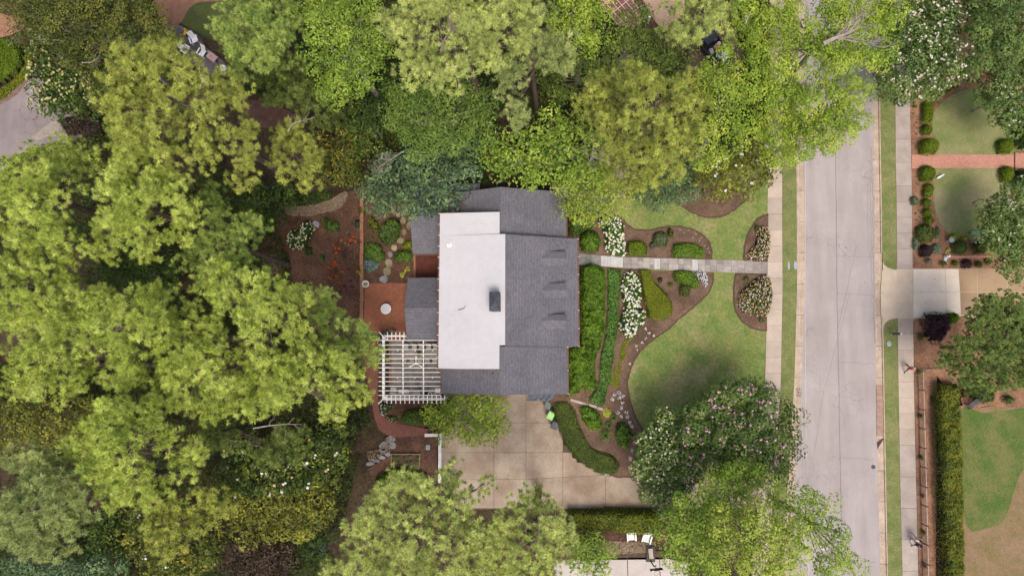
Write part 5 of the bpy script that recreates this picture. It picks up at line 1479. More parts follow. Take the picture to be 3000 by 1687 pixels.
p = P(*tp('o', 965, 880), .03); t = thing('garden_pot', 'rounded white pot with foliage between two pines', 'pot', p)
MB().lathe((0, 0, 0), [(.15, 0), (.3, .2), (.34, .5), (.28, .62), (.24, .6)], 16).build('pot', WHITE, t); MB().lathe((0, 0, .55), [(.24, 0), (.24, .01)], 12).build('soil', EDGE, t)
p = P(*tp('o', 275, 245), .05); t = thing('garden_toy', 'small bright yellow toy left of the slatted chairs', 'toy', p, -.3)
YEL = M('yellow_plastic', (.6, .36, .03), (.55, .32, .03), 4, .5)
MB().box((0, 0, .2), (.24, .5, .22)).build('body', YEL, t); MB().box((0, .3, .36), (.26, .22, .34), top=.7).build('cab', YEL, t); MB().beam((0, -.2, .3), (-.25, -.42, .5), .1, .1).build('arm', YEL, t)
for x in (-.14, .14):
    for y in (-.16, .2): MB().tube([(x - .03, y, .1), (x + .03, y, .1)], .1, 10).build('wheel', BLACK, t)
# garden benches across the street
def bench(px, py, rz, L, mat, label, z=.18):
    p = W(px, py, z + .3); t = thing('garden_bench', label, 'bench', (p.x, p.y, z), rz)
    for i in range(5): MB().box((0, -.2 + i * .1, .43), (L, .07, .03)).build('seat_slat', mat, t)
    for i in range(3): MB().box((0, .3 + i * .02, .55 + i * .13), (L, .025, .08)).build('back_slat', mat, t)
    for x in (-L / 2 + .06, L / 2 - .06):
        MB().box((x, -.2, .21), (.06, .06, .42)).build('leg', mat, t); MB().box((x, .28, .45), (.06, .06, .9)).build('leg', mat, t); MB().box((x, 0, .62), (.07, .56, .03)).build('armrest', mat, t)
bench(*tp('n', 1370, 330), math.pi, 1.6, M('bench_green', (.20, .34, .22), (.17, .3, .19), 4, .6), 'pale green slatted bench beside the flowering tree across the street')
bench(*tp('t12', 1555, 140), .6, 1.4, METAL_DARK, 'dark slatted bench at the lawn end behind the long hedge', .17)
# statues and small ornaments
p = W(*tp('n', 680, 810), .5); t = thing('garden_statue', 'small white statue at the end of the brick edging by the driveway', 'statue', (p.x, p.y, .16))
MB().box((0, 0, .12), (.3, .3, .24)).build('plinth', WALLW, t); MB().lathe((0, 0, .24), [(.1, 0), (.14, .12), (.1, .3), (.13, .42), (.06, .5), (.085, .58), (.06, .66), (.01, .68)], 10).build('figure', WHITE, t); MB().lathe((-.02, -.25, .02), [(.12, 0), (.16, .08), (.12, .1)], 10).build('bowl', M('bowl_blue', (.42, .46, .6), (.38, .42, .55), 4), t)
p = W(2753, 518, .35); t = thing('garden_ornament', 'small white dog shaped ornament between box ball and lawn', 'ornament', (p.x, p.y, .17), .5)
MB().tube([(-.3, 0, .22), (-.15, 0, .24), (.12, 0, .25)], [.06, .1, .09], 8).build('body', WHITE, t); MB().tube([(.1, 0, .28), (.24, 0, .4), (.36, 0, .38)], [.06, .08, .04], 8).build('head', WHITE, t)
for x, y in ((-.2, .05), (-.2, -.05), (.1, .05), (.1, -.05)): MB().tube([(x, y, 0), (x, y, .22)], .025, 6).build('leg', WHITE, t)
MB().tube([(-.3, 0, .24), (-.45, 0, .36)], [.03, .01], 6).build('tail', WHITE, t)
p = W(*tp('n', 760, 465), .6); t = thing('birdbath', 'dark bowl birdbath among yellow green foliage across the street', 'birdbath', (p.x, p.y, .16))
MB().lathe((0, 0, 0), [(.15, 0), (.06, .1), (.06, .5), (.24, .6), (.26, .66), (.2, .62)], 16).build('basin', M('bath_stone', (.3, .31, .34), (.24, .25, .28), 4), t); MB().lathe((0, 0, .6), [(.19, 0), (.19, .01)], 14).build('water', GLASS, t)
p = P(*tp('g', 615, 465)); t = thing('boulder', 'grey boulder beside the pale flowered shrub in the rear bed', 'boulder', p)
V_, F_, C_ = pompoms(np.array([[0, 0, .12]]), [.42], np.array([[.2, .19, .2]])); me_ = MB().add([tuple(v) for v in V_], [tuple(f) for f in F_]); me_.build('rock', M('rock', (.24, .225, .24), (.18, .17, .18), 4, .9, .5, 12), t)
p = P(*tp('f', 1570, 455), .75); t = thing('garden_lantern', 'small dark square lantern standing in the variegated shrub', 'lantern', P(*tp('f', 1570, 455)))
MB().box((0, 0, .45), (.07, .07, .9)).build('post', METAL_DARK, t); MB().box((0, 0, 1.0), (.2, .2, .24)).build('lamp_box', GREYP, t); MB().box((0, 0, 1.15), (.27, .27, .06), top=.6).build('cap', METAL_DARK, t)
# brick edging strip across the street
es = thing('brick_edging', 'straight brick edging strip beside the shrubs along the tan driveway', 'edging', W(*tp('n', 1200, 815), .16))
for i in range(46):
    u = 725 + i * 21; a = W(*tp('n', u, 815 - (u - 725) * .01), .3); MB(es.location).box((a.x, a.y, .2), (.075, .24, .2)).build('brick', BRICK_PALE, es)
# iron fence along the mulch strip
def fence():
    fy = [1086 + i * (1700 - 1086) / 11 for i in range(12)]
    xs = [float(np.interp(y_, [1086, 1687], [2689, 2704])) for y_ in fy]
    pts = [W(x, y_, .15) for x, y_ in zip(xs, fy)] + [W(2706, 1757, .15)]
    t = thing('iron_fence', 'black iron picket fence along the mulch strip beside the right sidewalk', 'fence', pts[0])
    o = pts[0]
    for p in pts:
        MB(o).box((p.x, p.y, .7), (.07, .07, 1.15)).lathe((p.x, p.y, 1.27), [(.05, 0), (.055, .04), (.01, .09)], 6).build('post', METAL_DARK, t)
    PK = M('picket_iron', (.16, .13, .125), (.2, .165, .155), 4, .5); RL = M('rail_iron', (.33, .31, .33), (.27, .25, .27), 4, .5)
    for i in range(len(pts) - 1):
        a, b = pts[i], pts[i + 1]
        for z, h in ((.28, .035), (1.12, .045)):
            MB(o).beam((a.x, a.y, z), (b.x, b.y, z), .05, h).build('rail', RL if z > 1 else PK, t)
        m = MB(o); n = 17
        for k in range(1, n):
            p = a.lerp(b, k / n); m.box((p.x, p.y, .62), (.022, .022, 1.0))
        tag(m.build('picket_run', PK, t), kind='stuff')
    return pts
FP_ = fence()
a, b = W(2688, 1090, .15), W(2760, 1084, .15)
t = thing('iron_fence', 'short dark iron fence return running into the big pine', 'fence', a)
for f in (0, .5, 1): p = a.lerp(b, f); MB(a).box((p.x, p.y + .25, .65), (.06, .06, 1.1)).build('post', METAL_DARK, t)
for z in (.3, .75, 1.15): MB(a).beam((a.x, a.y + .25, z), (b.x, b.y + .25, z), .04, .05).build('rail', METAL_DARK, t)
# basketball hoop
p = P(*tp('m', 1885, 930), .05)
t = thing('basketball_hoop', 'black portable basketball hoop on the pale driveway edge', 'basketball hoop', p)
MB().hexa([(-.42, -.7, .02), (.42, -.7, .02), (.42, .75, .02), (-.42, .75, .02), (-.38, -.66, .32), (.38, -.66, .32), (.4, .7, .2), (-.4, .7, .2)]).build('base', BLACK, t)
MB().box((0, .1, .36), (.38, .9, .12), rot=.1).build('weight_board', CONC_WARM, t)
tipw = W(*tp('m', 2000, 1235), 3.2) - p
MB().tube([(0, -.6, .3), (tipw.x * .55, -.6 + (tipw.y + .6) * .5, 2.1), (tipw.x, tipw.y + .25, 2.9)], [.06, .055, .05], 8).build('pole', BLACK, t)
MB().beam((tipw.x * .4 + .1, -.6 + (tipw.y + .6) * .4, 1.9), (tipw.x, tipw.y + .1, 3.1), .04, .04).build('brace', BLACK, t)
bb = MB().box((tipw.x, tipw.y, 3.2), (1.1, .05, .75), rot=.12).build('backboard', M('board_black', (.03, .028, .032), (.04, .036, .04), 3, .3), t)
for s in (-.36, .36): MB().box((tipw.x + s, tipw.y + .12 * s, 3.585), (.2, .045, .012), rot=.12).build('sticker', WHITE, bb)
rim = [(tipw.x + .02 + .23 * math.cos(a_), tipw.y - .3 + .23 * math.sin(a_), 3.0) for a_ in [i * math.pi / 8 for i in range(17)]]
MB().tube(rim, .012, 5).build('rim', M('rim_orange', (.35, .09, .04), rough=.5), t)
# street lamp on a utility pole, with wires
tip = W(2369, 1608, 8.6)
t = thing('utility_pole', 'wooden utility pole topped by a white street lamp arm over the street', 'street lamp', (tip.x, tip.y, .1))
MB(t.location).tube([(tip.x, tip.y, .0), (tip.x, tip.y, 8.6)], [.16, .11], 10).build('pole', BARK, t)
e = W(2401, 1602, 8.9)
arm = MB(t.location).tube([(tip.x, tip.y, 8.2), (tip.x + .3, tip.y + .15, 8.75), tuple(e)], [.035, .03, .03], 6).build('lamp_arm', WHITE, t)
l2 = W(2423, 1607, 8.9)
MB(t.location).hexa([(e.x, e.y - .16, 8.84), (l2.x, l2.y - .14, 8.82), (l2.x, l2.y + .2, 8.82), (e.x, e.y + .16, 8.84), (e.x, e.y - .13, 8.98), (l2.x, l2.y - .1, 8.96), (l2.x, l2.y + .16, 8.96), (e.x, e.y + .13, 8.98)]).build('lamp_head', WHITE, t)
MB(t.location).lathe((e.x + .2, e.y, 8.97), [(.05, 0), (.05, .06)], 8).build('photocell', GREYP, t)
MB(t.location).lathe((tip.x, tip.y, 8.6), [(.13, 0), (.13, .1), (.06, .16)], 8).build('pole_cap', M('insulator', (.4, .3, .22), rough=.5), t)
WIRE = M('wire', (.5, .48, .48), rough=.5)
def wire(label, pts, z0, z1, sag, r):
    a, b = W(*pts[0], z0), W(*pts[1], z1)
    m = MB(a); n = 24
    m.tube([a.lerp(b, i / n) - Vector((0, 0, sag * 4 * (i / n) * (1 - i / n))) for i in range(n + 1)], r, 5)
    o = m.build('overhead_wire', WIRE); o.location = a; tag(o, label, 'wire')
wire('thick pale overhead cable running up along the left of the street', ((2368, 1606), (2371, -60)), 8.5, 8.4, .9, .022)
wire('thin pale overhead wire just left of the thick street cable', ((2366, 1608), (2352, -60)), 8.1, 8.0, 1.6, .013)
wire('pale overhead cable continuing from the lamp pole to the bottom edge', ((2369, 1609), (2376, 1850)), 8.5, 8.5, .2, .022)
wire('second pale wire sagging over the west gutter by the pink tree', ((2330, 1150), (2345, 1560)), 6.0, 6.4, .3, .013)

# red panelled garden deck at the top edge
ax = (W(*tp('t3', 895, 105), 1.9) - W(*tp('t3', 770, -20), 1.9)).normalized()
q0 = P(*tp('t3', 800, 40)); t = thing('garden_deck', 'red brown panelled deck with white battens at the top edge', 'deck', q0)
c = W(*tp('t3', 800, 40), 1.6); ang = math.atan2(-.78, .62)
Rz = Matrix.Rotation(ang, 3, 'Z')
RED = M('deck_red', (.20, .085, .08), (.15, .062, .058), 3, .8, .2, 20)
for i in range(-6, 5):
    for j in range(5):
        cc = c + Rz @ Vector((i * .62, -1.05 + j * .52, 0)); MB(q0).box(tuple(cc), (.58, .48, .06), rot=ang).build('panel', RED, t)
for j in range(6):
    cc = c + Rz @ Vector((-.3, -1.31 + j * .52, .04)); MB(q0).box(tuple(cc), (6.6, .04, .05), rot=ang).build('batten', M('batten', (.6, .53, .44), rough=.7), t)
for i in range(-3, 3):
    cc = c + Rz @ Vector((i * 1.24 + .3, 0, .075)); MB(q0).box(tuple(cc), (.05, 2.7, .05), rot=ang).build('batten', MATS['batten'], t)
for i in range(-3, 3):
    cc = c + Rz @ Vector((i * 1.24 + .6, 1.36, -.5)); MB(q0).box((cc.x, cc.y, (q0.z + c.z + .5) / 2), (.16, .16, c.z + .5 - q0.z), rot=ang).box((cc.x, cc.y, c.z + .53), (.24, .24, .06), rot=ang).build('post', WHITE, t)
for j in (-1.3, 1.3):
    a_ = c + Rz @ Vector((-3.6, j, -.15)); b_ = c + Rz @ Vector((3.0, j, -.15)); MB(q0).beam(a_, b_, .08, .2).build('bearer', RED, t)
for i in (-3.4, 2.8):
    cc = c + Rz @ Vector((i, -1.3, 0)); MB(q0).box((cc.x, cc.y, (q0.z + c.z) / 2 - .05), (.12, .12, c.z - q0.z), rot=ang).build('leg', RED, t)

# dark pickup with a loaded bed, mostly under the trees
def pickup():
    ang = math.atan2(-1.15, .9)       # heading of the tail
    p = P(2074, 138, .05)
    t = thing('pickup_truck', 'black pickup truck parked under the trees with its bed full of goods', 'truck', p, ang)
    PAINT = M('truck_paint', (.02, .022, .03), (.025, .027, .035), 2, .18, spec=.6)
    m = MB()
    m.hexa([(-2.6, -.95, .45), (.3, -.95, .45), (.3, .95, .45), (-2.6, .95, .45), (-2.55, -.93, 1.05), (.3, -.95, 1.1), (.3, .95, 1.1), (-2.55, .93, 1.05)])
    m.build('body', PAINT, t)
    m = MB()
    m.box((1.4, -.9, .8), (2.2, .1, .6)).box((1.4, .9, .8), (2.2, .1, .6)).box((1.4, 0, .52), (2.2, 1.75, .08))
    bedp = m.build('cargo_bed', BLACK, t)
    MB().box((2.53, 0, .8), (.08, 1.85, .6)).build('tailgate', PAINT, t)
    MB().hexa([(-1.3, -.85, 1.08), (.3, -.85, 1.08), (.3, .85, 1.08), (-1.3, .85, 1.08), (-.7, -.68, 1.75), (.2, -.68, 1.75), (.2, .68, 1.75), (-.7, .68, 1.75)]).build('cab', PAINT, t)
    MB().hexa([(-1.32, -.78, 1.12), (-1.28, -.78, 1.12), (-1.28, .78, 1.12), (-1.32, .78, 1.12), (-.78, -.62, 1.72), (-.72, -.62, 1.72), (-.72, .62, 1.72), (-.78, .62, 1.72)]).build('windshield', GLASS, t)
    for x in (-1.7, 1.55):
        for y in (-.88, .88):
            w_ = MB().tube([(x, y - .12, .38), (x, y + .12, .38)], .38, 16).build('wheel', BLACK, t)
            MB().tube([(x, y - .125, .38), (x, y + .125, .38)], .2, 12).build('rim', METAL_CAP, w_)
    for y in (-.7, .7): MB().box((-2.6, y, .85), (.08, .35, .16)).build('headlight', WHITE, t)
    R3 = Matrix.Rotation(ang, 3, 'Z')
    def cargo(dx, dy, name, label, cat, fn):
        q = p + R3 @ Vector((dx, dy, .56)); c = thing(name, label, cat, q, ang); fn(c)
    cargo(1.25, .1, 'duffel_bag', 'crimson bag in the loaded truck bed', 'bag', lambda c: (MB().tube([(-.3, 0, .3), (-.2, 0, .32), (.2, 0, .32), (.3, 0, .3)], [.12, .28, .28, .12], 10).build('bag', M('crimson', (.3, .03, .06), (.25, .025, .05), 4, .8), c), MB().beam((-.15, 0, .62), (.15, 0, .62), .05, .03).build('strap', BLACK, c)))
    cargo(1.65, -.25, 'cool_box', 'blue cool box beside the crimson bag in the truck bed', 'box', lambda c: (MB().box((0, 0, .25), (.4, .5, .46)).build('body', M('cool_blue', (.05, .1, .42), (.045, .09, .38), 4, .5), c), MB().box((0, 0, .51), (.42, .52, .06), top=.94).build('lid', MATS['cool_blue'], c)))
    cargo(1.85, .35, 'storage_box', 'long white storage box at the back of the truck bed', 'box', lambda c: (MB().box((0, 0, .3), (.36, .75, .5)).build('body', WHITE, c), MB().box((0, 0, .57), (.38, .78, .05), top=.95).build('lid', WHITE, c)))
    cargo(2.2, 0, 'storage_box', 'pale storage box against the truck tailgate', 'box', lambda c: (MB().box((0, 0, .3), (.3, .6, .5), rot=.15).build('body', CONC_NEW, c), MB().box((0, 0, .57), (.32, .63, .05), rot=.15, top=.95).build('lid', WHITE, c)))
    cargo(.75, .2, 'cardboard_box', 'tan cardboard box behind the truck cab', 'box', lambda c: (MB().box((0, 0, .28), (.45, .5, .52), rot=.2).build('body', M('cardboard', (.38, .26, .16), (.33, .22, .13), 4, .9), c), MB().beam((-.2, -.05, .55), (.2, .05, .55), .06, .02).build('tape', WOODB, c)))
    cargo(.8, -.5, 'cardboard_box', 'pale grey cardboard box in the front corner of the truck bed', 'box', lambda c: (MB().box((0, 0, .3), (.5, .34, .55), rot=-.3).build('body', M('grey_card', (.4, .37, .39), (.35, .32, .34), 4, .9), c), MB().beam((-.2, 0, .58), (.2, 0, .58), .05, .02).build('tape', WOODB, c)))
    cargo(.6, .65, 'paint_bucket', 'white bucket beside the tan cardboard box in the truck bed', 'bucket', lambda c: (MB().lathe((0, 0, 0), [(.13, 0), (.16, .35), (.165, .37)], 14).build('bucket', WHITE, c), MB().lathe((0, 0, .371), [(.11, 0), (.1, .015)], 12).build('lid', M('bucket_lid', (.5, .3, .3), rough=.6), c)))
pickup()

# ================================================================== PEOPLE
def person(px, py, face, shirt, trouser, hair, shoes, label, stride=.32, skin=(.42, .25, .18), bare_arm=True, short=False):
    p = W(px, py, .135)
    rz = face - math.pi / 2            # local front is +Y
    root = thing('person', label, 'person', p, rz)
    V = []; E = []; R = []; tagv = []
    def v(x, y, z, r, pa=None):
        V.append((x, y, z)); R.append(r); i = len(V) - 1
        if pa is not None: E.append((pa, i))
        return i
    s = stride
    pel = v(0, 0, .95, .145)
    w1 = v(0, .01, 1.1, .15, pel); ch = v(0, .02, 1.3, .172, w1); up = v(0, .01, 1.42, .11, ch); nk = v(0, .02, 1.52, .055, up); hd = v(0, .04, 1.63, .092, nk); ht = v(0, .03, 1.72, .08, hd)
    for sg in (-1, 1):
        k = sg * s
        hp = v(sg * .09, 0, .88, .095, pel); kn = v(sg * .1, k * .45 + .04, .5, .062, hp); an = v(sg * .1, k - .03, .1, .042, kn); ft = v(sg * .11, k + .14, .045, .038, an)
        sh = v(sg * .205, 0, 1.39, .07, up); el = v(sg * .28, -k * .5 - .02, 1.13, .045, sh); wr = v(sg * .24, -k * .75 + .12, .93, .034, el); ha = v(sg * .235, -k * .8 + .2, .86, .03, wr)
        for q in range(4): v(sg * .235 + (q - 1.5) * .012, -k * .82 + .26, .80 - .01 * abs(q - 1.5), .009, ha)
        v(sg * .2, -k * .8 + .24, .87, .01, ha)
    me = bpy.data.meshes.new('body')
    me.from_pydata(V, E, [])
    o = bpy.data.objects.new('body', me); COL.objects.link(o)
    md = o.modifiers.new('skin', 'SKIN')
    for i, r in enumerate(R): me.skin_vertices[0].data[i].radius = (r, r)
    me.skin_vertices[0].data[0].use_root = True
    ss = o.modifiers.new('sub', 'SUBSURF'); ss.levels = 1; ss.render_levels = 1
    dg = bpy.context.evaluated_depsgraph_get()
    nm = bpy.data.meshes.new_from_object(o.evaluated_get(dg))
    bpy.data.objects.remove(o)
    nm.name = 'body'
    mats = [M('skin_%g' % skin[0], skin, rough=.6), M('cloth_%g_%g_%g' % shirt, shirt, rough=.9), M('cloth_%g_%g_%g' % trouser, trouser, rough=.9), M('cloth_%g_%g_%g' % shoes, shoes, rough=.8)]
    nm.materials.clear()
    for mt in mats: nm.materials.append(mt)
    for f in nm.polygons:
        c = f.center
        arm = abs(c.x) > .2 and .7 < c.z < 1.36
        if c.z > 1.485: k = 0
        elif arm: k = 0 if (c.z < 1.2 and bare_arm) or c.z < .9 else 1
        elif c.z > .96: k = 1
        elif c.z > (.55 if short else .11): k = 2
        elif c.z > .11: k = 0
        else: k = 3
        f.material_index = k; f.use_smooth = True
    link('body', nm, None, root)
    # hair cap and face
    m = MB(); vs = []; fs = []
    for i in range(6):
        th = i * .3
        for kx in range(12):
            a = kx * math.pi / 6; vs.append((.112 * math.sin(th) * math.cos(a), .015 + .118 * math.sin(th) * math.sin(a) - .015 * (i > 3), 1.655 + .135 * math.cos(th) - (.03 if math.sin(a) < 0 and i > 3 else 0)))
    for i in range(5):
        for kx in range(12): fs.append((i * 12 + kx, i * 12 + (kx + 1) % 12, (i + 1) * 12 + (kx + 1) % 12, (i + 1) * 12 + kx))
    m.add(vs, [f[::-1] for f in fs]); m.build('hair', M('hair_%g' % hair[0], hair, rough=.7), root, smooth=True)
    for x in (-.035, .035): MB().lathe((x, .125, 1.64), [(.004, -.01), (.012, 0), (.004, .01)], 6).build('eye', BLACK, root)
    MB().hexa([(-.012, .12, 1.6), (.012, .12, 1.6), (.01, .15, 1.6), (-.01, .15, 1.6), (-.006, .12, 1.64), (.006, .12, 1.64), (.005, .125, 1.64), (-.005, .125, 1.64)]).build('nose', mats[0], root)
    return root
person(2652, 1078, math.radians(-90), (.36, .015, .05), (.07, .065, .1), (.5, .33, .22), (.06, .06, .09), 'person in a red top and dark trousers walking alone on the right sidewalk', .36)
person(2670, 1570, math.radians(-80), (.55, .52, .52), (.55, .47, .46), (.02, .018, .018), (.75, .75, .76), 'person in pale clothes and white shoes walking beside the iron fence', .26)
person(2671, 1586, math.radians(-80), (.05, .05, .065), (.06, .06, .075), (.02, .018, .018), (.05, .05, .055), 'person in dark clothes walking next to the pale clothed walker', .26)

# ================================================================== TREES
tree('pine_tree', 'big yellow olive pine left of the white slatted chairs', 'pine', 23, [('A', 1000, 520, 190, 1180, 480, 165, 1330, 570, 130, 900, 760, 170, 1120, 780, 210, 1330, 740, 150, 1000, 940, 150, 1200, 960, 160, 1480, 660, 90, 1500, 860, 140, 1650, 960, 140, 1680, 1180, 115, 1400, 1030, 110, 1610, 620, 85, 1020, 360, 80)], 'pine_olive')
tree('pine_tree', 'rounded grey green pine right of the white slatted chairs', 'pine', 21, [('A', 1560, 200, 100, 1690, 150, 150, 1800, 300, 190, 1950, 200, 140, 1950, 360, 140, 1660, 410, 100, 1780, 30, 110, 1620, 320, 70)], 'pine_green')
tree('pine_tree', 'dull low pine below the rounded grey green pine', 'pine', 12, [('A', 1950, 600, 150, 2150, 720, 130, 1880, 530, 100, 2230, 770, 100, 2050, 500, 110)], 'pine_dull', drop=2)
tree('pine_tree', 'thin pale pine with bare limbs left of the orange flowered bush', 'pine', 13, [('A', 2000, 920, 90, 2090, 1010, 90, 1980, 1180, 60, 2090, 1240, 60, 1900, 1120, 50, 2150, 1100, 60, 1940, 1010, 60)], 'pine_olive', drop=2)
tree('pine_tree', 'yellow green pine at the left edge below the asphalt lane', 'pine', 22, [('A', 290, 1080, 100, 450, 1050, 110, 120, 1230, 120, 330, 1250, 140, 500, 1170, 100), ('C', 60, 60, 110, 250, 60, 160, 330, 190, 140, 240, 280, 90, 430, 330, 80, 470, 250, 70, 80, 250, 60, 210, 170, 90)], 'pine')
tree('pine_tree', 'yellow green pine right of the left edge pine, above the dark gap', 'pine', 22, [('A', 850, 1130, 130, 1000, 1180, 160, 900, 1330, 170, 1130, 1350, 140, 1250, 1240, 55), ('C', 850, 80, 160, 1030, 80, 130, 950, 280, 140, 960, 380, 75, 1230, 100, 120, 1230, 260, 100, 680, 280, 55, 690, 410, 75, 780, 180, 90)], 'pine')
tree('pine_tree', 'muted pine with a leaning trunk beside the dark flower bed', 'pine', 16, [('C', 1430, 40, 80, 1500, 230, 100, 1400, 400, 100, 1600, 440, 110, 1700, 240, 85, 1660, 330, 80, 1450, 470, 60, 1330, 470, 90)], 'pine_green', drop=1)
tree('pine_tree', 'broad yellow green pine at the left edge below the dark gap', 'pine', 21, [('C', 150, 480, 130, 430, 520, 120, 230, 650, 160, 100, 800, 120, 300, 740, 110, 60, 560, 100, 450, 640, 85, 50, 900, 80)], 'pine')
tree('pine_tree', 'large spreading pine in the lower left grove, left of the bare trunk gap', 'pine', 22, [('C', 400, 880, 130, 500, 980, 140, 350, 1080, 140, 330, 1250, 140, 550, 1230, 120, 150, 1280, 100, 450, 1340, 85, 230, 1170, 110, 130, 1090, 90)], 'pine')
tree('pine_tree', 'pine in the middle of the left grove around a small dark hole', 'pine', 22, [('C', 640, 720, 105, 900, 740, 115, 1080, 740, 105, 780, 860, 130, 1020, 880, 130, 700, 1010, 130, 850, 1080, 140, 1050, 980, 85, 820, 1220, 130, 950, 1250, 80)], 'pine')
tree('pine_tree', 'bright lime pine directly left of the brick patio', 'pine', 24, [('C', 1470, 610, 100, 1560, 540, 65, 1740, 600, 110, 1530, 720, 110, 1720, 690, 95, 1960, 720, 110, 1950, 640, 55, 1800, 880, 130, 1880, 960, 140, 1750, 1000, 95, 2050, 960, 105, 2060, 1070, 85, 1840, 1080, 90, 1640, 800, 70)], 'pine')
tree('pine_tree', 'bright pine between the patio pine and the central grove pine', 'pine', 23, [('C', 1280, 870, 95, 1250, 960, 100, 1420, 960, 100, 1300, 1060, 120, 1400, 1150, 150, 1500, 1080, 95, 1250, 1200, 110, 1120, 1210, 100, 1480, 1270, 140, 1200, 1330, 100, 1330, 1400, 110, 1650, 1180, 95), ('D', 1380, 150, 110, 1560, 220, 100)], 'pine')
tree('pine_tree', 'soft green pine reaching over the left rim of the pergola', 'pine', 17, [('C', 2150, 750, 100, 2230, 870, 95, 2280, 980, 110, 2400, 960, 85, 2460, 1060, 75, 2200, 1080, 90, 2330, 900, 50, 2520, 1080, 60)], 'pine_green', drop=1.5)
tree('pine_tree', 'wide yellow green pine left of the curved brick path', 'pine', 21, [('C', 2050, 1230, 140, 1850, 1200, 100, 2250, 1230, 130, 2400, 1240, 100, 2420, 1340, 85, 1950, 1330, 100, 1650, 1350, 110, 2200, 1370, 100, 1800, 1430, 85), ('D', 2000, 50, 140, 2330, 60, 110, 1750, 120, 110, 1850, 200, 95, 2400, 180, 95, 2440, 270, 60)], 'pine')
tree('pine_tree', 'round bright pine in the lower left with a bare trunk showing to its right', 'pine', 22, [('D', 850, 330, 150, 1080, 290, 110, 750, 430, 140, 950, 480, 170, 1150, 500, 140, 700, 600, 110, 900, 640, 170, 1150, 680, 160, 1350, 560, 105, 1390, 680, 85, 850, 830, 110, 1050, 800, 140, 820, 230, 60, 550, 520, 60)], 'pine')
tree('pine_tree', 'pale grey green pine in the lower left corner', 'pine', 22, [('D', 180, 600, 110, 250, 760, 160, 120, 820, 130, 350, 640, 110, 400, 850, 120, 180, 1000, 170, 420, 1000, 150, 550, 1060, 90, 120, 1150, 110, 420, 1170, 100, 280, 1230, 80, 480, 1230, 55, 590, 900, 85)], 'pine_grey')
tree('pine_tree', 'muted olive pine standing over the gold leaved magnolia', 'pine', 13, [('D', 1200, 950, 90, 1150, 1100, 100, 1300, 1080, 100, 1250, 1220, 80, 1450, 1030, 80, 1500, 900, 80, 1600, 950, 75)], 'pine_olive', drop=1.5)
tree('pine_tree', 'small muted pine with a pale bare limb over the white flowered magnolia', 'pine', 14, [('D', 2050, 480, 100, 2130, 560, 55, 1900, 520, 90, 2200, 420, 70, 1920, 600, 60, 1600, 480, 80, 1500, 400, 80)], 'pine_dull', drop=1.5)
tree('pine_tree', 'large pale pine at the bottom edge below the vegetable bed', 'pine', 21, [('t10', 1080, 780, 140, 950, 880, 95, 1300, 800, 120, 1450, 770, 100, 1500, 650, 65, 1540, 880, 75, 1400, 900, 110, 860, 1050, 130, 1050, 1000, 130, 1250, 1050, 140, 900, 1160, 105, 740, 1080, 70, 770, 1230, 95, 1080, 1200, 120, 1300, 1220, 110, 850, 1340, 120, 1000, 1400, 120, 1240, 1370, 120, 650, 1350, 85, 600, 1440, 95, 1730, 750, 45, 1460, 1090, 90, 1600, 1130, 110, 1700, 1250, 110, 1600, 1380, 110, 1500, 1230, 100, 1480, 1420, 100, 1850, 1150, 80)], 'pine_pale')
tree('pine_tree', 'pale pine at the bottom edge overhanging the drive', 'pine', 21, [('t11', 100, 900, 110, 230, 900, 100, 310, 970, 90, 200, 1080, 140, 330, 1060, 110, 90, 1250, 140, 290, 1250, 100, 40, 1390, 110, 240, 1400, 100, 420, 1140, 50, -80, 1130, 120, -130, 1300, 120, -60, 1420, 110, 0, 1020, 90)], 'pine_pale')
tree('pine_tree', 'big pale olive pine at the top edge with a forked bare limb', 'pine', 23, [('B', 250, 130, 120, 180, 230, 110, 280, 350, 110, 250, 440, 100, 420, 460, 100, 520, 370, 110, 600, 250, 120, 620, 120, 120, 480, 70, 100, 750, 90, 140, 900, 60, 110, 950, 180, 90, 700, 330, 100, 850, 300, 80, 400, 30, 90, 100, 130, 75, 520, 555, 45)], 'pine_pale')
tree('pine_tree', 'greyish green pine beside the reddish litter at the top', 'pine', 17, [('B', 1000, 280, 100, 1100, 340, 110, 1180, 400, 80, 1000, 160, 80, 1080, 130, 75, 1170, 290, 70, 860, 480, 90, 850, 600, 70, 880, 720, 65, 930, 390, 60)], 'pine_grey', drop=2)
tree('pine_tree', 'large domed pine between the house and the street at the top', 'pine', 21, [('B', 1450, 560, 120, 1650, 530, 140, 1800, 620, 140, 1400, 700, 130, 1600, 700, 140, 1780, 760, 140, 1920, 620, 100, 1990, 540, 85, 1500, 830, 130, 1680, 850, 120, 1600, 950, 95, 1850, 880, 110, 1970, 860, 100, 2000, 740, 75, 2050, 640, 60, 1820, 960, 75, 1540, 480, 75)], 'pine_olive')
tree('pine_tree', 'low dull pine below the large domed pine above the front lawn', 'pine', 12, [('B', 1520, 1000, 85, 1600, 1080, 75, 1700, 1100, 90, 1850, 1060, 80, 1500, 1090, 55, 1770, 1010, 70)], 'pine_olive', drop=1.5)
tree('pine_tree', 'pale olive pine at the top edge above the black pickup', 'pine', 19, [('B', 2000, 60, 120, 2130, 90, 110, 1900, 120, 100, 1850, 190, 80, 2050, 170, 80, 1960, 230, 70, 2170, 30, 80, 2210, 210, 70)], 'pine_pale')
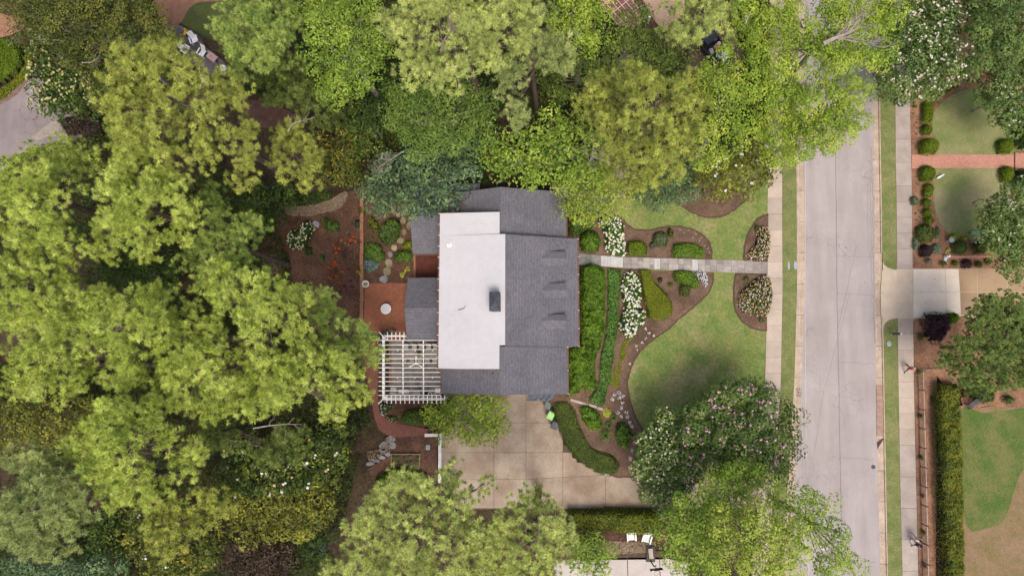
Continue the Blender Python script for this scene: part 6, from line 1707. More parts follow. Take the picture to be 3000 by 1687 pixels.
tree('cedar_tree', 'dense dark green conifer at the right edge below the tan driveway', 'pine', 10, [('t8', 1650, 900, 120, 1800, 880, 120, 1600, 1000, 100, 1750, 1050, 130, 1880, 1000, 110, 1480, 1180, 105, 1400, 1260, 100, 1600, 1200, 120, 1800, 1200, 130, 1500, 1350, 110, 1700, 1370, 120, 1850, 1380, 110, 1940, 1150, 100, 1930, 1300, 90, 1330, 1290, 50)], 'cedar', drop=4, leaf=.6, clump=.62, dens=1.5)

tree('oak_tree', 'lime green tree between two pines at the top left of centre', 'broad', 18, [('A', 2050, 60, 100, 2250, 60, 150, 2450, 60, 140, 2300, 250, 160, 2480, 230, 120, 2200, 430, 110, 2350, 430, 140, 2500, 420, 120, 2280, 580, 110, 2420, 560, 100, 2270, 640, 55, 2600, 330, 100)], 'lime')
tree('maple_tree', 'mid green tree below the pale pine behind the house', 'broad', 14, [('B', 130, 600, 85, 280, 620, 120, 430, 680, 130, 200, 760, 100, 350, 800, 120, 560, 700, 120, 680, 680, 85, 500, 830, 130, 650, 800, 100, 280, 900, 100, 430, 880, 95, 100, 740, 60, 600, 560, 85)], 'green')
tree('dogwood_tree', 'blue green tree overhanging the rear wing of the house', 'broad', 8.5, [('B', 100, 1080, 115, 250, 1050, 125, 430, 950, 115, 560, 960, 105, 590, 1070, 75, 150, 1200, 120, 330, 1180, 125, 480, 1120, 100, 60, 1260, 100, 250, 1270, 100, 400, 1240, 90, 470, 1280, 45, 350, 1320, 35, -20, 1180, 80)], 'blue_green', drop=2.5, leaf=.15)
tree('holly_tree', 'very dark glossy tree behind the blue green tree', 'broad', 8, [('t2', 820, 800, 120, 870, 950, 100, 960, 720, 70, 750, 880, 90, 900, 1080, 90, 800, 1060, 90)], 'green_dark', leaf=.13)
tree('orange_blossom_bush', 'dark bush dotted with orange flowers behind the rear garden', 'broad', 5.5, [('A', 2300, 950, 110, 2420, 1000, 100, 2280, 1130, 100, 2400, 1180, 100, 2350, 860, 65, 2200, 1200, 80)], 'magnolia_gold', cat='bush', leaf=.12, flowers=(45, [((.42, .2, .03), 3), ((.5, .3, .06), 1)], .09, 1), drop=1.5)
tree('oak_tree', 'vivid lime tree left of the red panelled deck', 'broad', 17, [('B', 1250, 90, 110, 1380, 150, 120, 1180, 180, 85, 1300, 250, 100, 1410, 230, 75, 1200, 50, 80, 1330, 20, 75)], 'lime_hot')
tree('elm_tree', 'loose mid green canopy below the red panelled deck', 'broad', 11, [('B', 1600, 160, 85, 1700, 250, 110, 1550, 300, 100, 1750, 370, 110, 1450, 350, 90, 1900, 330, 100, 1650, 420, 90, 1300, 400, 100, 1850, 420, 80, 1680, 90, 55, 1100, 500, 90, 1180, 580, 80, 1050, 430, 60)], 'green_dull', dens=.9)
tree('oak_tree', 'bright yellow lime tree below the black pickup', 'broad', 18, [('B', 2200, 380, 65, 2150, 440, 100, 2280, 520, 100, 2100, 520, 75, 2220, 620, 100, 2330, 580, 65, 2200, 750, 110, 2120, 850, 95, 2280, 830, 95, 2150, 950, 95, 2060, 1000, 55, 2340, 850, 45)], 'lime_hot')
tree('oak_tree', 'large yellow green tree over the top of the street', 'broad', 17, [('t4', 100, 80, 120, 180, 330, 110, 310, 270, 100, 520, 380, 105, 600, 130, 115, 750, 90, 130, 880, 130, 110, 960, 120, 60, 790, 420, 100, 900, 440, 60, 650, 300, 80, -100, 250, 85, -60, 420, 80, -150, 90, 110, 20, 200, 110, 450, 60, 90, 480, 480, 110, 60, 560, 100, 700, 230, 110, 400, 380, 100, 200, 60, 60, 560, 20, 90, 700, 0, 110, 850, 0, 100, 620, 440, 90)], 'lime_hot', drop=2, dens=1.25)
tree('oak_tree', 'yellow green tree leaning over the left half of the street', 'broad', 15, [('t4', 100, 650, 120, 220, 720, 105, 250, 830, 110, 120, 900, 120, 350, 990, 100, 560, 710, 120, 640, 850, 100, 620, 980, 80, 480, 890, 100, 400, 1090, 90, 520, 1070, 55, 250, 1110, 95, 700, 660, 65, 420, 600, 80, 180, 1010, 85, 20, 1030, 90, 60, 1150, 80, 150, 1200, 60, 330, 850, 100, 480, 1000, 90, 520, 600, 100, 320, 650, 100, 0, 750, 110, 0, 900, 100)], 'lime_hot', drop=2, dens=1.2)
tree('crape_myrtle', 'crape myrtle thick with white flowers at the top right', 'broad', 8, [('t4', 1150, 80, 130, 1330, 80, 120, 1080, 250, 130, 1280, 250, 140, 1400, 180, 85, 1020, 430, 130, 1220, 430, 140, 1370, 420, 85, 950, 600, 120, 1130, 600, 140, 1290, 590, 100, 1000, 700, 65, 860, 660, 55, 1150, 710, 70, 1180, -60, 130)], 'crape', leaf=.13, flowers=(330, [((.72, .68, .6), 3), ((.62, .56, .4), 1)], .1, 2), drop=2, dens=1.4)
tree('holly_tree', 'dark green tree with yellowish top at the top right corner', 'broad', 9, [('t4', 1620, 80, 105, 1750, 60, 120, 1880, 80, 110, 1600, 250, 120, 1780, 220, 120, 1650, 400, 110, 1560, 480, 75, 1900, 250, 100, 1600, -60, 100, 1800, -60, 110, 1700, 330, 110, 1850, 340, 90)], 'crape', leaf=.13, drop=2, dens=1.5)
tree('crape_myrtle', 'crape myrtle with few white flowers beside the upper right lawn', 'broad', 7, [('t4', 1850, 420, 110, 1750, 530, 100, 1900, 600, 120, 1750, 680, 110, 1870, 780, 110, 1800, 880, 80, 1920, 900, 90, 1690, 770, 55, 1960, 450, 100)], 'crape', leaf=.13, dens=1.4, flowers=(40, [((.62, .58, .5), 1)], .08, 2), drop=2)
tree('crape_myrtle', 'crape myrtle with scattered pale flowers beside the tan driveway', 'broad', 7, [('t8', 1850, 60, 120, 1780, 200, 110, 1900, 250, 110, 1720, 110, 60, 1780, 380, 100, 1900, 420, 100, 1840, 520, 80, 1930, 620, 70, 1690, 290, 60, 1950, 120, 100, 1830, 300, 100)], 'crape', leaf=.13, dens=1.5, flowers=(45, [((.6, .56, .48), 3), ((.5, .4, .25), 1)], .08, 2), drop=2)
tree('magnolia_tree', 'round magnolia with white blooms above the mulch bed on the front lawn', 'broad', 7.5, [('B', 2130, 1120, 100, 2250, 1080, 105, 2350, 1090, 100, 2420, 1000, 85, 2200, 1190, 60, 2320, 1190, 70, 2420, 1100, 70, 2470, 1070, 45, 2100, 1060, 75, 2350, 960, 80)], 'olive', leaf=.15, flowers=(15, [((.8, .77, .72), 1)], .14, 2), drop=2)
tree('ash_tree', 'loose lime grey tree brushing the front corner of the house roof', 'broad', 8.5, [('B', 1240, 1200, 90, 1390, 1200, 110, 1330, 1290, 95, 1230, 1310, 70, 1440, 1280, 80, 1540, 1270, 80, 1610, 1190, 60, 1310, 1370, 55, 1420, 1350, 45, 1150, 1190, 35, 1480, 1160, 80)], 'lime_pale', leaf=.1, dens=.8, drop=1.5)
tree('elm_tree', 'green canopy with pale twigs above the north gable', 'broad', 10.5, [('B', 750, 950, 100, 850, 1030, 95, 1000, 900, 110, 1120, 780, 100, 1200, 900, 120, 900, 900, 90, 1050, 1050, 105, 1180, 1050, 95, 1300, 900, 100, 1350, 1080, 100, 1250, 760, 70, 980, 1110, 75, 780, 1060, 60, 1200, 1130, 60, 1450, 950, 90, 720, 1000, 60)], 'lime', dens=.95, drop=1.5, leaf=.15)
tree('elaeagnus_bush', 'grey green bush left of the magnolia above the front lawn', 'broad', 4.5, [('B', 1950, 1170, 100, 1840, 1190, 75, 1760, 1240, 75, 1900, 1090, 70, 1690, 1210, 55)], 'blue_green', cat='bush', leaf=.12, drop=1)
tree('crape_myrtle', 'large pink flowering crape myrtle beside the street', 'broad', 8, [('E', 650, 330, 120, 800, 250, 115, 940, 290, 110, 600, 480, 140, 780, 420, 140, 950, 430, 120, 1030, 530, 95, 700, 600, 140, 880, 600, 140, 1040, 640, 85, 560, 620, 100, 780, 720, 100, 960, 730, 100, 500, 390, 70, 1010, 230, 60)], 'crape', leaf=.13, dens=1.5, flowers=(230, [((.58, .32, .42), 3), ((.62, .42, .46), 1), ((.45, .32, .25), .5)], .1, 2), drop=2)
tree('crape_myrtle', 'cream flowering crape myrtle left of the pink one', 'broad', 7.5, [('E', 330, 430, 75, 250, 560, 100, 380, 560, 110, 200, 700, 90, 330, 700, 120, 450, 750, 120, 280, 850, 110, 400, 880, 100, 220, 920, 45, 330, 970, 60)], 'crape', leaf=.13, dens=1.5, flowers=(320, [((.62, .58, .42), 2), ((.55, .52, .3), 2), ((.7, .68, .6), 1)], .075, 2), drop=2)
tree('wax_myrtle', 'dark green bush at the kerb right of the pink crape myrtle', 'broad', 4.5, [('E', 1160, 400, 75, 1180, 510, 65, 1150, 620, 65, 1130, 350, 50, 1130, 720, 60, 1090, 800, 45)], 'green_dark', cat='bush', leaf=.12, drop=1)
tree('oak_tree', 'deep lime tree at the bottom edge below the cream crape myrtle', 'broad', 13, [('E', 750, 800, 100, 900, 800, 100, 980, 870, 90, 650, 900, 110, 820, 950, 110, 500, 1000, 110, 420, 1100, 100, 550, 1130, 110, 400, 1250, 100, 550, 1300, 120, 480, 1400, 100, 350, 1190, 55, 640, 1020, 100, 620, 1420, 90)], 'lime', drop=2)
tree('oak_tree', 'pale lime tree with bare twigs at the bottom edge beside the street', 'broad', 17, [('E', 700, 1100, 100, 970, 1080, 100, 1020, 1180, 120, 800, 1200, 120, 1000, 1300, 120, 750, 1350, 120, 1180, 1310, 90, 950, 1430, 100, 650, 1280, 75, 980, 1000, 55, 870, 1290, 100, 1120, 1400, 90, 1170, 1120, 60, 1220, 1220, 60, 1120, 1230, 70, 1180, 1190, 60)], 'lime_pale', drop=2)
tree('oak_tree', 'sparse lime branches spreading across the street at the bottom', 'broad', 14, [('E', 1150, 950, 75, 1280, 900, 45, 1330, 1000, 100, 1430, 970, 45, 1250, 1080, 95, 1400, 1090, 75, 1540, 1210, 50, 1350, 1150, 55, 1450, 1330, 95, 1560, 1370, 65, 1400, 1420, 80, 1630, 1390, 28, 1220, 960, 60, 1100, 1000, 60, 1500, 1150, 30, 1220, 1180, 60, 1460, 1220, 28, 1310, 1060, 70)], 'lime', drop=1, dens=.85)
tree('japanese_maple', 'feathery lime green small tree beside the garage drive', 'broad', 4.6, [('t10', 1400, 220, 110, 1550, 190, 110, 1700, 200, 120, 1810, 180, 70, 1450, 330, 90, 1600, 330, 110, 1740, 330, 90, 1650, 410, 50, 1810, 290, 50, 1340, 200, 60, 1540, 390, 40, 1860, 170, 30, 1760, 400, 35, 1850, 330, 30, 1420, 400, 30, 1320, 270, 40)], 'lime_hot', fill=.9, leaf=.13, drop=1.5)
tree('magnolia_tree', 'dark magnolia with yellow tips and white blooms left of the slate path', 'broad', 8.5, [('D', 1700, 700, 100, 1850, 760, 110, 2000, 750, 100, 2150, 640, 110, 2300, 560, 100, 2400, 450, 95, 2450, 350, 80, 2250, 700, 95, 2470, 560, 75, 2000, 620, 100, 1750, 480, 80, 2430, 640, 75, 1850, 660, 80, 2100, 760, 80)], 'magnolia', leaf=.15, flowers=(34, [((.8, .76, .72), 3), ((.5, .35, .2), 1)], .13, 2), drop=2)
tree('laurel_tree', 'dark green tree with lime tips below the white flowered magnolia', 'broad', 6.5, [('D', 1750, 1000, 105, 1900, 930, 110, 2100, 900, 120, 2250, 850, 120, 2350, 950, 105, 2050, 1050, 120, 2200, 1060, 100, 1850, 1110, 105, 2350, 800, 85, 2150, 1120, 60, 1750, 900, 80)], 'olive', leaf=.14, drop=2)
tree('magnolia_tree', 'gold leaved magnolia under the muted olive pine at the bottom left', 'broad', 6.5, [('D', 950, 950, 85, 950, 1150, 75, 1020, 1270, 65, 1100, 1330, 55, 1300, 1320, 85, 1480, 1300, 95, 1550, 1200, 75, 1350, 1400, 100, 1150, 1420, 65, 1050, 1050, 80)], 'magnolia_gold', leaf=.15, flowers=(6, [((.8, .76, .72), 1)], .13, 2), drop=2)
tree('laurel_tree', 'dark green tree with yellow tips at the left edge above the corner pine', 'broad', 8, [('D', 200, 250, 105, 300, 350, 120, 480, 250, 105, 100, 400, 110, 500, 400, 95, 380, 470, 85, 30, 550, 65, 640, 250, 65, 30, 450, 80)], 'olive', leaf=.14, drop=2)
tree('chestnut_tree', 'tree with cream flower spikes beside the asphalt lane', 'broad', 10, [('A', 330, 530, 100, 450, 560, 110, 560, 620, 100, 350, 680, 100, 500, 730, 100, 400, 760, 55, 600, 700, 80, 640, 560, 65, 350, 310, 90, 420, 260, 55, 300, 420, 60)], 'green_dark', leaf=.15, flowers=(150, [((.45, .45, .18), 2), ((.52, .5, .26), 1)], .14, 2), drop=2)
tree('oak_tree', 'dark olive oak with bare twigs at the top left', 'broad', 14, [('A', 250, 100, 120, 450, 100, 140, 650, 80, 140, 850, 100, 140, 1000, 100, 100, 500, 280, 140, 700, 280, 140, 900, 280, 130, 1040, 250, 75, 600, 430, 110, 800, 420, 95, 1150, 230, 55, 180, 250, 75, 720, 560, 75, 700, 680, 75, 100, 50, 90, 180, 20, 80)], 'oak_dark', drop=2)
tree('maple_tree', 'small bright green tree above the pale driveway at the bottom', 'broad', 4, [('t11', 530, 1240, 100, 620, 1180, 60, 680, 1280, 80, 560, 1340, 90, 650, 1380, 65, 730, 1270, 40, 480, 1320, 70, 600, 1290, 70)], 'lime', leaf=.12, drop=1)
tree('laurel_tree', 'bluish dark tree at the bottom left corner below the pale pine', 'broad', 6, [('D', 80, 1400, 105, 250, 1400, 105, 450, 1400, 105, 750, 1420, 100, 880, 1400, 55, 610, 1420, 80)], 'blue_green', leaf=.14, drop=1)
tree('laurel_tree', 'very dark low tree in the shade right of the corner pine', 'broad', 4.5, [('D', 750, 1150, 90, 700, 1250, 100, 780, 1030, 70, 850, 1270, 60)], 'green_dark', leaf=.13, drop=1)
tree('plum_bush', 'dark brown purple bush at the bottom left of centre', 'broad', 4.5, [('D', 1750, 1300, 120, 1900, 1270, 110, 2050, 1300, 95, 1800, 1430, 95, 2000, 1420, 95)], 'brown', cat='bush', leaf=.11, drop=1)
tree('laurel_tree', 'dark low tree under the pines left of the pebble path', 'broad', 5, [('A', 1750, 1330, 110, 1950, 1330, 100, 1600, 1400, 75, 1850, 1400, 90), ('C', 1700, 90, 80, 1850, 170, 70, 1600, 60, 60)], 'green_dark', leaf=.13, drop=1)
tree('laurel_tree', 'dark understory tree in the gap between the left pines', 'broad', 7, [('C', 800, 520, 110, 950, 560, 110, 1100, 600, 90, 680, 600, 90, 1150, 480, 80)], 'green_dark', leaf=.14, drop=1)

bare_limb('bare_limb', 'pale leafless limb fanning out over the tree at the street top', tl('t4', 420, 330, 500, 290, 570, 265, 640, 235, 690, 200), 18.2, .17, 2.4, 11, seed=3, fan=.9)
bare_limb('bare_limb', 'forked bare pine limb in the pale olive pine at the top', tl('t2', 1400, 390, 1415, 320, 1440, 270, 1470, 235), 23.2, .13, 1.2, 8, M('limb_brown', (.2, .145, .13), (.15, .11, .1), 4, .9), seed=5)
bare_limb('bare_limb', 'pale twigs radiating in the green canopy beside the north gable', tl('B', 1340, 1030, 1345, 1020, 1360, 990, 1390, 940), 11.2, .06, 2.6, 16, seed=8, fan=2.6)
bare_limb('bare_limb', 'thin grey twigs hanging in the blue green tree', tl('B', 180, 950, 130, 980, 70, 1020, 10, 1060), 8.9, .05, 1.6, 14, seed=9, fan=.6)
bare_limb('bare_limb', 'curved pale dead limb above the thin pale pine', tl('A', 1970, 900, 2000, 850, 2060, 830, 2140, 812), 13.6, .06, .9, 6, seed=12)
bare_limb('bare_limb', 'pale bare limb lying across the dark magnolia', tl('D', 1830, 380, 1950, 360, 2060, 350, 2180, 352), 14.6, .06, .8, 5, seed=13)
bare_limb('bare_limb', 'pale forked twig in the dark oak at the top left', tl('A', 560, 430, 620, 430, 650, 410, 680, 400), 14.8, .04, 1.0, 6, seed=14)
bare_limb('bare_limb', 'white twig at the left edge over the clipped green hedge', tl('t1', 60, 350, 85, 325, 120, 305, 145, 290), 9, .04, .9, 6, seed=15)
bare_limb('bare_limb', 'grey dead branch cluster under the domed pine', tl('B', 1545, 1120, 1550, 1105, 1555, 1085), 13, .05, 1.2, 14, seed=16, fan=2.8)
bare_limb('bare_limb', 'short white snag above the bright yellow lime tree', tl('t3', 1765, 180, 1775, 150, 1800, 100), 18.5, .06, .5, 3, seed=17)

# ================================================================== SHRUBS, HEDGES, GARDEN PLANTS
def tq(t, cx, cy, rx, ry=None, **k):
    s = TT[t][2]; x, y = tp(t, cx, cy); return ell(x, y, rx * s, (ry or rx) * s, **k)
WHITEF = [((.78, .77, .70), 4), ((.68, .70, .42), 2), ((.82, .81, .79), 2)]
# along the house front
shrub('laurel_hedge', 'long bumpy light green hedge along the front of the house below the walk', smooth_poly(tl('t7', 508, 560, 690, 562, 712, 640, 714, 800, 712, 980, 690, 1090, 665, 1190, 630, 1290, 640, 1420) + tl('t11', 640, 10, 600, 70, 540, 40, 470, 80, 420, 105, 415, 40) + tl('t7', 418, 1180, 505, 1160, 505, 900), 2), 1.3, 'holly', .1, 130, .5, 1.25, .6, 'hedge')
shrub('juniper_strip', 'dark green ground cover strip beside the long front hedge', tl('t7', 718, 575, 838, 580, 822, 760, 810, 950, 790, 1150, 765, 1300, 745, 1449) + tl('t11', 728, 10, 700, 150, 680, 175, 580, 140, 575, 110, 640, 30) + tl('t7', 650, 1440, 665, 1250, 700, 1080, 716, 900), .45, 'hydra', .08, 140, .16, 2.0, .7, 'ground cover', tone=1.3)
shrub('viburnum_shrub', 'round light green shrub at the house corner above the walk', tq('t7', 590, 372, 86, 94), 1.5, 'holly', .1, 120, .25, 1.3, .7)
shrub('viburnum_shrub', 'dark green shrub against the house beneath the grey lime tree', smooth_poly(tl('t7', 425, 190, 520, 170, 625, 200, 610, 270, 520, 310, 500, 335, 425, 330), 2), 1.6, 'green', .1, 110, .3, 1.2, .6)
shrub('hydrangea_bush', 'white hydrangea above the front walk', smooth_poly(tl('t7', 650, 225, 700, 190, 820, 190, 850, 270, 848, 350, 868, 410, 860, 480, 790, 485, 705, 460, 700, 380, 690, 290), 2), 1.1, 'hydra', .12, 90, .25, 1.6, .6, flowers=(150, WHITEF, .105))
shrub('hydrangea_bush', 'long white hydrangea below the front walk', smooth_poly(tl('t7', 865, 605, 935, 600, 970, 660, 975, 720, 985, 800, 960, 850, 1010, 910, 1015, 970, 960, 1040, 900, 1095, 850, 1090, 805, 1030, 815, 960, 845, 880, 825, 780, 828, 680), 2), 1.1, 'hydra', .12, 90, .25, 1.6, .6, flowers=(250, WHITEF, .105))
shrub('box_hedge', 'clipped square box bush right of the upper hydrangea', smooth_poly(tl('t7', 866, 390, 900, 372, 985, 372, 1020, 400, 1024, 460, 1010, 492, 880, 492, 865, 470), 2), .9, 'box', .055, 300, .04, 2, .35)
shrub('variegated_shrub', 'ball of variegated grey green leaves holding the small lantern', tq('t7', 1122, 358, 66, 66), 1.0, 'varieg', .07, 190, .1, 2, .8)
shrub('boxwood_shrub', 'small grey green shrub tucked left of the variegated ball', tq('t7', 1065, 405, 30, 34), .7, 'sage', .06, 170, .08, 2, .8, tone=.7)
shrub('boxwood_shrub', 'small dark shrub up right of the variegated ball', tq('t7', 1197, 310, 28, 38), .8, 'hedge', .07, 140, .1, 2, .8)
shrub('azalea_shrub', 'bright green mounded shrub above the walk near the middle steps', smooth_poly(tl('t7', 1210, 410, 1260, 385, 1380, 385, 1440, 420, 1465, 470, 1450, 510, 1330, 505, 1215, 500), 2), .75, 'holly', .06, 230, .1, 2, .5)
shrub('azalea_shrub', 'bright green shrub below the walk beside white flowers', smooth_poly(tl('t7', 1215, 600, 1260, 588, 1355, 592, 1400, 640, 1425, 690, 1400, 745, 1350, 720, 1270, 700, 1215, 660), 2), .8, 'holly', .06, 210, .12, 2, .6)
shrub('azalea_shrub', 'dark thin shrub below the bright green shrub in the lower bed', tq('t7', 1305, 745, 52, 52), .7, 'hedge', .07, 110, .15, 2.2, .9)
shrub('boxwood_shrub', 'tiny green shrub alone in the lower front bed', tq('t7', 1198, 700, 26, 26), .4, 'hedge', .055, 150, .06, 3, .9)
shrub('boxwood_shrub', 'tiny brownish shrub right of the pear shaped hedge', tq('t7', 1118, 665, 24, 26), .4, 'olive', .05, 130, .06, 3, .9, tone=.7)
shrub('box_hedge', 'pear shaped clipped golden box hedge on the front bed', smooth_poly(tl('t7', 948, 592, 985, 580, 1040, 586, 1062, 630, 1080, 680, 1130, 735, 1180, 790, 1215, 850, 1218, 900, 1185, 955, 1120, 982, 1060, 978, 1022, 940, 1015, 890, 985, 850, 988, 790, 972, 720, 965, 650), 2), .95, 'box_gold', .05, 330, .03, 1.5, .3, 'hedge')
shrub('white_flower_clump', 'dense patch of white flowers below the walk by the middle steps', smooth_poly(tl('t7', 1365, 598, 1400, 590, 1450, 595, 1475, 640, 1480, 700, 1460, 722, 1440, 690, 1400, 650, 1370, 640), 2), .3, 'hydra', .05, 120, .08, 3, .8, 'flowers', flowers=(170, [((.75, .73, .78), 3), ((.6, .56, .72), 1)], .05))
shrub('abelia_shrub', 'orange and white flowering shrub by the sidewalk above the front walk', smooth_poly([(x, y) for x, y in tl('t7', 1860, 270, 1930, 265, 1960, 330, 1955, 420, 1940, 500, 1850, 515, 1770, 510, 1790, 450, 1840, 400, 1850, 330)], 2), .85, 'magnolia_gold', .08, 110, .15, 2, .7, flowers=(260, [((.66, .56, .46), 3), ((.5, .27, .1), 2), ((.72, .7, .68), 2), ((.5, .38, .1), 1)], .06))
shrub('abelia_shrub', 'orange and white flowering shrub by the sidewalk below the front walk', smooth_poly([(x, y) for x, y in tl('t7', 1830, 670, 1900, 630, 1950, 640, 1975, 740, 1970, 860, 1940, 930, 1850, 940, 1770, 925, 1710, 860, 1720, 770, 1770, 720)], 2), .95, 'magnolia_gold', .08, 110, .15, 2, .7, flowers=(430, [((.66, .56, .46), 3), ((.5, .27, .1), 2), ((.72, .7, .68), 2), ((.5, .38, .1), 1)], .06))
shrub('boxwood_shrub', 'tiny green shrub below the lower orange and white shrub', tq('t7', 1885, 968, 28, 26), .4, 'green', .05, 150, .06, 3, .9)
shrub('boxwood_shrub', 'small green shrub above the lower orange and white shrub', tq('t7', 1770, 655, 28, 24), .45, 'green', .05, 150, .06, 3, .9)
shrub('boxwood_shrub', 'small green shrub at the head of the upper orange and white shrub', tq('t7', 1850, 275, 26, 34), .45, 'green', .05, 150, .06, 3, .9)
shrub('creeping_groundcover', 'yellow green creeping strip between ground cover and mulch', smooth_poly(tl('t7', 860, 1105, 925, 1075, 925, 1110, 870, 1160, 870, 1230, 840, 1290, 820, 1390, 820, 1449) + tl('t11', 800, 30, 740, 25) + tl('t7', 745, 1400, 770, 1320, 800, 1270, 815, 1170), 2), .2, 'box_gold', .06, 170, .1, 2.4, .9, 'ground cover', tone=1.15)
# scattered pansies
PANSY = (16, [((.78, .76, .8), 4), ((.5, .42, .62), 1), ((.6, .55, .25), 1)], .05)
for i, (u, v) in enumerate(((770, 80), (755, 112), (805, 65), (808, 105), (835, 90), (832, 142), (826, 180), (795, 215), (860, 215), (822, 245), (870, 245), (888, 290), (905, 320))):
    strap('pansy_clump', 'white and violet pansy clump along the curved lawn edge near the stepping stones', *tp('t11', u, v), 6.5, .18, 'grass_green', 26, .03, 'flower', 'pansies along the curved lawn edge', PANSY)
for i, (u, v) in enumerate(((945, 1190), (1008, 1105), (1070, 1085), (1012, 1035), (980, 1140), (1035, 1065), (935, 1160), (885, 1300))):
    strap('pansy_clump', 'sparse white pansy clump in the mulch right of the long hydrangea', *tp('t7', u, v), 4.5, .15, 'grass_green', 16, .03, 'flower', 'pansies right of the long hydrangea', (7, PANSY[1], .05))
for i, (u, v) in enumerate(((1270, 290), (1300, 310), (1330, 300), (1365, 345), (1420, 370), (1455, 410), (1480, 430), (1485, 460), (1385, 320), (1430, 345))):
    strap('pansy_clump', 'tiny pale flower clump in the mulch above the middle steps', *tp('t7', u, v), 4, .12, 'fern', 12, .03, 'flower', 'tiny flowers above the middle steps', (3, [((.6, .55, .6), 2), ((.4, .42, .3), 1)], .04))
for i, (u, v) in enumerate(((1290, 835), (1340, 845), (1365, 825), (1290, 880), (1250, 915), (1475, 780), (1430, 760))):
    strap('seedling_clump', 'tiny green seedling in the lower front mulch bed', *tp('t7', u, v), 4, .12, 'fern', 14, .03, 'plant', 'seedlings in the lower front bed')
# planting between house corner and crape myrtle
shrub('spirea_shrub', 'bright lime green shrub right of the curved hedge', smooth_poly(tl('q', 670, 340, 760, 315, 860, 370, 950, 440, 990, 540, 1000, 640, 920, 690, 830, 680, 740, 600, 690, 500, 665, 410), 2), .9, 'holly', .09, 120, .25, 1.8, .6, tone=1.1)
rosette('heuchera_clump', 'chartreuse leafy clump beside the stone slabs', *tp('q', 1060, 425), 15, .35, 'chartreuse', 60, 'plant')
strap('daylily_clump', 'upper arching grassy clump beside the lime green shrub', *tp('q', 1140, 490), 16, .7, 'grass_green', 110, .04)
strap('daylily_clump', 'middle arching grassy clump beside the lime green shrub', *tp('q', 1080, 600), 16, .7, 'grass_green', 110, .04)
strap('daylily_clump', 'lower arching grassy clump beside the lime green shrub', *tp('q', 1030, 740), 23, .75, 'grass_green', 170, .04)
shrub('peony_bush', 'leafy yellow tipped bush at the end of the curved garden', smooth_poly(tl('q', 1190, 590, 1270, 550, 1350, 590, 1385, 680, 1440, 730, 1460, 790, 1380, 800, 1370, 900, 1300, 960, 1230, 900, 1180, 820, 1160, 700), 2), .9, 'grass_green', .1, 90, .3, 2.2, .6)
shrub('curved_hedge', 'long curved clipped hedge along the drive', smooth_poly(tl('q', 255, 300, 300, 245, 400, 225, 500, 235, 570, 290, 640, 380, 670, 500, 720, 640, 800, 790, 860, 890, 980, 940, 1110, 985, 1200, 1060, 1240, 1160, 1220, 1260, 1150, 1320, 1050, 1335, 930, 1300, 800, 1225, 680, 1140, 560, 1030, 470, 900, 400, 760, 340, 600, 290, 450), 2), 1.35, 'hedge', .06, 260, .07, 1.6, .4, 'hedge', z0=.35)
shrub('boundary_hedge', 'straight thick hedge below the drive with a golden middle', smooth_poly(tl('t11', 400, 960, 430, 940, 700, 938, 950, 940, 1130, 945, 1150, 1050, 1130, 1140, 950, 1145, 860, 1140, 760, 1115, 500, 1105, 420, 1060), 1), 1.6, 'hedge_gold', .075, 170, .22, 1.3, .4, 'hedge')
# back garden
shrub('peony_bush', 'dark bush covered with pale round flowers in the rear bed', smooth_poly(tl('g', 200, 640, 260, 560, 370, 540, 400, 440, 470, 400, 560, 460, 590, 540, 520, 640, 500, 700, 440, 780, 400, 830, 260, 820, 200, 760), 2), .9, 'hydra', .08, 130, .2, 2, .6, tone=.6, flowers=(95, [((.66, .64, .4), 3), ((.74, .72, .58), 2)], .085))
shrub('fern_bush', 'fresh green bush right of the grey boulder', smooth_poly(tl('g', 670, 380, 730, 350, 800, 400, 880, 410, 950, 470, 930, 530, 860, 590, 780, 590, 720, 530, 690, 460), 2), .7, 'green', .09, 100, .25, 2.2, .8)
shrub('boxwood_shrub', 'small dark green bush below the pale flowered bush', tq('g', 495, 850, 60, 72), .55, 'green_dark', .06, 150, .1, 2.5, .9, tone=1.4)
shrub('boxwood_shrub', 'small fresh green bush alone in the rear mulch bed', tq('g', 685, 945, 48, 54), .45, 'green', .06, 150, .1, 2.5, .9)
shrub('boxwood_shrub', 'dark bluish bush against the left of the brick garden wall', tq('g', 1190, 465, 48, 72), .6, 'blue_green', .06, 130, .1, 2.5, .9, tone=.7)
shrub('moss_clump', 'golden green clump spilling over the top of the brick wall under the tree', tq('g', 1250, 280, 60, 70), .6, 'olive', .07, 130, .1, 2.5, .9)
shrub('moss_clump', 'olive clump crossing the middle of the brick wall', tq('g', 1245, 725, 45, 38), .5, 'olive', .06, 140, .1, 2.5, .9, tone=.8)
shrub('gold_clump', 'yellow flowering clump at the patio end of the brick wall', tq('g', 1235, 1150, 58, 48), .55, 'olive', .07, 120, .12, 2.5, .9, flowers=(14, [((.6, .42, .06), 1)], .05))
shrub('hosta_bush', 'yellow green leafy plant at the upper left of the inner garden', smooth_poly(tl('g', 1340, 380, 1400, 355, 1440, 410, 1500, 440, 1510, 510, 1450, 590, 1400, 560, 1345, 480), 2), .6, 'olive', .11, 80, .15, 2.2, .9, tone=1.15)
shrub('fern_bush', 'big dark fern clump left of the stepping stones', smooth_poly(tl('g', 1520, 470, 1590, 420, 1650, 380, 1740, 380, 1800, 460, 1820, 560, 1780, 640, 1720, 700, 1640, 760, 1540, 730, 1480, 650, 1500, 560), 2), .7, 'fern', .11, 90, .25, 1.8, .8)
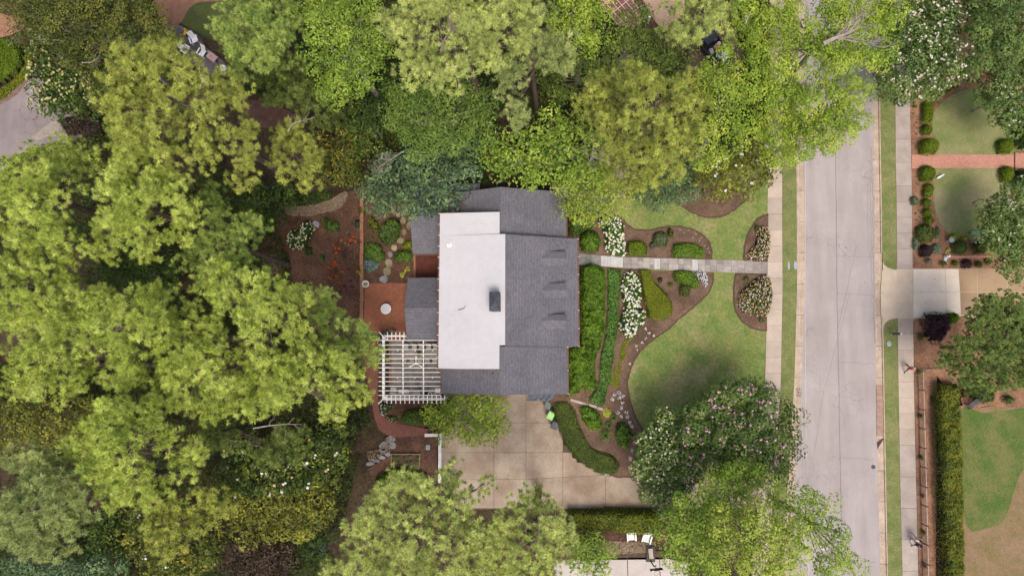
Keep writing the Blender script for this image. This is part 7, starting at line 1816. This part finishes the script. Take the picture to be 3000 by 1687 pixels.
shrub('lily_bush', 'fresh green clump above the blue leaved plant', smooth_poly(tl('g', 1285, 760, 1380, 720, 1500, 730, 1560, 830, 1600, 920, 1570, 990, 1480, 1010, 1380, 960, 1285, 940), 2), .75, 'grass_green', .09, 110, .2, 2, .7)
shrub('blue_hosta', 'powder blue leaved plant beside the brick wall', smooth_poly(tl('g', 1278, 960, 1380, 950, 1500, 1000, 1500, 1050, 1450, 1110, 1380, 1150, 1320, 1140, 1278, 1060), 2), .5, 'blue', .09, 90, .12, 2.5, .9)
shrub('lily_bush', 'fresh green clump right of the stepping stones', smooth_poly(tl('g', 1720, 880, 1800, 830, 1920, 830, 1985, 900, 1960, 980, 1880, 1015, 1760, 1000, 1700, 950), 2), .7, 'grass_green', .09, 110, .18, 2, .8)
shrub('hosta_bush', 'thin yellow green sprigs beside the rear wing wall', smooth_poly(tl('g', 1820, 760, 1900, 690, 1970, 700, 1975, 800, 1900, 830, 1830, 820), 2), .6, 'box_gold', .1, 30, .3, 2.5, .9, tone=1.2)
for (u, v), lab in (((1895, 1105), 'upper chartreuse rosette above the patio'), ((1832, 1190), 'lower chartreuse rosette above the patio')):
    rosette('heuchera_clump', lab, *tp('g', u, v), 10.5, .3, 'chartreuse', 26)
for i in range(9):
    u = [1345, 1420, 1600, 1650, 1480, 1700, 1640, 1360, 1450][i]; v = [640, 680, 500, 480, 620, 440, 540, 700, 590][i]
    strap('fern_sprig', 'small olive sprig among the inner garden plants', *tp('g', u, v), 9, .3, 'olive', 22, .04, 'plant', 'sprigs among the inner garden plants')
PAL['red_leaf'] = [((.36, .07, .02), 2), ((.5, .13, .03), 2), ((.42, .04, .03), 1)]
PAL['dark_leaf'] = [((.06, .03, .02), 2), ((.1, .06, .03), 2), ((.07, .07, .03), 1)]
PAL['violet'] = [((.09, .02, .09), 2), ((.14, .03, .14), 2), ((.06, .015, .06), 1)]
for u, v in ((970, 692), (1095, 690), (1163, 703), (1143, 633), (1072, 757), (880, 805), (935, 815), (900, 867), (873, 995), (910, 1035), (862, 1050), (805, 1078), (978, 1133), (900, 1203), (805, 1218), (945, 1290)):
    rosette('coleus_plant', 'orange red leafy bedding plant in the rear mulch bed', *tp('g', u, v), 6.2, .26, 'red_leaf', 20, 'plant', 'orange red bedding plants', .7)
for u, v in ((1110, 735), (1080, 628), (975, 1205), (1015, 905), (900, 1130), (820, 1140), (1060, 1420), (1125, 860), (1035, 950), (1070, 1110), (1190, 950)):
    rosette('coleus_plant', 'dull dark leafed bedding plant among the orange ones', *tp('g', u, v), 4.6, .2, 'dark_leaf', 14, 'plant', 'dull bedding plants', .7)
for u, v in ((1018, 857), (1098, 1273), (1113, 1360), (1020, 1360), (955, 1420)):
    rosette('coleus_plant', 'dark violet bedding plant low in the rear mulch bed', *tp('g', u, v), 5.5, .22, 'violet', 16, 'plant', 'violet bedding plants', .7)
rosette('silver_plant', 'silvery white bedding plant among the orange ones', *tp('g', 1025, 733), 4.4, .22, 'sage', 18, 'plant', None, .6)
shrub('white_spirea', 'dark shrub with tiny white flowers at the upper left corner of the pergola', smooth_poly(tl('k', 60, 180, 130, 90, 200, 40, 330, 30, 370, 80, 250, 110, 130, 160, 100, 300, 30, 280), 2), 1.0, 'crape', .08, 110, .15, 2, .8, flowers=(40, [((.6, .5, .5), 1)], .05))
shrub('white_spirea', 'dark shrub with tiny white flowers at the lower left corner of the pergola', smooth_poly(tl('w', 190, 300, 250, 230, 340, 240, 400, 290, 330, 380, 300, 430, 220, 420), 2), .9, 'crape', .08, 110, .15, 2, .8, flowers=(34, [((.65, .62, .66), 1)], .05))
shrub('pachysandra_clump', 'low dark clump inside the bend of the brick path', smooth_poly(tl('w', 310, 430, 420, 430, 490, 470, 490, 530, 400, 530, 340, 490), 2), .4, 'fern', .07, 120, .1, 2.5, .8, flowers=(8, [((.6, .5, .5), 1)], .05))
shrub('azalea_shrub', 'dark green mounded shrub beside the feathery lime tree', smooth_poly(tl('w', 500, 440, 580, 360, 680, 335, 780, 320, 880, 340, 930, 480, 980, 600, 860, 610, 740, 590, 600, 585, 520, 530), 2), 1.0, 'green', .07, 170, .2, 1.6, .6, tone=.85)
shrub('rose_bush', 'yellow green bush below the timber framed vegetable bed', smooth_poly(tl('w', 150, 1340, 300, 1250, 420, 1180, 560, 1170, 700, 1210, 850, 1270, 930, 1330, 900, 1420, 150, 1440), 2), 1.2, 'holly', .09, 100, .3, 1.8, .6, tone=.8)
shrub('ivy_patch', 'dull green ivy patch beside the dark brown bush', smooth_poly(tl('t10', 320, 1150, 480, 1130, 540, 1180, 520, 1290, 420, 1350, 320, 1320), 2), .5, 'blue_green', .09, 90, .12, 2, .8, 'ground cover', tone=.7)
shrub('grass_bank', 'dim green ground cover along the inner side of the pebble path', smooth_poly(tl('g', 20, 60, 200, 20, 420, 0, 700, 0, 850, 0, 820, 100, 650, 170, 420, 200, 150, 220, 20, 200), 2), .25, 'green_dark', .09, 80, .15, 1.5, .9, 'ground cover', tone=1.2)
# top left hedge by the lane
shrub('clipped_hedge', 'rounded bright green hedge at the left edge above the lane', smooth_poly(tl('t1', -200, 300, 0, 290, 100, 300, 165, 380, 170, 460, 120, 550, 50, 600, 0, 640, -200, 680), 2), 1.0, 'box', .08, 130, .08, 1.5, .4, 'hedge')
shrub('groundcover_border', 'yellow green border curling round the left edge hedge', smooth_poly(tl('t1', -200, 720, 0, 670, 90, 610, 160, 540, 190, 450, 180, 340, 215, 330, 250, 450, 230, 550, 150, 640, 60, 710, 0, 760, -200, 800), 2), .35, 'box_gold', .07, 130, .08, 2, .8, 'ground cover')
shrub('plum_shrub', 'dark red brown shrub at the end of the asphalt lane', smooth_poly(tl('t1', 440, 900, 560, 870, 700, 850, 800, 890, 790, 1000, 700, 1040, 560, 1060, 480, 1000), 2), 1.4, 'brown', .09, 80, .35, 1.5, .7)
shrub('laurel_shrub', 'small lime green bush beside the dark red brown shrub', tq('A', 742, 860, 36, 70), 1.5, 'lime', .12, 80, .2, 2, .8)
# across the street
BX = [(1220, 1105, 82, 70, 1.3, 'big round box ball left of the brick walk, upper side'), (1205, 1312, 67, 68, 1.15, 'round box ball left of the brick walk, lower side'), (1792, 1106, 68, 66, 1.1, 'round box ball at the far end of the brick walk, upper side'),
      (1806, 1316, 58, 70, 1.1, 'round box ball at the far end of the brick walk, lower side'), (1200, 982, 46, 46, .9, 'small round box ball above the biggest box ball')]
for u, v, a, b, h, lab in BX: shrub('box_ball', lab, tq('t4', u, v, a, b, n=20, wob=.015), h, 'box', .055, 330, .03, 2, .85)
shrub('box_hedge', 'upper bumpy box hedge piece below the white crape myrtle', smooth_poly(tl('t4', 1165, 770, 1255, 765, 1250, 850, 1240, 930, 1155, 935, 1158, 850), 2), .8, 'box', .055, 280, .1, 2, .5, 'hedge')
for i, (t, u, v, a, b) in enumerate((('t4', 1215, 1425, 46, 42), ('t8', 1205, 15, 44, 36), ('t8', 1198, 85, 44, 40), ('t8', 1205, 158, 42, 38), ('t8', 1218, 215, 42, 36))):
    shrub('box_ball', '%s box mound from the top in the row along the lower lawn edge' % ['first', 'second', 'third', 'fourth', 'fifth'][i], tq(t, u, v, a, b, n=18, wob=.03), .8, 'box', .055, 300, .04, 2, .85)
shrub('juniper_shrub', 'large dark green ball shrub at the foot of the box mound row', tq('t8', 1190, 315, 82, 78), 1.0, 'hedge', .07, 190, .12, 2, .8)
shrub('lavender_shrub', 'grey blue shrub by the sidewalk left of the box mounds', tq('t8', 1110, 68, 36, 40), .6, 'sage', .06, 170, .1, 2.5, .9, tone=.8)
shrub('lavender_shrub', 'sage green shrub right of the purple barberry', tq('t8', 1275, 430, 46, 48), .6, 'sage', .06, 170, .1, 2.5, .9)
shrub('lavender_shrub', 'sage green shrub by the sidewalk left of the purple barberry', tq('t8', 1118, 395, 32, 55), .55, 'sage', .06, 150, .1, 2.5, .9, tone=.85)
shrub('lavender_shrub', 'small sage shrub below the purple barberry', tq('t8', 1212, 522, 32, 26), .45, 'sage', .06, 160, .1, 2.5, .9, tone=.9)
shrub('lavender_shrub', 'pale sage fringe right of the large dark ball shrub', tq('t8', 1282, 310, 22, 55), .5, 'sage', .06, 150, .1, 2.5, .9, tone=.9)
shrub('barberry_shrub', 'purple barberry in the corner bed by the driveway apron', tq('t8', 1195, 445, 54, 55), .9, 'purple', .06, 200, .12, 2, .9)
shrub('barberry_shrub', 'purple barberry between small green balls along the tan driveway', tq('t8', 1506, 545, 50, 42), .8, 'purple', .06, 200, .12, 2, .9, tone=1.2)
for u, v, a, b, lab in ((1326, 540, 26, 26, 'small round green ball nearest the statue'), (1412, 540, 30, 28, 'small round green ball left of the second purple barberry')):
    shrub('box_ball', lab, tq('t8', u, v, a, b, n=16, wob=.03), .55, 'box', .05, 300, .04, 2.5, .9, tone=.8)
shrub('juniper_shrub', 'thin dull shrub right of the second purple barberry', tq('t8', 1592, 545, 36, 32), .5, 'olive', .06, 140, .12, 2.5, .9, tone=.7)
shrub('juniper_shrub', 'dim shrub beneath the pale flowered crape myrtle at the driveway', tq('t8', 1665, 525, 34, 30), .5, 'hedge', .06, 140, .12, 2.5, .9, tone=.7)
shrub('box_ball', 'larger dark clipped dome beside the yellow foliage', tq('t8', 1450, 420, 66, 62, n=20, wob=.03), 1.1, 'green', .05, 320, .03, 2, .8, tone=.75)
shrub('box_ball', 'dark clipped dome under the edge of the pale flowered crape myrtle', tq('t8', 1606, 420, 60, 58, n=20, wob=.03), 1.1, 'hedge', .05, 320, .03, 2, .8, tone=.9)
shrub('spirea_shrub', 'bright yellow green shrub around the birdbath', tq('t8', 1398, 352, 42, 40), .6, 'chartreuse', .07, 150, .15, 2.5, .9, tone=.85)
shrub('spirea_shrub', 'yellow green tuft behind the larger dark dome', tq('t8', 1480, 352, 28, 20), .5, 'chartreuse', .07, 140, .15, 2.5, .9, tone=.75)
shrub('spirea_shrub', 'tiny yellow shrub left of the larger dark dome', tq('t8', 1360, 442, 18, 20), .4, 'chartreuse', .06, 160, .1, 2.5, .9, tone=.9)
shrub('plum_shrub', 'dark purple black shrub at the corner below the new driveway slabs', smooth_poly(tl('t8', 1180, 930, 1270, 900, 1345, 915, 1380, 990, 1370, 1060, 1320, 1130, 1270, 1150, 1210, 1080, 1170, 1010), 2), 1.8, 'purple', .09, 140, .4, 1.6, .6, tone=.85)
shrub('spirea_shrub', 'lime green shrub between the purple black shrub and the conifer', tq('t8', 1395, 955, 50, 50), 1.2, 'holly', .08, 150, .15, 2, .8)
shrub('juniper_shrub', 'small dark shrub alone on the red mulch below the driveway', tq('t8', 1155, 1095, 28, 34), .5, 'hedge', .06, 150, .1, 2.5, .9, tone=.8)
for i, (u, v) in enumerate(((1120, 930), (1130, 972), (1118, 1018), (1145, 1045), (1110, 1340), (1120, 1390), (1138, 1395), (1095, 862))):
    strap('hosta_clump', 'tiny pale rosette in the mulch beside the upper right sidewalk', *tp('t4', u, v), 5, .2, 'sage', 18, .05, 'plant', 'rosettes beside the upper right sidewalk')
for i, (u, v) in enumerate(((1140, 142), (1115, 168), (1145, 190), (1117, 213), (1150, 232))):
    strap('hosta_clump', 'pale rosette in the row beside the fourth box mound', *tp('t8', u, v), 4.5, .2, 'sage', 20, .05, 'plant', 'rosettes beside the lower box mounds')
strap('daylily_clump', 'arching bright green clump at the skirt of the white crape myrtle', *tp('t4', 1330, 690), 22, .7, 'box_gold', 120, .05)
strap('daylily_clump', 'arching green clump left of the one at the white crape myrtle', *tp('t4', 1255, 740), 18, .7, 'holly', 110, .05)
strap('daylily_clump', 'small arching clump nearest the upper lawn corner', *tp('t4', 1400, 665), 13, .6, 'box_gold', 70, .05)
rosette('hosta_clump', 'single green rosette on the dark mulch at the upper lawn end', *tp('t4', 1512, 622), 8, .3, 'holly', 22)
strap('daylily_clump', 'small green clump by the sidewalk under the white crape myrtle', *tp('t4', 1102, 812), 9, .5, 'holly', 50, .05)
shrub('holly_hedge', 'dark hedge beyond the far box ball above the brick walk', smooth_poly(tl('t4', 1860, 960, 1960, 930, 2080, 940, 2080, 1130, 1900, 1150, 1850, 1060), 2), 1.6, 'green_dark', .08, 110, .25, 1.6, .6, 'hedge')
shrub('holly_hedge', 'dark hedge beyond the far box ball below the brick walk', smooth_poly(tl('t4', 1870, 1275, 1960, 1270, 2080, 1280, 2080, 1450, 1880, 1430, 1850, 1390), 2), 1.6, 'green_dark', .08, 110, .25, 1.6, .6, 'hedge')
shrub('long_hedge', 'long tall clipped hedge behind the iron fence', [(x, y) for x, y in tl('t12', 1262, -10, 1430, -10, 1448, 300, 1462, 700, 1468, 1100, 1470, 1700, 1320, 1700, 1300, 1350, 1282, 1100, 1268, 800, 1256, 500, 1248, 200)], 1.7, 'hedge_gold', .07, 210, .26, 1.6, .35, 'hedge', tone=.9)
shrub('holly_hedge', 'dark green shrubs along the top of the dry lawn beneath the conifer', smooth_poly(tl('t12', 1460, 20, 1560, -20, 1720, 10, 1720, 100, 1680, 160, 1600, 140, 1540, 90, 1470, 110), 2), 1.2, 'green', .08, 110, .2, 1.8, .7, tone=.7)
shrub('holly_hedge', 'small green shrub on the dry lawn edge right of the dark bench', tq('t12', 1815, 120, 42, 38), .9, 'green', .08, 120, .2, 2, .8)
for i, (u, v, p_) in enumerate(((1148, 240, 'hedge'), (1152, 555, 'green'), (1165, 845, 'green'), (1170, 1120, 'hedge'), (1178, 1370, 'hedge'))):
    shrub('fence_vine', '%s small green plant from the top at the foot of the iron fence' % ['first', 'second', 'third', 'fourth', 'fifth'][i], tq('t12', u, v, 20, 22), .6, p_, .06, 140, .15, 3, .9, tone=.9)
shrub('fence_vine', 'yellow green plant at the corner post of the iron fence', tq('t8', 1147, 1372, 20, 18), .6, 'chartreuse', .07, 140, .15, 3, .9, tone=.8)

# undergrowth of the woods: ivy, saplings and brush that read as one mass
def undergrowth(poly, n, seed, hmax=1.8):
    xy = [tuple(P(a, b).xy) for a, b in poly]
    X0 = min(p[0] for p in xy); X1 = max(p[0] for p in xy); Y0 = min(p[1] for p in xy); Y1 = max(p[1] for p in xy)
    a = RNG.uniform(X0, X1, n * 3); b = RNG.uniform(Y0, Y1, n * 3)
    k = in_poly(a, b, xy) & (vnoise(a, b, .22, seed) + .35 * vnoise(a, b, .9, seed + 1) > .42)
    a = a[k][:n]; b = b[k][:n]
    h = np.clip(vnoise(a, b, .35, seed + 2) * 1.5 - .2, .1, 1) * hmax * RNG.uniform(.35, 1, len(a)) ** .5
    A = np.stack([a, b, hz(a, b) + h], 1)
    nn = unit(randu(len(a)) * .8 + np.array([0, 0, 1]))
    c = pick(PAL['green_dark'], len(a), np.clip(vnoise(a, b, .5, seed + 3) * .6 + RNG.uniform(0, .4, len(a)), 0, 1)) * RNG.uniform(.8, 1.3, (len(a), 1))
    o = fast_mesh('undergrowth', [leaves(A, nn, RNG.uniform(.7, 1.4, len(a)) * .14, c)], LEAF)
    tag(o, 'dark leafy undergrowth covering the floor of the woods', 'undergrowth', kind='stuff')
undergrowth([(-120, 520), (120, 440), (300, 400), (480, 330), (600, 330), (700, 560), (800, 640), (850, 760), (880, 960), (1040, 1040), (1075, 1180), (1095, 1290), (1040, 1400), (960, 1780), (-120, 1780)], 60000, 3)
undergrowth([(70, -80), (440, -80), (460, 60), (540, 200), (640, 280), (880, 290), (1060, 470), (1330, 540), (1650, 545), (1700, 480), (2080, 470), (2235, 390), (2240, -80), (2130, -80), (2140, 60), (2180, 160), (2160, 250), (2060, 250), (1980, 170), (1900, 130), (1780, 70), (1700, -80), (820, -80), (790, 50), (650, 110), (740, 210), (600, 240), (330, 340), (170, 330), (110, 200)], 60000, 8)

# fallen leaves, too many and too small to count
def litter(name, poly, n, cols, s=.07, z=None, up=.06):
    q = [P(a, b) if z is None else W(a, b, z) for a, b in poly]; xy = [(p.x, p.y) for p in q]
    X0 = min(p[0] for p in xy); X1 = max(p[0] for p in xy); Y0 = min(p[1] for p in xy); Y1 = max(p[1] for p in xy)
    a = RNG.uniform(X0, X1, n * 6); b = RNG.uniform(Y0, Y1, n * 6); k = in_poly(a, b, xy); a = a[k][:n]; b = b[k][:n]
    zz = (hz(a, b) + up) if z is None else np.full(len(a), z)
    A = np.stack([a, b, zz], 1)
    o = fast_mesh(name, [leaves(A, unit(randu(len(A)) * .3 + np.array([0, 0, 1])), RNG.uniform(.6, 1.3, len(A)) * s, pick(cols, len(A)))], LEAF)
    tag(o, name.replace('_', ' ') + ' scattered thinly over the ground', 'leaves', kind='stuff'); return o
RL_ = litter('roof_debris', tl('p', 1300, 640, 1455, 640, 1455, 1070, 1300, 1070), 60, [((.16, .1, .07), 1), ((.25, .2, .15), 1)], .035, z=7.46)
RL_['label'] = 'specks of leaf debris scattered over the white flat roof'
LC = [((.32, .16, .06), 3), ((.4, .24, .1), 2), ((.22, .1, .05), 2)]
for s_ in ('rl', 'rr'):
    litter('fallen_leaves', [(LX(s_, y_) + a_ * (1 if s_ == 'rr' else -1), y_) for a_, ys_ in ((1, range(420, 1690, 90)), (13, range(1650, 410, -90))) for y_ in ys_], 130, [((.2, .12, .07), 2), ((.3, .2, .12), 1), ((.1, .07, .05), 2)], .05, z=.03)
litter('fallen_leaves', bedC, 40, LC, .09)
litter('fallen_leaves', tl('t6', 300, 150, 800, 100, 800, 1000, 600, 1000, 300, 700), 260, LC, .06)
litter('fallen_leaves', [(2680, 940), (2760, 935), (2770, 1080), (2700, 1080)], 120, [((.3, .17, .1), 2), ((.36, .24, .16), 2)], .06, z=.17)
litter('fallen_leaves', [(2720, 1090), (2735, 1090), (2762, 1680), (2718, 1680)], 420, [((.34, .17, .09), 2), ((.4, .24, .15), 2), ((.14, .06, .035), 2)], .06, z=.17)
litter('fallen_leaves', [(2740, 340), (2900, 330), (2950, 450), (2750, 450)], 22, [((.5, .36, .24), 1)], .07, z=.19)
litter('fallen_leaves', [(2583, 420), (2622, 420), (2622, 760), (2588, 760)], 14, [((.5, .36, .2), 1)], .07, z=.14)
litter('fallen_leaves', tl('t7', 560, 150, 1500, 270, 1500, 480, 560, 460), 90, [((.26, .16, .1), 1), ((.2, .11, .07), 1)], .05)
litter('fallen_leaves', [(2680, 795), (2800, 792), (2800, 910), (2680, 915)], 9, [((.12, .07, .05), 1)], .09, z=.14)
litter('fallen_leaves', tl('t1', 0, 760, 300, 700, 500, 980, 100, 1150), 50, [((.4, .28, .18), 1), ((.3, .2, .1), 1)], .06)
